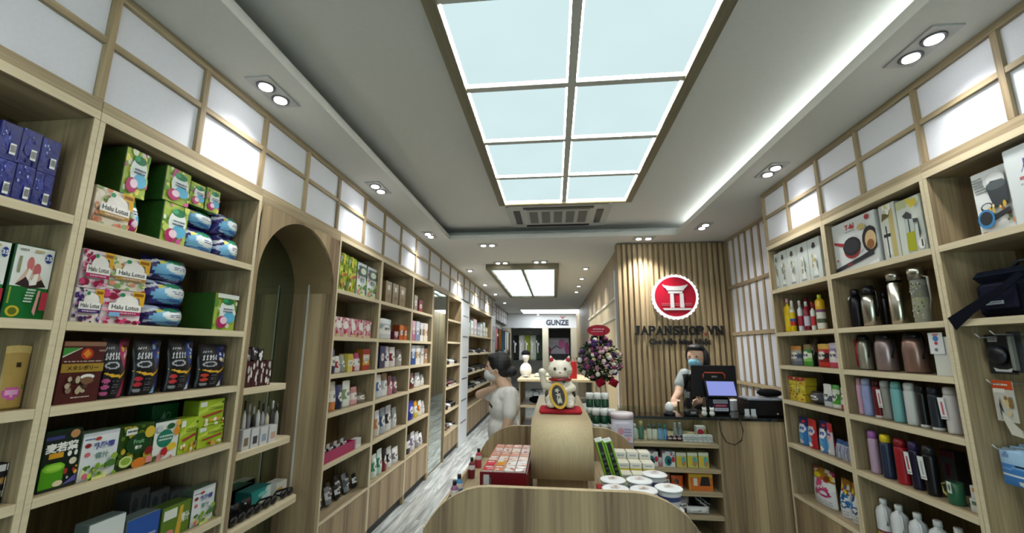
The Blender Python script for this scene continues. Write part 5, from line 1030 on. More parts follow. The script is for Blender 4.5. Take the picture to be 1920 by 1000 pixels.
s.pouch('detergent_bag', 'large white and magenta detergent bag', 'bag', 1518, 1558, 878, BIG('#b02a6a', '#d04a80', 1), '#c9b070', .10, nx=24, nz=32); s.pouch('detergent_bag', 'large white-blue detergent bag, further', 'bag', 1570, 1588, 898, BIG('#1c5a94', '#2a7ab8', 4), '#c0a860', .10, nx=18, nz=28); s.pouch('detergent_bag', 'large white-blue detergent bag, nearer', 'bag', 1589, 1610, 908, BIG('#1a4f8c', '#3a86c0', 7), '#c0a860', .10, nx=18, nz=28)

# flask bay
s = Shelf('R', ZR[0], 'top shelf, '+VA, .04)
s.box('carton', 'white carton picturing a black and red frying pan', 'box', 1563, 1653, 410, d_pan(), '#c0c5c6', .10)
s.box('carton', 'pale green carton picturing a coffee press', 'box', 1662, 1692, 383, d_pour(3), '#b8bdb0', .10); s.box('carton', 'pale carton picturing a glass tea jug', 'box', 1694, 1742, 372, d_jug(2, '#a3a81c'), '#bcc4b8', .10)
s = Shelf('R', ZR[1], 'second shelf, '+VA, .04)
ST, BK = '#b8b5ac', '#16161a'
o, r, h = s.round('carafe', 'black vacuum carafe', 'flask', 1588, 1616, 545, [('body', 'metal', [(.92, 0, '#1a191d'), (1, .03, '#26252a'), (1, .62, '#1e1d21'), (.85, .76, '#1a191d'), (.55, .84, '#1a191d')]), ('lid', 'plastic', [(.6, .841, BK), (.62, .95, BK), (.4, 1, BK)])], .10)
MB().tube([(r*.5, 0, h*.9), (r*1.35, 0, h*.86), (r*1.4, 0, h*.5), (r*1.0, 0, h*.3)], r*.13, BK).build('handle', 'plastic', o, True); MB().lathe([(r*.3, h*.72, '#d8d8d8'), (r*.3, h*.80, '#d8d8d8')], -r*.62, -r*.5, 10).build('label', 'paper', o, True)
o, r, h = s.round('carafe', 'brushed steel vacuum jug with a black lid', 'flask', 1620, 1656, 537, [('body', 'chrome', [(.9, 0, '#6a6862'), (1, .03, ST), (1, .60, ST), (.9, .72, ST), (.62, .80, '#8a877e')]), ('lid', 'plastic', [(.66, .801, BK), (.7, .90, BK), (.55, 1, BK)])], .10)
MB().tube([(r*.6, 0, h*.88), (r*1.4, 0, h*.84), (r*1.45, 0, h*.45), (r*1.02, 0, h*.25)], r*.13, BK).build('handle', 'plastic', o, True); MB().tube([(-r*.5, 0, h*.9), (-r*1.0, 0, h*.93)], r*.16, BK).build('spout', 'plastic', o, True)
s.round('flask', 'matt black flask in the gap', 'flask', 1658, 1672, 548, [('body', 'plastic', [(.9, 0, '#121216'), (1, .03, '#121216'), (1, .78, '#17171c'), (.8, .82, '#17171c')]), ('lid', 'plastic', [(.8, .821, BK), (.8, 1, BK)])], .16)
s.round('flask', 'tall steel flask with a dome cup', 'flask', 1673, 1708, 507, [('body', 'chrome', [(.92, 0, '#7a776f'), (1, .02, '#c9c5ba'), (1, .72, '#c9c5ba'), (.78, .76, '#2a2a2c'), (.78, .795, '#2a2a2c')]), ('cup', 'chrome', [(.95, .80, '#c0bdb4'), (.97, .92, '#c9c6bd'), (.75, .98, '#c9c6bd'), (.3, 1, '#b8b5ac')])], .10)
o, r, h = s.round('pitcher', 'patterned glass pitcher with a steel lid', 'pitcher', 1716, 1754, 502, [('body', 'plastic', [(.92, 0, '#8a8c80'), (1, .03, '#8f9184'), (1, .25, '#9a9d88'), (.96, .45, '#7d7f76'), (.92, .66, '#8f9189'), (.9, .78, '#6a6b66')]), ('lid', 'chrome', [(1.02, .781, '#a8a79e'), (1.08, .90, '#c9c8c0'), (1.12, .96, '#d0cfc8'), (.9, 1, '#b0afa6')])], .09)
m = MB(); rnd = random.Random(3)
for k in range(40):
    a, zz = rnd.uniform(-2.6, -.5), rnd.uniform(.08, .7); m.ell((r*1.0*cos(a), r*1.0*sin(a), h*zz), (r*.09, r*.09, h*.02), rnd.choice(['#b8b04a', '#d8d4c0', '#5c6a44', '#c9c4b0']), 6, 4)
m = m.build('flower_print', 'paper', o, True); m['kind'] = 'stuff'
MB().tube([(r*.9, 0, h*.82), (r*1.6, -r*.1, h*.8), (r*1.7, -r*.1, h*.4), (r*1.0, 0, h*.22)], r*.13, '#c9c9c4').build('handle', 'plastic', o, True)
s = Shelf('R', ZR[2], 'third shelf, '+VA, .04)
def pot(desc, u0, u1, vt, c, dark, lid='#141418', red=False):
    o, r, h = s.round('vacuum_pot', desc, 'flask', u0, u1, vt, [('body', 'metal', [(.93, 0, dark), (1, .03, c), (1, .55, c), (.94, .74, c), (.78, .84, c)]), ('lid', 'plastic', [(.8, .841, lid), (.78, .92, lid), (.5, 1, lid)])], .11, n=26)
    MB().tube([(r*.7, -r*.1, h*.93), (r*1.2, -r*.2, h*.9), (r*1.25, -r*.2, h*.55), (r*1.0, -r*.2, h*.35)], r*.10, lid).build('handle', 'plastic', o, True)
    if red: MB().lathe([(.006, .02, '#b02030'), (.006, h*.85, '#b02030')], -r*.8, -r*.75, 8).build('red_tag', 'plastic', o, True)
    return o
pot('brushed steel vacuum pot with a red tag', 1612, 1641, 628, '#b5b3a6', '#6a6862', red=True)
pot('mauve vacuum pot', 1645, 1690, 624, '#a39295', '#6a5c5e'); pot('rose brown vacuum pot', 1697, 1750, 622, '#9a7c72', '#5c4842')
o = s.box('carton', 'tall white carton with a label hanging in front', 'box', 1758, 1795, 632, [('R', 0, 0, 1, 1, '#d9dbd4')], '#cfd2cb', .09)
label_mb(.075, .10, [('R', 0, 0, 1, 1, '#e6e7ea'), ('E', .5, .72, .2, .14, '#4a80c0'), ('R', .3, .85, .7, .95, '#c98a8a'), ('E', .5, .5, .12, .08, '#c0405a'), ('E', .45, .2, .12, .08, '#7a8a90')], -.05).shift((-.02, 0, .10)).build('hang_label', 'paper', o, True)
s = Shelf('R', ZR[3], 'fourth shelf, '+VA, .04)
def bott(desc, u0, u1, vt, c, cap, band=None, tagc=None, depth=.065, base=None, name='flask'):
    prof = [(.88, 0, band or c), (1, .02, band or c), (1, .07, c), (1, .70, c), (.98, .78, c), (.86, .82, c)]
    o, r, h = s.round(name, desc, 'bottle', u0, u1, vt, [('body', 'plastic', prof), ('lid', 'plastic', [(.88, .821, cap), (.9, .93, cap), (.78, .985, cap), (.4, 1, cap)])], depth)
    if tagc: label_mb(r*1.25, h*.46, [('R', 0, 0, 1, 1, '#e9e9ea'), ('R', .35, .2, .65, .8, tagc), ('W', .1, .04, .9, .14, 3, 1, '#888')], -r-.004).xform(Matrix.Translation((-r*.35, 0, h*.30)) @ Matrix.Rotation(radians(-4), 4, 'Y')).build('hang_tag', 'paper', o, True)
    return o
for a in (('pink bottle', 1609, 1623, 709, '#cfa2bb', '#d8a8b0'), ('lavender blue bottle', 1621, 1643, 710, '#949cc9', '#aab4d8'), ('dark red bottle with a white band', 1642, 1662, 713, '#6a1018', '#4a0c12', '#dcd8d4'), ('white tagged grey bottle', 1657, 1680, 714, '#8f8c86', '#b8b8ba', None, '#b85a64'), ('turquoise bottle', 1677, 1703, 716, '#74b0b2', '#74b4b4'),
          ('white bottle', 1702, 1729, 718, '#c9cccb', '#dfe0e0'), ('black bottle with a white base', 1727, 1748, 722, '#121217', '#1a1a20', '#dcdcdc'), ('charcoal bottle with a white base', 1748, 1776, 725, '#242a32', '#20252c', '#d4d4d4'), ('white bottle with a hanging white tag', 1778, 1811, 726, '#cfcacb', '#dcd8d8', None, '#c05a64')): bott(*a)
s = Shelf('R', ZR[4], 'fifth shelf, '+VA, .045)
o = bott('lilac bottle', 1634, 1656, 808, '#b79bb4', '#b06cb8'); o = bott('yellow capped navy bottle with a green print', 1657, 1683, 815, '#28344e', '#e0c61c', '#1f2c4c')
r_ = .036
bott('red bottle with a white neck band', 1684, 1714, 823, '#a01c28', '#8c1822', '#b02430'); bott('deep purple bottle with a white tag', 1712, 1738, 828, '#1d1833', '#3a2a58', None, '#b0304a'); bott('black sports bottle with a grey tag', 1739, 1770, 836, '#101016', '#2a2a2e', None, '#a9b8b8')
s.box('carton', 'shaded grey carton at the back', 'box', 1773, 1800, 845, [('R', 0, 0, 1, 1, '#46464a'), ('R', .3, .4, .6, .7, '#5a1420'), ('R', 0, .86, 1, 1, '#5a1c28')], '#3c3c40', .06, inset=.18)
o, r, h = s.round('mug', 'green glass mug with a yellow handle', 'mug', 1778, 1815, 903, [('body', 'plastic', [(.92, 0, '#2c5a44'), (1, .04, '#2f6a4c'), (1, .6, '#3a6a4a'), (1.0, .98, '#2f4c3c'), (.9, .98, '#22382c'), (.9, .5, '#22382c')])], .06)
MB().tube([(-r*.9, -r*.3, h*.85), (-r*1.6, -r*.5, h*.75), (-r*1.5, -r*.5, h*.4), (-r*.9, -r*.3, h*.2)], r*.14, '#b0a860').build('handle', 'plastic', o, True); label_mb(r*.7, h*.5, [('R', 0, 0, 1, 1, '#d8dcd4'), ('E', .5, .5, .25, .3, '#5c6a60')], -r-.002).shift((r*.3, 0, h*.5)).build('label', 'paper', o, True)
for k in range(2): s.box('carton', 'small white and orange carton, %s' % ('lower', 'upper')[k], 'box', 1822, 1842, 905, [('R', 0, 0, 1, 1, '#d4d2cc'), ('R', .2, .55, .8, .85, '#c9803a' if k else '#5a7a6a')], '#c0beb8', .05, base=None if k == 0 else zz_, h=.055); zz_ = s.items[-1][1]['top']
s = Shelf('R', .546, 'lowest shelf, '+VA, .05)
for k, (u0, u1, vt) in enumerate(((1633, 1669, 933), (1667, 1707, 947), (1701, 1744, 962), (1738, 1786, 976), (1778, 1826, 990))):
    o, r, h = s.round('plastic_jug', 'white jug with loop handle', 'jug', u0, u1, vt, [('body', 'plastic', [(.92, 0, '#8a9a2c'), (1, .03, '#b8c82c'), (1, .22, '#7a1c4c'), (1, .27, '#dfe1e4'), (1, .66, '#dfe1e4'), (.8, .78, '#dfe1e4'), (.40, .84, '#dfe1e4'), (.36, .88, '#dfe1e4')]), ('cap', 'plastic', [(.42, .881, '#eceeee'), (.42, .98, '#eceeee'), (.36, 1, '#e4e6e6')])], .09, n=22, zr=.17)
    MB().tube([(r*.3, -r*.2, h*.84), (r*1.0, -r*.5, h*.80), (r*1.12, -r*.5, h*.55), (r*.9, -r*.4, h*.42)], r*.16, '#dfe1e4', 8).build('handle', 'plastic', o, True)
# bay at the right edge
s = Shelf('R', ZR[0], 'top shelf, '+VC, .05)
s.box('carton', 'white carton picturing a black kettle', 'box', 1842, 1912, 318, d_kettle(), '#cfd3d3', .12); s.box('carton', 'tall white carton with purple initials', 'box', 1908, 2010, 266, d_mv(), '#ccd2d4', .10, inset=.02)
s = Shelf('R', ZR[1], 'second shelf, '+VC, .03)
xf = RX+.03; y0, y1 = yat(1832, xf, s.z), yat(1960, xf, s.z); yc = (y0+y1)/2; w = abs(y1-y0); h = zat(500, xf, yc)-s.z
t = thing('cooler_bag', None, None, (xf+.09, yc, s.z+.001), -pi/2)
MB().bbox(-w/2, w/2, -.088, .088, 0, h*.72, .02, '#11141f').build('body', 'cloth', t, True); MB().bbox(-w/2-.008, w/2+.008, -.095, .095, h*.721, h*.96, .025, '#171c2a').build('lid', 'cloth', t, True); MB().bbox(-w*.32, w*.22, -.105, -.0885, .03, h*.66, .006, '#1a1b2c').build('front_pocket', 'cloth', t, True)
label_mb(.07, .014, [('R', 0, 0, 1, 1, '#a8b0b8'), ('W', .1, .3, .9, .8, 3, 1, '#5a6270')], -.1055).shift((-w*.1, 0, .05)).build('badge', 'paper', t, True); MB().tube([(-w*.2, 0, h*.96), (-w*.05, 0, h*1.12), (w*.3, 0, h*1.12), (w*.4, 0, h*.96)], .008, '#2a2c34').build('carry_handle', 'plastic', t, True)
pa, pb = at(1784, 608, x=RX-.012), at(1885, 540, x=RX-.012)
m = MB(); A = Matrix.Translation(t.location).inverted(); Rz = Matrix.Rotation(pi/2, 4, 'Z')
pts = [Vector((RX-.012, pa.y, pa.z)), Vector((RX-.02, pa.y*.6+pb.y*.4, pa.z*.6+pb.z*.4+.002)), Vector((RX-.022, pb.y, pb.z)), Vector((RX-.01, pb.y-.06, pb.z+.05))]
wd = [.030, .020, .013, .012]
for i in range(3):
    a, b = pts[i], pts[i+1]; d = Vector((0, -(b.z-a.z), b.y-a.y)).normalized()
    for dx, rev in ((0, 0), (.004, 1)):
        q = [a+d*wd[i], a-d*wd[i], b-d*wd[i+1], b+d*wd[i+1]]; q = [p+Vector((dx, 0, 0)) for p in q]; m.face(q[::-1] if rev else q, '#0d101c')
    for sg in (1, -1):
        q = [a+d*wd[i]*sg, b+d*wd[i+1]*sg]; m.face([q[0], q[1], q[1]+Vector((.004, 0, 0)), q[0]+Vector((.004, 0, 0))], '#0d101c')
m.build('strap', 'cloth', t); s.place(t, 'navy black cooler bag with its strap hanging out', 'bag', yc, s.z, 0)
# hooks with hanging packs under the bag
HB = RB-.0125
def hook(y, z, label, L_=.27):
    t = thing('display_hook', label, 'hook', (HB, y, z)); MB().tube([(HB, y, z), (HB-L_, y, z), (HB-L_-.015, y, z+.015)], .003, '#c9cacc').build('wire', 'metal', t); MB().box(HB-.004, HB-.0005, y-.015, y+.015, z-.015, z+.015, '#b8b8ba').build('base_plate', 'metal', t); return t
def hang(name, label, u0, u1, v0, v1, mk, depth, grp='packs hanging on hooks at the right edge', cat='pack'):
    x = HB-depth; a, b = yat(u0, x, at((u0+u1)/2, (v0+v1)/2, x=x).z), yat(u1, x, at((u0+u1)/2, (v0+v1)/2, x=x).z); yc = min((a+b)/2, 2.0-abs(a-b)/2)
    zt, zb_ = zat(v0, x, yc), zat(v1, x, yc); o = mk(abs(a-b), zt-zb_); o.name = name; o.location = (x, yc, zb_); o.rotation_euler = (0, 0, -pi/2); tag(o, label, cat, grp); return yc, zt, o
def mk_blister(w, h):
    o = MB().bbox(-w/2, w/2, -.0015, .0015, 0, h, .001, '#2a2b30').build('card', 'card'); MB().lathe([(.0001, 0, '#16161d'), (w*.36, .004, '#1a1a22'), (w*.36, .018, '#22222c'), (w*.2, .026, '#14141c'), (.0001, .027, '#14141c')], 0, 0, 20).xform(Matrix.Translation((0, -.003, h*.48)) @ Matrix.Rotation(pi/2, 4, 'X')).build('gadget', 'plastic', o, True)
    label_mb(w*.35, h*.14, [('R', 0, 0, 1, 1, '#d8d8d8'), ('W', .1, .2, .9, .8, 4, 2, '#666')], -.002).shift((-w*.2, 0, h*.82)).build('price_label', 'paper', o, True); label_mb(w*.7, h*.14, [('P', [(.1, 0), (.9, 0), (1, .7), (.7, .4), (.3, .4), (0, .7)], '#d6d6d8')], -.002).shift((0, 0, h*.06)).build('printed_band', 'paper', o, True); return o
def mk_brush(w, h):
    o = MB().bbox(-w/2, w/2, -.0015, .0015, 0, h, .001, '#3a3b40').build('card', 'card'); MB().bbox(-w*.12, w*.12, -.025, -.002, h*.05, h*.9, .004, '#7c7f78').build('brush_handle', 'plastic', o, True); return o
y, z, o = hang('blister_pack', 'black blister pack with a round gadget', 1838, 1888, 628, 702, mk_blister, .20); hook(y, z-.012, 'wire hook holding the black blister pack')
y, z, o = hang('blister_pack', 'dark pack with a grey strip beside the black blister pack', 1893, 1921, 622, 700, mk_brush, .20); hook(y, z-.012, 'wire hook holding the dark striped pack')
def mk_spat(w, h):
    o = MB().bbox(-w/2, w/2, -.0015, .0015, h*.25, h, .001, '#c9c4b8').build('card', 'card'); label_mb(w, h*.75, [('R', 0, 0, 1, 1, '#c9c6be'), ('R', 0, .78, 1, 1, '#c94a1c'), ('R', .05, .70, .6, .80, '#e6e2da'), ('W', .1, .86, .8, .94, 2, 1, '#f0dcd0'), ('N', .5, .2, .95, .55, 3, 8, .06, .12, ['#b8935a', '#8a6a3c', '#d8c49a'])], -.0018).shift((0, 0, h*.25)).build('printed_front', 'paper', o, True)
    MB().prism([(-w*.16, h*.72), (-w*.28, h*.7), (-w*.16, h*.3), (w*.1, h*.03), (w*.62, 0), (w*.6, h*.12), (w*.3, h*.22), (-.02, h*.46)][::-1], -.008, -.003, 'y', '#d2cfc2').build('spatula', 'plastic', o, True); return o
y, z, o = hang('utensil_pack', 'white plastic spatula on an orange-topped card', 1868, 1908, 714, 818, mk_spat, .23); hook(y, z-.012, 'wire hook holding the spatula card')
def mk_mask(w, h): return pouch_mb(w, h, .025, [('R', 0, 0, 1, 1, '#3f7fc4'), ('R', 0, .6, 1, 1, '#9cc0e0'), ('R', 0, .30, 1, .36, '#e4ecf2'), ('E', .25, .84, .12, .09, '#6f8fb8'), ('P', [(.55, .6), (.8, .5), (.9, .62)], '#101626'), ('E', .7, .1, .15, .08, '#dfeaf2'), ('P', [(0, .45), (1, .5), (1, .56), (0, .5)], '#6fa4d6')], '#7aa8d4', 16, 18, pillow=True).build('pack', 'gloss')
for k in range(4): y, z, o = hang('mask_pack', 'light blue flat pack on a hook, %s in its line' % ('front', 'second', 'third', 'rearmost')[k], 1878+7*k, 1938+6*k, 846-3*k, 915-3*k, mk_mask, .255-.035*k, 'light blue packs on one hook')
hook(y, z-.014, 'wire hook holding the light blue packs', .285)

# ================================================================== ON AND IN THE COUNTER
class Front(Shelf):
    """goods on shelves that face the camera: picture columns on a plane y"""
    def __init__(s, z, phrase, yf): s.wall, s.z, s.phrase, s.items, s.yf = 'L', z, phrase, [], yf; LVL.append(s)
    def box(s, name, desc, cat, u0, u1, vt, ops, side='#ddd', d=.1, base=None, yf=None, mat='card', h=None):
        z = s.z if base is None else base; yf = yf or s.yf; a, b = xat(u0, yf, z), xat(u1, yf, z); xc, w = (a+b)/2, b-a; h = h or zat(vt, xc, yf)-z
        o = MB().bbox(-w/2, w/2, -d/2, d/2, 0, h, .002, side).build(name, mat); o.location = (xc, yf+d/2, z+.0004)
        if ops: label_mb(w*.98, h*.98, ops, -d/2-.0002).build('printed_front', mat, o, True)
        o['top'] = z+h+.0006; s.place(o, desc, cat, xc, z, 0); return o
    def pouch(s, name, desc, cat, u0, u1, vt, ops, col, d=.06, pillow=False, yf=None, base=None):
        z = s.z if base is None else base; yf = yf or s.yf; a, b = xat(u0, yf, z), xat(u1, yf, z); xc, w = (a+b)/2, b-a; h = zat(vt, xc, yf)-z
        o = pouch_mb(w, h, d, ops, col, 12, 14, .5, pillow).build(name, 'gloss'); o.location = (xc, yf+d/2, z+.0006); s.place(o, desc, cat, xc, z, 0); o['top'] = z+h; return o
    def round(s, name, desc, cat, u0, u1, vt, parts, yf=None, base=None, n=16, group=None):
        z = s.z if base is None else base; yf = yf or s.yf; a, b = xat(u0, yf, z), xat(u1, yf, z); xc, r = (a+b)/2, (b-a)/2; h = zat(vt, xc, yf)-z; root = None
        for nm, mt, prof in parts:
            mb = MB().lathe([(p[0]*r, p[1]*h, p[2]) for p in prof], 0, 0, n)
            if root is None: root = mb.build(name, mt); root.location = (xc, yf, z+.0004)
            else: mb.build(nm, mt, root, True)
        s.place(root, desc, cat, xc, z, 0); return root, r, h
PD = 'of counter display'
s = Front(CSH[0], 'top shelf '+PD, 3.63)
TUBE = lambda c, cap: [('bottle', 'plastic', [(.9, 0, c), (1, .05, c), (1, .62, c), (.7, .72, c)]), ('cap', 'plastic', [(.6, .721, cap), (.6, 1, cap)])]
for k, (u0, u1, vt, c, cap, nm) in enumerate(((1186, 1195, 795, '#c9d8d4', '#d8e4e0', 'pale mint'), (1197, 1208, 790, '#4f7a6c', '#c9c08a', 'teal'), (1213, 1222, 796, '#d8d8cc', '#5a6a70', 'cream'), (1223, 1233, 797, '#dcdccf', '#4a5a60', 'white'), (1234, 1243, 795, '#7ab0d8', '#3a7a74', 'sky blue'), (1244, 1252, 797, '#6aa4d4', '#3f8a7a', 'blue'), (1263, 1270, 793, '#9aa8a8', '#c9d0d0', 'grey'), (1272, 1280, 793, '#8a9a9c', '#b8c4c4', 'smoky'))): s.round('lotion_bottle', '%s lotion bottle' % nm, 'bottle', u0, u1, vt, TUBE(c, cap), 3.70)
for k in range(4): s.pouch('sachet', 'small maroon sachet lying at the front', 'sachet', 1252+9*k, 1262+9*k, 818, R('#4a2434', '#7a4a5c', '#3a1c28'), '#4a2434', .05, True, 3.64)
for k in range(6): s.box('small_box', 'small white box in the front row', 'box', 1281+9.5*k, 1289.5+9.5*k, 817, [('R', 0, 0, 1, 1, '#d8dcdc'), ('W', .1, .2, .9, .8, k, 2, '#8a9aa0'), ('E', .5, .7, .2, .15, '#c9a0a4' if k % 2 else '#8ab0a0')], '#cfd4d4', .05, yf=3.64)
s.box('small_box', 'red and white box standing behind', 'box', 1307, 1325, 800, [('R', 0, 0, 1, 1, '#e4dede'), ('E', .4, .5, .35, .3, '#c92c44'), ('R', .75, .2, .95, .8, '#c9a03a')], '#d8d0d0', .06, yf=3.78)
s = Front(CSH[1], 'second shelf '+PD, 3.60)
for k, (u0, u1) in enumerate(((1211, 1235), (1243, 1267))): s.box('carton', 'white carton with teal and red shapes', 'box', u0, u1, 847, [('R', 0, 0, 1, 1, '#d8dcdc'), ('E', .45, .4, .3, .34, '#1f7a84'), ('E', .5, .35, .14, .18, '#15262c'), ('E', .85, .5, .14, .2, '#b8304a'), ('N', 0, .75, 1, 1, k, 6, .06, .1, ['#c94a5c', '#3a5a9a', '#e4e4e4'])], '#c9cfcf', .10)
s.box('carton', 'dark green carton showing behind', 'box', 1233, 1244, 847, R('#155a3c', '#1a4a34'), '#124a32', .08, yf=3.75); s.box('carton', 'small pink carton in the gap', 'box', 1235.5, 1242.5, 858, R('#c97a88', '#e4d0d4'), '#c08a94', .05, yf=3.62)
for k in range(3): s.box('carton', 'yellow-green and white carton', 'box', 1269+21*k, 1288+21*k, 849, [('R', 0, 0, 1, 1, '#c9c464'), ('R', 0, .8, 1, 1, '#d8dcd0'), ('E', .7, .4, .25, .35, '#5aa8a0'), ('E', .3, .4, .2, .3, '#d8b83a'), ('E', .75, .25, .14, .18, '#c9783a')], '#c0bc80', .10)
s = Front(CSH[2], 'third shelf '+PD, 3.60)
s.pouch('sachet', 'pale orange pouch', 'pouch', 1243, 1259, 890, R('#c98a64', '#e4d4c8', '#b86a44'), '#b87a54', .06); s.pouch('sachet', 'bright orange pouch with a black mark', 'pouch', 1261, 1284, 894, [('R', 0, 0, 1, 1, '#cf5a24'), ('E', .4, .6, .2, .2, '#2a1612'), ('R', .5, .2, .9, .3, '#e8c9a8')], '#c04a1c', .06)
s.box('carton', 'orange and yellow flat carton', 'box', 1292, 1338, 889, [('R', 0, 0, 1, 1, '#d0702a'), ('R', 0, .8, 1, 1, '#dcae34'), ('P', [(.45, .3), (.55, .85), (.85, .85), (.9, .3)], '#26201e'), ('R', .2, .3, .36, .75, '#e4dccc'), ('R', 0, 0, .06, .9, '#c9a03a')], '#c0642a', .12)
s = Front(CSH[3], 'fourth shelf '+PD, 3.60)
s.pouch('sachet', 'grey violet pack lying flat', 'pack', 1266, 1297, 935, R('#8a7f8c', '#6a6070', '#a9a0a8'), '#7a707c', .12, True); s.pouch('sachet', 'black pack with white diagonal bands', 'pack', 1303, 1338, 938, [('R', 0, 0, 1, 1, '#1c1c20'), ('P', [(.1, 1), (.25, 1), (1, .1), (.9, 0)], '#d8d8d8'), ('P', [(.4, 1), (.5, 1), (1, .4), (1, .3)], '#c9c9c9')], '#1c1c20', .12, True, yf=3.67); s.pouch('sachet', 'white flat pack at the front', 'pack', 1290, 1332, 952, R('#c9ccd0', '#dfe0e2'), '#c9ccd0', .05, True, 3.58)

# till: point-of-sale terminal seen from behind, customer display, drawer, scanner
ps = thing('pos_terminal', 'black till terminal seen from behind with a lit customer display', 'till', (1.375, 3.78, CTZ+.0006))
px_ = 1.375
m = MB().bbox(1.19-px_, 1.56-px_, -.012, .012, .135, .40, .006, '#101014'); m.build('monitor_back', 'plastic', ps, True)
arc = [(-.105, .0, 0)]
pts = [(-.094, -.016, .285), (-.094, -.016, .32), (-.08, -.016, .338), (.07, -.016, .338), (.084, -.016, .32), (.084, -.016, .285)]
MB().tube(pts, .007, '#a8442a', 6).build('orange_trim', 'plastic', ps, True)
lettering('maker_mark', 'IMIN', 0, -.0135, .305, .016, .001, '#9a9a9c', .02, parent=ps)
m = MB().bbox(-.125, .125, -.006, .006, -.072, .072, .003, '#1a1a20').xform(Matrix.Translation((.03, -.06, .208)) @ Matrix.Rotation(radians(-22), 4, 'X')); disp = m.build('customer_display', 'plastic', ps, True)
m = MB().box(-.112, .112, -.0085, -.0062, -.060, .060).xform(Matrix.Translation((.03, -.06, .208)) @ Matrix.Rotation(radians(-22), 4, 'X')); m.build('screen', 'screen', disp, True)
m = MB().bbox(-.095, .10, -.05, .05, 0, .134, .012, '#0e0e12'); m.build('stand', 'plastic', ps, True)
label_mb(.13, .095, [('R', 0, 0, 1, 1, '#1a2050'), ('R', .05, .68, .95, 1, '#b8bac4'), ('W', .1, .75, .9, .95, 3, 2, '#5a5a6a'), ('R', .1, .36, .9, .62, '#8c2434'), ('W', .2, .42, .8, .56, 5, 1, '#d8a0a8'), ('R', .1, .04, .95, .30, '#c4c6ce'), ('W', .15, .1, .9, .26, 7, 1, '#5a6ab0')], -.051).shift((.02, 0, .022)).build('stickers', 'paper', ps, True)
cab = MB().tube([(1.300, 3.536, 1.062), (1.305, 3.527, .96), (1.34, 3.525, .885), (1.40, 3.525, .865), (1.455, 3.526, .90), (1.475, 3.53, .97), (1.46, 3.536, 1.062)], .004, '#2a2420', 6).build('power_cable', 'plastic'); tag(cab, 'thin dark cable looping down the counter front', 'cable')
dr = thing('receipt_printer', 'black receipt printer at the right end of the counter', 'printer', (1.70, 3.72, CTZ+.0006))
MB().bbox(-.13, .17, -.09, .12, 0, .125, .01, '#0f0f13').build('body', 'plastic', dr, True); MB().bbox(-.125, .165, -.092, .10, .1255, .142, .004, '#8a8f9a').build('lid', 'plastic', dr, True); MB().box(.09, .1, -.0915, -.0905, .02, .03, '#d8d8d8').build('badge', 'plastic', dr, True)
b_ = MB().ell((0, 0, .035), (.10, .07, .034), '#121216', 14, 8).build('black_bag', 'cloth', None, True, (1.80, 3.74, CTZ+.144)); tag(b_, 'soft black bag on top of the receipt printer', 'bag')
pp = MB().bbox(-.06, .06, -.04, .04, 0, .09, .004, '#d8dade').build('paper_roll_box', 'paper', None, True, (1.60, 3.98, CTZ+.0006), .5); tag(pp, 'white paper box left of the receipt printer', 'box')
for k in range(2):
    sc_ = thing('tag_holder', ('left', 'right')[k]+' small clear card holder beside the till', 'card holder', (1.555+.05*k, 3.62, CTZ+.0006)); MB().bbox(-.02, .02, -.012, .012, 0, .012, .002, '#b8babd').build('base', 'plastic', sc_, True); MB().bbox(-.018, .018, -.002, .002, .0125, .06, .001, '#c9cdd2').build('card', 'paper', sc_, True)
wh = thing('barcode_scanner', 'white dome scanner on a dark base at the counter edge', 'scanner', (.955, 3.66, CTZ+.0006))
MB().lathe([(.045, 0, '#26262c'), (.05, .012, '#26262c'), (.03, .022, '#26262c')], 0, 0, 18).build('base', 'plastic', wh, True); MB().lathe([(.022, .0225, '#d8dadb'), (.038, .045, '#dfe1e2'), (.032, .075, '#e4e6e6'), (.008, .10, '#e4e6e6')], 0, 0, 18).build('dome', 'plastic', wh, True)
mo = thing('card_reader', 'black card reader lying on the glass counter top', 'card reader', (1.125, 3.64, CTZ+.0006), .3); MB().bbox(-.06, .06, -.035, .035, 0, .045, .012, '#15151a').build('body', 'plastic', mo, True); MB().box(-.03, .02, -.036, -.0355, .015, .032, '#8a8f92').build('display', 'plastic', mo, True)
for k in range(2):
    fg = thing('cat_figurine', ('left', 'right')[k]+' of two small white figurines beside the till', 'figurine', (1.215+.06*k, 3.60, CTZ+.0006), 0, 'figurines beside the till')
    body('body', [('ell', (0, 0, .022), (.022, .018, .022), '#dcdcd6'), ('ell', (0, -.004, .052), (.018, .016, .017), '#e4e4de'), ('limb', (-.012, 0, .06), .006, (-.014, 0, .075), .002, '#dcdcd6'), ('limb', (.012, 0, .06), .006, (.014, 0, .075), .002, '#dcdcd6')], .003, 'ceramic', fg, 2)
    for q in (-1, 1): MB().ell((q*.007, -.019, .055), .0022, '#222').build('eye', 'ceramic', fg, True)

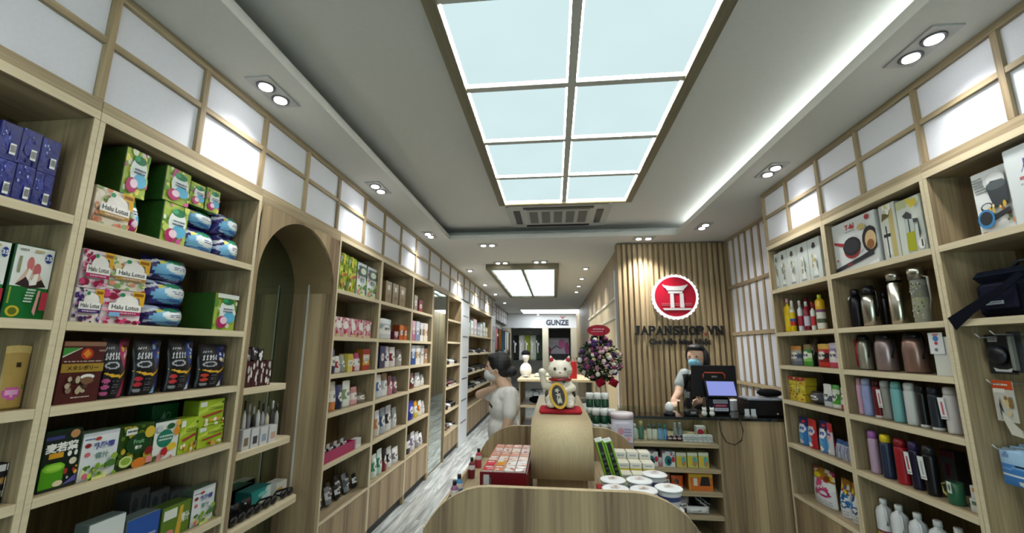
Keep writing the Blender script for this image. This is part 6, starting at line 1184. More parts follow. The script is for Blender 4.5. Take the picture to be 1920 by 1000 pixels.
# ================================================================== ON THE GONDOLA
s = Front(TZ0, 'left tray of gondola', 1.93)
bx = MB(); X0, X1 = xat(899, 1.93, .95), -.128
GH = zat(887, (X0+X1)/2, 1.93)-TZ0
sets = thing('gift_box', 'dark red open display box of drink cans at the front left of the gondola', 'box', ((X0+X1)/2, 1.93, TZ0+.0005))
w = X1-X0
MB().box(-w/2, w/2, 0, .004, 0, GH, '#6d0f1c').build('front_wall', 'card', sets, True); MB().box(-w/2, -w/2+.004, .0045, .52, 0, GH-.01, '#6d0f1c').build('side_wall', 'card', sets, True); MB().box(w/2-.004, w/2, .0045, .52, 0, GH-.01, '#6d0f1c').build('side_wall', 'card', sets, True); MB().box(-w/2+.0045, w/2-.0045, .0045, .52, 0, .004, '#6d0f1c').build('base', 'card', sets, True)
label_mb(w, GH, [('R', .06, .1, .24, .9, '#5c5c60'), ('R', .08, .75, .2, .95, '#c9c9cc')]+[('E', .34+.26*k, .30, .025, .06, '#d8c9cc') for k in range(3)]+[('W', .3, .5, .95, .7, 3, 1, '#8c2a38')], -.0002).build('printed_front', 'card', sets, True)
cols4 = [['#c01c2c', '#cc2a34'], ['#d07a50', '#d88a2a'], ['#e4ded8', '#e0dcd8'], ['#e6e2e2', '#dcd4d4']]
for i in range(4):
    for j in range(6):
        ww, dd = (w-.012)/4, .51/6; cx_, cy_ = -w/2+.006+ww*(i+.5), .008+dd*(j+.5)
        far = j >= 2; c0 = '#d08a70' if far and j % 2 else ('#dcc4b4' if far else cols4[i][j % 2])
        o = MB().bbox(-ww/2+.001, ww/2-.001, -dd/2+.001, dd/2-.001, 0, GH, .003, '#c9b8b0').build('snack_box', 'card'); o.location = ((X0+X1)/2+cx_, 1.93+cy_, TZ0+.0052)
        m = label_mb(ww-.006, dd-.006, [('R', 0, 0, 1, 1, c0), ('N', 0, 0, 1, 1, i*7+j, 5, .10, .22, ['#e8e4e2', '#c0281e', '#d8861a', c0] if i else ['#d02a3c', c0, '#d8707c']), ('R', .15, .55, .85, .75, '#e0b82c' if (i == 1 and j == 1) else '#e4dcd8')], 0)
        m.xform(Matrix.Translation((0, -(dd-.006)/2, GH+.0002)) @ Matrix.Rotation(radians(-90), 4, 'X')); m.build('printed_top', 'card', o, True)
        s.place(o, '%s-topped snack box, row %s from front' % (('red', 'amber', 'cream', 'white')[i], ('one', 'two', 'three', 'four', 'five', 'six')[j]), 'snack box', o.location.x, 1, 0)
for k, (u, v, c) in enumerate(((892, 838, '#b8304a'), (900, 836, '#7a1c2c'), (926, 834, '#5c1420'), (895, 872, '#3a86b8'), (893, 858, '#8a5a7c'))):
    y = 2.75-.22*k if k < 3 else 2.2-.1*(k-3); x = GX0+.047+.04*(k == 2)+(.1 if k == 2 else 0); z = TZ0
    o = MB().lathe([(.018, 0, c), (.02, .004, c), (.02, .05, '#d8d0d0'), (.02, .075, c), (.008, .095, c)], 0, 0, 12).build('small_bottle', 'plastic', None, True, (x, y, z+.0005)); MB().lathe([(.010, .0955, '#16161a'), (.010, .115, '#16161a')], 0, 0, 10).build('cap', 'plastic', o, True)
    s.place(o, '%s bottle with black cap along left rim' % ('pink', 'maroon', 'dark red', 'blue', 'violet')[k], 'bottle', y, z, 0)
s = Front(TZ0, 'right tray of gondola', 1.9)
def cup(x, y, z, desc, r=.0545):
    o = MB().lathe([(r*.7, 0, '#b8bcc4'), (r*.72, .004, '#c9ccd2'), (r*.85, .035, '#3a4a7c'), (r*.92, .055, '#d8dade'), (r*.97, .075, '#e4e6e8')], 0, 0, 24).build('noodle_bowl', 'plastic', None, True, (x, y, z))
    MB().lathe([(r*1.06, .0752, '#d4d8da'), (r*1.08, .079, '#e6e8ea'), (r*1.0, .082, '#e8eaec'), (r*.05, .083, '#e8eaec')], 0, 0, 24).build('lid', 'paper', o, True)
    label_mb(r*1.2, r*1.2, [('W', .2, .3, .8, .7, int(x*1000), 3, '#b89a84'), ('E', .5, .5, .12, .08, '#c07a5a')], 0).xform(Matrix.Translation((0, -r*.6, .0836)) @ Matrix.Rotation(radians(-90), 4, 'X')).build('lid_print', 'paper', o, True)
    s.place(o, desc, 'bowl', x, y, 0)
cups = [(.256, 1.915), (.374, 1.915), (.262, 2.040), (.382, 2.046)]
for k, (x, y) in enumerate(cups):
    for j in range(2 if k >= 0 else 1): cup(x, y, TZ0+.0006+.084*j, 'white lidded noodle bowl, %s %s of its group' % (('lower', 'upper')[j], ('front left', 'front right', 'rear left', 'rear right')[k]))
cup(.474, 2.15, TZ0+.0006, 'white lidded noodle bowl behind, underneath'); cup(.474, 2.15, TZ0+.0846, 'white lidded noodle bowl behind, on top')
cup(.488, 1.955, TZ0+.0006, 'white lidded noodle bowl at the far right, underneath'); cup(.488, 1.955, TZ0+.0846, 'white lidded noodle bowl at the far right, on top')
for i in range(3):
    for j in range(3):
        x, y = .375+.068*i, 2.40+.09*j; o = MB().bbox(-.032, .032, -.04, .04, 0, .10+.035*j, .003, '#d8d4c4').build('tea_box', 'card', None, True, (x, y, TZ0+.0006))
        label_mb(.06, .10+.035*j-.006, [('R', 0, 0, 1, 1, '#e0dfd8'), ('R', 0, .62, 1, .80, '#d8c42c'), ('E', .5, .35, .3, .14, '#8aa8a0'), ('W', .2, .86, .8, .96, i, 1, '#9aa0a4')], -.0405).shift((0, 0, .003)).build('printed_front', 'card', o, True)
        s.place(o, 'white and yellow tea box, %s row' % ('front', 'middle', 'back')[j], 'box', x, y, 0)
lean = []
for k in range(2):
    m = MB().bbox(-.020, .020, -.045, .045, 0, .29, .002, '#6fa02c'); o = m.build('tall_carton', 'card')
    label_mb(.039, .285, [('R', 0, 0, 1, 1, '#1a1c1a'), ('R', 0, 0, .22, 1, '#7ab02c'), ('R', .78, 0, 1, 1, '#7ab02c'), ('W', .3, .1, .7, .85, k, 9, '#5a5f5a')], -.0452).build('printed_front', 'card', o, True); label_mb(.039, .085, [('R', 0, 0, 1, 1, '#d8dcd4'), ('R', .2, .2, .8, .8, '#b8c0c0')], 0).xform(Matrix.Translation((0, -.043, .2902)) @ Matrix.Rotation(radians(-90), 4, 'X')).build('printed_top', 'card', o, True)
    o.location = (.303+.044*k, 2.285, TZ0+.007); o.rotation_euler = (0, radians(-15.5), 0); s.place(o, 'tall green and black carton leaning on the tower', 'box', .25+k, 2, 0)
rd = MB().bbox(-.02, .02, -.03, .03, 0, .09, .003, '#b8242c').build('small_box', 'card', None, True, (.222, 2.19, TZ0+.0006)); s.place(rd, 'small red box against the tower', 'box', .2, 2, 0)
# behind the divider: bucket and stacked jars
bk = thing('bucket', 'round white and lilac tub with a lid behind the gondola divider', 'tub', (.478, 3.105, TZ0+.0006))
MB().lathe([(.066, 0, '#b8b4c8'), (.070, .01, '#b8b4cc'), (.074, .12, '#c4c2d0'), (.077, .27, '#c9c8d4')], 0, 0, 26).build('tub', 'plastic', bk, True); MB().lathe([(.080, .2705, '#d0c0cc'), (.082, .295, '#d8ccd4'), (.078, .308, '#dcd6da'), (.04, .31, '#dcd6da')], 0, 0, 26).build('lid', 'plastic', bk, True)
label_mb(.11, .12, [('R', 0, 0, 1, 1, '#c9c4d8'), ('E', .3, .6, .2, .2, '#b88a9c'), ('W', .5, .3, .95, .8, 3, 3, '#8a84a8'), ('E', .75, .2, .12, .1, '#d8a0a0')], -.0765).shift((0, 0, .12)).build('label', 'paper', bk, True)
s = Front(TZ0, 'rear tray of gondola', 3.2)
for q, (x0, y, tiers, dx) in enumerate(((.304, 3.205, 3, .059), (.268, 3.29, 4, .0585))):
    for j in range(tiers):
        for i in range(3):
            o = MB().lathe([(.026, 0, '#123a28'), (.028, .004, '#16452f'), (.028, .052, '#123a28'), (.022, .058, '#123a28')], 0, 0, 16).build('jar', 'plastic', None, True, (x0+dx*i, y, TZ0+.0006+.106*j)); MB().lathe([(.0285, .0585, '#e4e6e4'), (.029, .097, '#e8eae8'), (.024, .1045, '#e8eae8')], 0, 0, 16).build('cap', 'plastic', o, True)
            s.place(o, 'white-capped green jar, %s tier %s' % (('lowest', 'second', 'third', 'top')[j], ('front', 'back')[q]), 'jar', x0+dx*i, y, 0)
# ================================================================== PEOPLE
SK, SKD, HAIR = '#d2ad94', '#c09a80', '#121014'
def hand(p, d, up, size=1., col=SK, curl=.5):
    """palm at p, fingers along d, thumb towards up"""
    p, d, up = Vector(p), Vector(d).normalized(), Vector(up).normalized(); n = d.cross(up).normalized(); out = []
    out.append(('limb', tuple(p), .026*size, tuple(p+d*.05*size), .030*size, col))
    for k, L_ in enumerate((.062, .072, .068, .052)):
        b = p+d*.075*size+up*(.027-.018*k)*size; m = b+d*L_*.5*size-n*L_*.12*curl*size; t = m+d*L_*.42*size-n*L_*.45*curl*size
        out += [('limb', tuple(b), .0095*size, tuple(m), .009*size, col), ('limb', tuple(m), .009*size, tuple(t), .0075*size, col)]
    b = p+d*.02*size+up*.028*size; m = b+(d*.6+up*.7)*.035*size; out += [('limb', tuple(b), .013*size, tuple(m), .011*size, col), ('limb', tuple(m), .011*size, tuple(m+d*.028*size), .009*size, col)]
    return out
# woman in white, seen in profile, facing the left shelves
WP = 3.26
def A_(u, v, dy=0.): p = at(u, v, y=WP+dy); return (p.x, p.y, p.z)
wo = A_(942, 760); wr = thing('person', 'woman in white T-shirt and pale mask, dark hair in a bun, by the gondola', 'person', (wo[0], WP, 0))
def loc(p): return (p[0]-wo[0], p[1]-WP, p[2])
SH, PT = '#d6d3cf', '#8f8a80'
hc = A_(931, 690); sh = A_(950, 731); ch = A_(945, 762); wa = A_(940, 812)
hip = (wa[0]+.02, WP, .86); kn = (wa[0]-.01, WP, .46)
P = [('ell', hc, (.082, .068, .105), SK), ('ell', (hc[0]-.030, WP, hc[2]-.055), (.055, .05, .055), SK), ('limb', (hc[0]-.085, WP, hc[2]-.018), .014, (hc[0]-.070, WP, hc[2]+.02), .010, SK), ('ell', (hc[0]+.012, WP-.068, hc[2]-.015), (.016, .010, .026), SKD), ('ell', (hc[0]+.012, WP+.068, hc[2]-.015), (.016, .010, .026), SKD),
     ('limb', (hc[0]+.02, WP, hc[2]-.06), .050, (sh[0]-.01, WP, sh[2]+.02), .056, SK),
     ('ell', (sh[0]+.010, WP, sh[2]-.045), (.085, .170, .075), SH), ('ell', (sh[0]+.004, WP, sh[2]-.11), (.105, .165, .13), SH), ('ell', ch, (.112, .160, .15), SH), ('ell', (ch[0]-.045, WP, ch[2]-.01), (.075, .12, .09), SH), ('ell', wa, (.102, .14, .16), SH), ('ell', (hip[0]-.01, WP, .99), (.118, .155, .14), SH), ('ell', hip, (.125, .165, .13), PT)]
for s_ in (-1, 1): P += [('limb', (hip[0], WP+.085*s_, .84), .095, (kn[0]-.02*s_, WP+.09*s_, .46), .062, PT), ('limb', (kn[0]-.02*s_, WP+.09*s_, .46), .062, (hip[0]+.02*s_, WP+.09*s_, .10), .045, PT), ('limb', (hip[0]+.03, WP+.09*s_, .045), .042, (hip[0]-.13, WP+.09*s_, .030), .030, '#e0e0e0')]
nsh, nel, nsl = A_(956, 738, -.125), A_(950, 806, -.165), A_(955, 776, -.155)
P += [('limb', nsh, .052, nsl, .053, SH), ('limb', nsl, .040, nel, .037, SK)]
nw = (nel[0]-.06, WP-.17, nel[2]-.21); P += [('limb', nel, .036, nw, .026, SK)]+hand(nw, (-.35, 0, -1), (-1, 0, .2))
fsh, fel = A_(938, 742, .15), A_(899, 740, .12); fw = A_(922, 729, .03)
P += [('limb', fsh, .060, ((fsh[0]+fel[0])/2, WP+.14, (fsh[2]+fel[2])/2), .052, SH), ('limb', ((fsh[0]+fel[0])/2, WP+.14, (fsh[2]+fel[2])/2), .038, fel, .036, SK), ('limb', fel, .035, fw, .025, SK)]+hand(fw, (.8, -.3, .35), (-.3, 0, 1), .8)
P = [tuple([p[0], loc(p[1]), p[2], loc(p[3]), p[4], p[5]]) if p[0] == 'limb' else tuple([p[0], loc(p[1])]+list(p[2:])) for p in P]
prn = loc(A_(919, 756, -.1))
def wcol(v, c):
    if c == SH and v[0] < prn[0]+.02 and abs(v[2]-prn[2]+.6*(v[0]-prn[0]+.03)) < .011 and abs(v[0]-prn[0]) < .05 and v[1] < 0: return '#1c1c22'
    return c
body('body', P, .0075, 'skin', wr, 5, wcol)
h0 = Vector(loc(hc))
HP = [('ell', tuple(h0+Vector((.026, 0, .028))), (.096, .084, .102), HAIR), ('ell', tuple(h0+Vector((.055, 0, -.01))), (.060, .07, .075), HAIR), ('ell', tuple(h0+Vector((-.018, 0, .078))), (.060, .068, .040), HAIR), ('ell', tuple(h0+Vector((.118, -.01, -.03))), (.052, .048, .044), HAIR), ('limb', tuple(h0+Vector((.06, -.02, -.02))), .045, tuple(h0+Vector((.11, -.01, -.03))), .03, HAIR)]
body('hair', HP, .006, 'hair', wr, 3)
MK = '#c9c7c6'
body('face_mask', [('ell', tuple(h0+Vector((-.058, 0, -.052))), (.042, .056, .048), MK), ('ell', tuple(h0+Vector((-.030, 0, -.062))), (.055, .060, .040), MK)], .005, 'cloth', wr, 3)
MB().tube([tuple(h0+Vector(q)) for q in ((-.04, -.062, -.035), (-.01, -.073, -.015), (.02, -.075, .0))], .002, '#e4e4e4', 5).build('mask_strap', 'cloth', wr, True)
for s_ in (-1, 1): MB().ell(tuple(h0+Vector((-.070, s_*.034, .012))), (.008, .012, .006), '#1a1412').build('eye', 'ceramic', wr, True)

# cashier behind the counter
CPY_ = 4.42
def B_(u, v, dy=0.): p = at(u, v, y=CPY_+dy); return (p.x, p.y, p.z)
co = B_(1308, 730); cr_ = thing('person', 'cashier in a black apron, grey shirt and light blue face mask behind the counter', 'person', (co[0], CPY_, 0))
def lo2(p): return (p[0]-co[0], p[1]-CPY_, p[2])
GS, AP = '#9aa3a4', '#121216'
hc = B_(1306, 671); nk = B_(1310, 696); ch = B_(1310, 728); wa = B_(1310, 768)
fx, fy = -.62, -.78       # the way the face looks
F = Vector((fx, fy, 0)).normalized(); R_ = Matrix.Rotation(atan2(F.x, -F.y), 3, 'Z')
P = [('ell', hc, (.088, .100, .124), SK, R_), ('ell', tuple(Vector(hc)+F*.045+Vector((0, 0, -.07))), (.058, .055, .055), SK), ('limb', tuple(Vector(hc)+F*.098+Vector((0, 0, -.02))), .015, tuple(Vector(hc)+F*.088+Vector((0, 0, .015))), .010, SK), ('limb', tuple(Vector(hc)+Vector((0, .02, -.08))), .052, nk, .058, SK),
     ('ell', (ch[0], CPY_+.01, nk[2]-.065), (.205, .095, .075), GS), ('ell', ch, (.165, .110, .16), GS), ('ell', (ch[0], CPY_-.02, ch[2]-.02), (.135, .105, .15), AP), ('ell', wa, (.150, .112, .18), AP), ('ell', (wa[0], CPY_, .95), (.165, .12, .15), AP), ('ell', (wa[0], CPY_, .84), (.165, .125, .12), '#2a2c34')]
for s_ in (-1, 1):
    P += [('limb', (wa[0]+.085*s_, CPY_, .84), .092, (wa[0]+.09*s_, CPY_-.01, .46), .06, '#2a2c34'), ('limb', (wa[0]+.09*s_, CPY_-.01, .46), .06, (wa[0]+.09*s_, CPY_+.02, .10), .043, '#2a2c34'), ('limb', (wa[0]+.09*s_, CPY_+.03, .045), .042, (wa[0]+.09*s_, CPY_-.13, .03), .03, '#222')]
    P += [('limb', (ch[0]+.07*s_, CPY_-.075, nk[2]-.045), .032, (ch[0]+.05*s_, CPY_-.105, ch[2]-.0), .034, AP)]
sl0, sl1, sel, swr = B_(1284, 703), B_(1275, 722, -.04), B_(1272, 738, -.10), B_(1263, 758, -.26); swr = (swr[0], swr[1], max(swr[2], CTZ+.055))
P += [('limb', sl0, .064, sl1, .060, GS), ('limb', sl1, .042, sel, .040, SK), ('limb', sel, .039, swr, .027, SK)]+hand((swr[0], swr[1], max(swr[2], CTZ+.05)), (-.25, -.9, -.15), (1, 0, .2), 1.05)
tl0, tl1, tel, twr = B_(1336, 704), B_(1342, 728, -.04), B_(1342, 748, -.10), B_(1316, 760, -.28); twr = (twr[0], twr[1], max(twr[2], CTZ+.055))
P += [('limb', tl0, .064, tl1, .060, GS), ('limb', tl1, .042, tel, .040, SK), ('limb', tel, .039, twr, .027, SK)]+hand((twr[0], twr[1], max(twr[2], CTZ+.05)), (-.8, -.5, -.1), (0, -.3, 1), 1.05)
P = [tuple([p[0], lo2(p[1]), p[2], lo2(p[3]), p[4], p[5]]) if p[0] == 'limb' else tuple([p[0], lo2(p[1])]+list(p[2:])) for p in P]
def ccol(v, c):      # the open V of the apron shows the shirt
    d = (nk[2]-.03)-v[2]; xx = abs(v[0]+.01)
    if c in (AP, GS) and v[1] < -.05 and 0 < d < .17: return '#b3bbbb' if xx < .062-.28*d else (AP if xx < .15 else c)
    return c
body('body', P, .0075, 'skin', cr_, 5, ccol)
h0 = Vector(lo2(hc)); S2 = Vector((-F.y, F.x, 0))
def hv(f, s_, z): return tuple(h0+F*f+S2*s_+Vector((0, 0, z)))
body('hair', [('ell', hv(-.045, 0, .025), (.098, .104, .118), HAIR), ('ell', hv(.005, .0, .095), (.088, .09, .045), HAIR), ('ell', hv(-.01, .085, -.015), (.045, .05, .10), HAIR), ('limb', hv(-.05, .06, -.05), .05, hv(-.06, .07, -.20), .028, HAIR), ('ell', hv(.0, -.082, .02), (.030, .030, .075), HAIR)], .007, 'hair', cr_, 3)
body('face_mask', [('ell', hv(.062, 0, -.052), (.062, .062, .056), '#86bfd8'), ('ell', hv(.040, 0, -.072), (.068, .068, .044), '#86bfd8')], .005, 'cloth', cr_, 3)
for s_ in (-1, 1): MB().ell(hv(.088, s_*.034, .012), (.011, .011, .007), '#171210').build('eye', 'ceramic', cr_, True); MB().tube([hv(.03, s_*.07, -.045), hv(-.01, s_*.088, -.02)], .002, '#dde6ea', 5).build('mask_strap', 'cloth', cr_, True)

# ================================================================== CONGRATULATION FLOWERS
FY = 4.72
fc = at(1124, 672, y=FY); fs_ = thing('flower_stand', 'congratulation flower arrangement with a red oval card on a wooden easel', 'flowers', (fc.x, FY, 0))
rnd = random.Random(11); fx0, fz0 = 0, fc.z
def envelope(z): t = (z-(fz0-.26))/.52; return .28*sin(pi*min(max(t, .05), .95))**.55*(1.08-.35*t)
m = MB()
for k in range(2200):
    z = fz0-.25+.50*rnd.random(); e = envelope(z); a = rnd.uniform(0, 2*pi); rr = e*sqrt(rnd.random()); p = Vector((rr*cos(a), rr*sin(a)*.6, z)); L_ = rnd.uniform(.03, .065)
    d = Vector((cos(a)+rnd.uniform(-.5, .5), sin(a)*.6-.4+rnd.uniform(-.4, .4), rnd.uniform(-.6, .8))).normalized(); w = d.cross(Vector((rnd.uniform(-1, 1), rnd.uniform(-1, 1), 1))).normalized()*L_*.22; c = rnd.choice(['#1c2a1c', '#26382a', '#33472c', '#182218', '#3f5a38', '#4a5a48'])
    m.face([p-d*L_*.5, p+w, p+d*L_*.5, p-w], c)
lf = m.build('foliage', 'petal', fs_, True); lf['kind'] = 'stuff'
BL = ['#e4e0d8', '#a8788c', '#8a3a68', '#4a2c66', '#cfc6b8', '#a8647c', '#3a2456', '#b8ac84', '#c9a4b0', '#5c2c58', '#3c2050']
k = 0
while k < 58:
    z = fz0-.20+.42*rnd.random(); e = envelope(z); x = rnd.uniform(-e, e)*.95; y = -sqrt(max(.0, 1-(x/max(e, .01))**2))*e*.62-.01; r = rnd.uniform(.016, .027); c = BL[k % len(BL)]
    m = MB().ell((x, y, z), (r*.6, r*.55, r*.6), c, 8, 5)
    for j in range(6):
        a = 2*pi*j/6; m.ell((x+r*.6*cos(a), y+r*.1, z+r*.6*sin(a)), (r*.55, r*.35, r*.55), c, 6, 4)
    m.build('bloom', 'petal', fs_, True); k += 1
sp = at(1122, 620, y=FY-.1); cx_, cz_ = sp.x-fc.x, sp.z
MB().prism([(cx_+.125*cos(2*pi*q/28), cz_+.062*sin(2*pi*q/28)) for q in range(28)], -.11, -.10, 'y', '#a81430').build('card', 'paper', fs_, True)
label_mb(.20, .10, [('W', .2, .52, .8, .78, 3, 1, '#e0a8b4'), ('W', .1, .28, .75, .46, 5, 1, '#d88a9c'), ('E', .8, .35, .06, .08, '#5a0c1c')], -.1105).shift((cx_, 0, cz_-.05)).build('printed_front', 'paper', fs_, True)
MB().tube([(cx_, -.10, cz_-.06), (cx_, -.05, fz0)], .006, '#b09a70').build('card_stick', 'plastic', fs_, True)
for q in ((-.14, -.05), (.16, -.05), (.02, .16)): MB().tube([(q[0]*.25, q[1]*.3, fz0-.2), (q[0]*1.1, q[1]*1.6, .0)], .011, '#b8a888', 6).build('easel_leg', 'wood_pale', fs_, True)
MB().tube([(-.10, -.06, .62), (.12, -.06, .62)], .009, '#b8a888', 6).build('easel_bar', 'wood_pale', fs_, True)
for s_ in (-1, 1): pouch_mb(.09, .08, .03, [('R', 0, 0, 1, 1, '#7a1224'), ('N', 0, 0, 1, 1, 3, 8, .1, .2, ['#9c1c30', '#5c0c1a'])], '#7a1224', 8, 8, pillow=True).xform(Matrix.Translation((.06+.05*s_, -.12, fz0-.29)) @ Matrix.Rotation(s_*.5, 4, 'Y')).build('ribbon', 'cloth', fs_, True)

# ================================================================== DEEPER IN THE SHOP
hd = struct('wall_header', MB().box(-1.93, 1.60, 15.2, 15.3, 2.36, CZ-.002), 'white')
for x0, x1 in ((-1.93, -1.6), (-.42, -.20), (.62, .86)): struct('pillar', MB().box(x0, x1, 15.2, 15.45, 0, 2.355), 'cream')
sgn = thing('brand_sign', 'dark navy lettering with a red mark on the white header at the far end', 'sign', (.03, 15.195, 2.56))
gx = [at(u, 604, y=15.19) for u in (1024, 1066)]; gw = gx[1].x-gx[0].x
lettering('lettering', 'GUNZE', (gx[0].x+gx[1].x)/2-.03, 0, gx[0].z-2.56-.02, .20, .02, '#16203f', .03, gw, parent=sgn)
rp_ = at(1055, 596, y=15.19)
MB().prism([(rp_.x-.03-.10, rp_.z-2.56+.06), (rp_.x-.03, rp_.z-2.56-.05), (rp_.x-.03+.12, rp_.z-2.56+.07), (rp_.x-.03+.0, rp_.z-2.56+.01)], -.02, 0, 'y', '#b82c30').build('red_mark', 'plastic', sgn, True)
for u in (1009, 1082):
    p = at(u, 592, y=15.1); t = thing('wall_washer', '%s small lamp washing the far white header' % ('left' if u < 1040 else 'right'), 'light', (p.x, 15.02, 2.86)); MB().lathe([(.05, -.03, '#ccc'), (.05, .035, '#ccc')], 0, 0, 14).build('housing', 'plastic', t, True); MB().lathe([(.035, -.034, '#fff'), (.035, -.0305, '#fff')], 0, 0, 14).build('lens', 'lens', t, True)
    l = bpy.data.lights.new('washer_beam', 'SPOT'); l.energy = 10; l.spot_size = radians(90); l.spot_blend = .8; l.shadow_soft_size = .03; o = bpy.data.objects.new('washer_beam', l); COL.objects.link(o); o.parent = t; o.location = (0, 0, -.05)
struct('wall_alcove', MB().box(-.195, .615, 16.2, 16.3, 0, 2.355), 'dark')
p0, p1 = at(1027, 634, y=16.15), at(1067, 664, y=16.15); w, h = p1.x-p0.x, p0.z-p1.z
po = MB().box(-w/2, w/2, -.01, .01, 0, h, '#8a8890').build('poster', 'paper', None, True, ((p0.x+p1.x)/2, 16.17, p1.z)); label_mb(w, h, [('R', 0, 0, 1, 1, '#a8a4ae'), ('E', .66, .62, .16, .3, '#c06a98'), ('E', .9, .35, .1, .4, '#a8507c'), ('E', .05, .2, .12, .25, '#8a3a60'), ('P', [(.15, .2), (.4, .45), (.6, .3), (.62, .36), (.4, .55), (.15, .3)], '#5a545c'), ('W', .1, .75, .5, .9, 3, 2, '#d8d4da')], -.0105).build('printed_front', 'paper', po, True); tag(po, 'grey and pink poster in the dark alcove at the far end', 'poster')
# hanging clothes, each on its hanger
def garment(name, x, y, ztop, w, h, col, label, rz, grp):
    o = pouch_mb(w, h, .05, [('R', 0, 0, 1, 1, col), ('N', 0, 0, 1, 1, int(y*10), 4, .05, .15, [col, '#ffffff' if int(y*7) % 3 == 0 else col])], col, 8, 10).build(name, 'cloth'); o.location = (x, y, ztop-h); o.rotation_euler = (0, 0, rz); tag(o, label, 'clothes', grp)
    MB().tube([(-w*.42, 0, h*.985), (0, 0, h+.05), (w*.42, 0, h*.985)], .006, '#2a2a2c', 5).tube([(0, 0, h+.05), (.015, 0, h+.10), (0, 0, h+.12)], .004, '#888', 5).build('hanger', 'plastic', o, True)
GN = [('#c98a98', 'pink'), ('#3a2c1c', 'dark brown'), ('#7a5a28', 'mustard brown'), ('#a85a2c', 'rust orange'), ('#3f6a7c', 'teal'), ('#4a7a94', 'blue'), ('#2f3a5c', 'navy'), ('#c9ccd4', 'pale grey'), ('#8a8f7c', 'sage'), ('#d8d4cc', 'off-white'), ('#6a5a48', 'taupe'), ('#3a3f3a', 'charcoal green')]
rl = thing('clothes_rail', 'long steel clothes rail on the far left wall', 'rail', (-1.72, 13, 2.3)); MB().tube([(-1.72, 11.05, 2.30), (-1.72, 15.15, 2.30)], .012, '#b8b8ba', 8).build('tube', 'metal', rl)
for k in range(2): MB().tube([(-1.72, 11.3+3.6*k, 2.30), (-1.93, 11.3+3.6*k, 2.30)], .01, '#b8b8ba', 6).build('bracket', 'metal', rl)
for k, (c, n) in enumerate(GN): garment('hanging_garment', -1.70, 11.4+.31*k, 2.17, .36, .62+.10*(k % 3), c, '%s garment hanging on the far left clothes rail' % n, .9, 'garments on the far left rail')
struct('trim_5', MB().box(-1.93, -1.60, 11.05, 15.19, 0, .5), 'wood_front')
rl = thing('clothes_rail', 'short rail of clothes beside the far alcove', 'rail', (-1.0, 15.9, 2.25)); MB().tube([(-1.58, 15.9, 2.25), (-.43, 15.9, 2.25)], .012, '#b8b8ba', 8).build('tube', 'metal', rl); MB().tube([(-1.0, 15.9, 2.25), (-1.0, 17.0, 2.25)], .01, '#b8b8ba', 6).build('bracket', 'metal', rl)
for k, (c, n) in enumerate((('#2a2c2a', 'black'), ('#d8d8d6', 'white'), ('#9aa83c', 'lime'), ('#c9d0c4', 'mint white'), ('#3a4a3c', 'dark green'))): garment('hanging_garment', -1.42+.22*k, 15.9, 2.11, .30, .95, c, '%s garment on the short rail by the far alcove' % n, .35, 'garments on the short rail')

# shoe shelves: one shoe mesh, copied
def shoe_mesh(col, sole):
    m = MB(); n = len(m.v)
    m.prism([(.13*cos(t)*(1.0 if cos(t) > 0 else .95), .045*sin(t)*(1.1 if cos(t) < 0 else .9)) for t in [2*pi*k/14 for k in range(14)]][::1], 0, .018, 'z', sole)
    m.ell((-.055, 0, .038), (.075, .040, .036), col, 10, 6); m.ell((.055, 0, .054), (.072, .039, .050), col, 10, 6); m.ell((.07, 0, .095), (.040, .026, .010), '#0c0c0e', 8, 4)
    return m
SHM = [shoe_mesh(c, s2).mesh('shoe', M['plastic']) for c, s2 in (('#17171b', '#2a2a2e'), ('#2a2c34', '#d8d8d8'), ('#d4d4d2', '#e4e4e4'), ('#6a2c34', '#ddd'), ('#5a4a3c', '#c9c0b0'))]
SHN = ['black', 'charcoal', 'white', 'maroon', 'brown']
def shoes(y0, y1, zs, n, phrase, seed):
    rnd = random.Random(seed)
    for r, z in enumerate(zs):
        cnt = {}
        for k in range(n):
            q = rnd.choice([0, 0, 1, 1, 2, 3, 4]); o = bpy.data.objects.new('shoe', SHM[q]); COL.objects.link(o); y = y0+(y1-y0)*(k+.5)/n; o.location = (LX-.155, y, z+.0008); o.rotation_euler = (0, 0, pi+rnd.uniform(-.1, .1))
            cnt[q] = cnt.get(q, 0)+1; tag(o, '%s shoe%s, %s row of %s' % (SHN[q], '' if cnt[q] == 1 else ', '+ORD[cnt[q]-1]+' of that colour', ('upper', 'second', 'third', 'lower')[r], phrase), 'shoe', 'shoes on '+phrase)
shoes(6.05, 6.86, [1.35, 1.02, .68, .36], 5, 'narrow shoe shelves', 3); shoes(7.6, 10.2, [1.50, 1.14, .82], 12, 'wide shoe shelves', 5)
S_ = Shelf('L', 1.86, 'top of wide shoe shelves', .05)
for k in range(7):
    o = MB().bbox(-.13, .13, -.10, .10, 0, .24+.05*(k % 3), .004, ['#d0d6d2', '#b9cdc4', '#c9a8b4', '#8a98a8', '#d8d8d4', '#9ab0b4', '#c9b878'][k]).build('shoe_box', 'card'); o.location = (LX-.16, 7.8+.36*k, 1.8605); o.rotation_euler = (0, 0, pi/2); label_mb(.2, .16, [('R', 0, 0, 1, 1, '#e4e6e4'), ('W', .1, .3, .9, .7, k, 2, '#7a8088')], -.1005).shift((0, 0, .04)).build('printed_front', 'card', o, True); S_.place(o, 'pale shoe box', 'box', o.location.y, 1.86, 0)

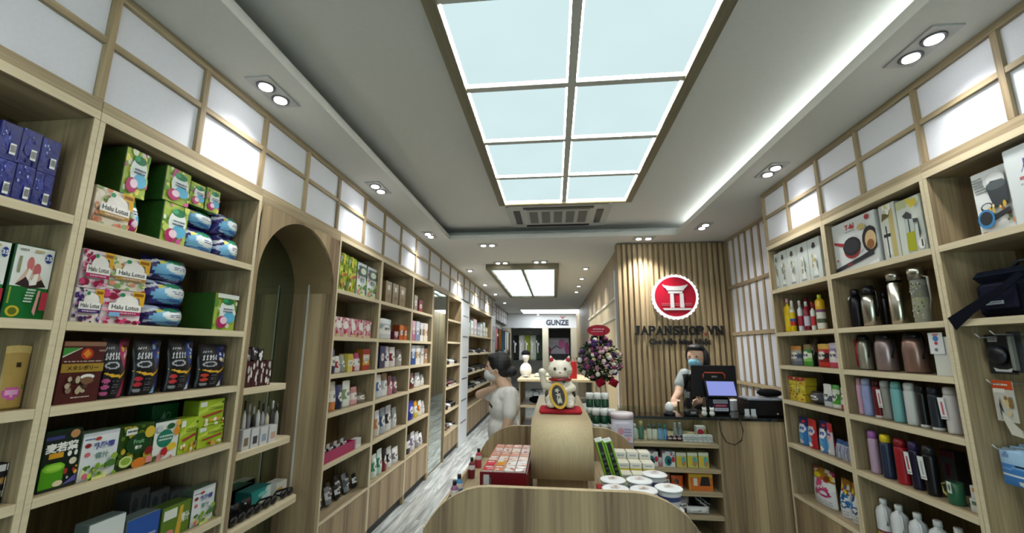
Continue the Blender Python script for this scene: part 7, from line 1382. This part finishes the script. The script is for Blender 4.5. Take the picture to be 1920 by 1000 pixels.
# low table in the middle of the inner shop
tb = thing('display_table', 'oak display table in the inner shop behind the lucky cat', 'table', (-.05, 7.2, 0))
MB().bbox(-.58, .62, 6.55, 7.9, 1.09, 1.13, .004, '#cdc6b4').build('top', 'wood_pale', tb)
for x in (-.56, .02, .58): MB().bbox(x, x+.02, 6.6, 7.85, 0, 1.0895, .002).build('side_panel', 'wood_z', tb)
for z in (.72, .36): MB().box(-.539, .019, 6.6, 7.85, z-.025, z).build('shelf', 'wood_x', tb); MB().box(.041, .579, 6.6, 7.85, z-.025, z).build('shelf', 'wood_x', tb)
TT = 1.1305
mb_ = thing('mannequin_bust', 'white half mannequin with a black cap on the display table', 'mannequin', (-.47, 6.9, TT+.02)); body('torso', [('ell', (0, 0, .10), (.10, .07, .12), '#dcdcda'), ('limb', (0, 0, .18), .035, (0, 0, .26), .032, '#dcdcda'), ('ell', (0, -.01, .32), (.06, .07, .085), '#e0dedb')], .01, 'ceramic', mb_, 3); MB().ell((0, 0, .372), (.075, .085, .055), '#15151a').build('cap', 'cloth', mb_, True)
MB().lathe([(.07, 0, '#ccc'), (.07, .012, '#ccc')], 0, 0, 16).build('base', 'plastic', mb_, True)
for k, (x, c, n) in enumerate(((-.27, '#b8bca8', 'sage'), (-.10, '#a0a894', 'olive'), (.08, '#c9c9bc', 'ivory'))):
    o = MB().lathe([(.082, 0, c), (.084, .004, c), (.055, .02, c), (.052, .05, c), (.035, .072, c), (.01, .078, c)], 0, 0, 20).build('sun_hat', 'cloth', None, True, (x, 6.8+.1*(k % 2), TT+.0006)); tag(o, n+' sun hat lying on the display table', 'hat', 'hats on the display table')
    MB().lathe([(.0565, .022, '#3a3f38'), (.0555, .034, '#3a3f38')], 0, 0, 20).build('hat_band', 'cloth', o, True)
o = MB().bbox(-.06, .06, -.04, .04, 0, .27, .004, '#a01c1c').build('gift_bag', 'paper', None, True, (.30, 6.75, TT+.0006)); MB().tube([(-.03, 0, .27), (-.02, 0, .33), (.02, 0, .33), (.03, 0, .27)], .004, '#7a1414', 5).build('handle', 'cloth', o, True); tag(o, 'red paper gift bag right of the lucky cat', 'bag')
o = MB().ell((0, 0, .06), (.12, .08, .058), '#15151a', 12, 8).build('handbag', 'cloth', None, True, (-.30, 6.9, .7215)); MB().tube([(-.06, 0, .10), (-.04, 0, .19), (.04, 0, .19), (.06, 0, .10)], .007, '#15151a', 6).build('handle', 'cloth', o, True); tag(o, 'black handbag on the shelf under the table', 'bag')
o = pouch_mb(.20, .17, .10, [('R', 0, 0, 1, 1, '#c9ccd6'), ('N', 0, 0, 1, 1, 5, 14, .06, .16, ['#e0e2ea', '#a8aab8', '#d4d6de'])], '#c9ccd6', 12, 12).build('plastic_bag', 'gloss'); o.location = (.28, 3.90, .94); tag(o, 'crumpled white plastic bag beyond the jars', 'bag')
cs = thing('side_stool', 'dark grey low stand holding the white plastic bag', 'stand', (.30, 3.92, 0)); MB().bbox(-.13, .15, -.10, .12, .90, .939, .006, '#3a3b40').build('top', 'plastic', cs, True)
for q in ((-.11, -.08), (.13, -.08), (-.11, .10), (.13, .10)): MB().box(q[0]-.012, q[0]+.012, q[1]-.012, q[1]+.012, 0, .8995, '#2c2d32').build('leg', 'plastic', cs, True)
settle()
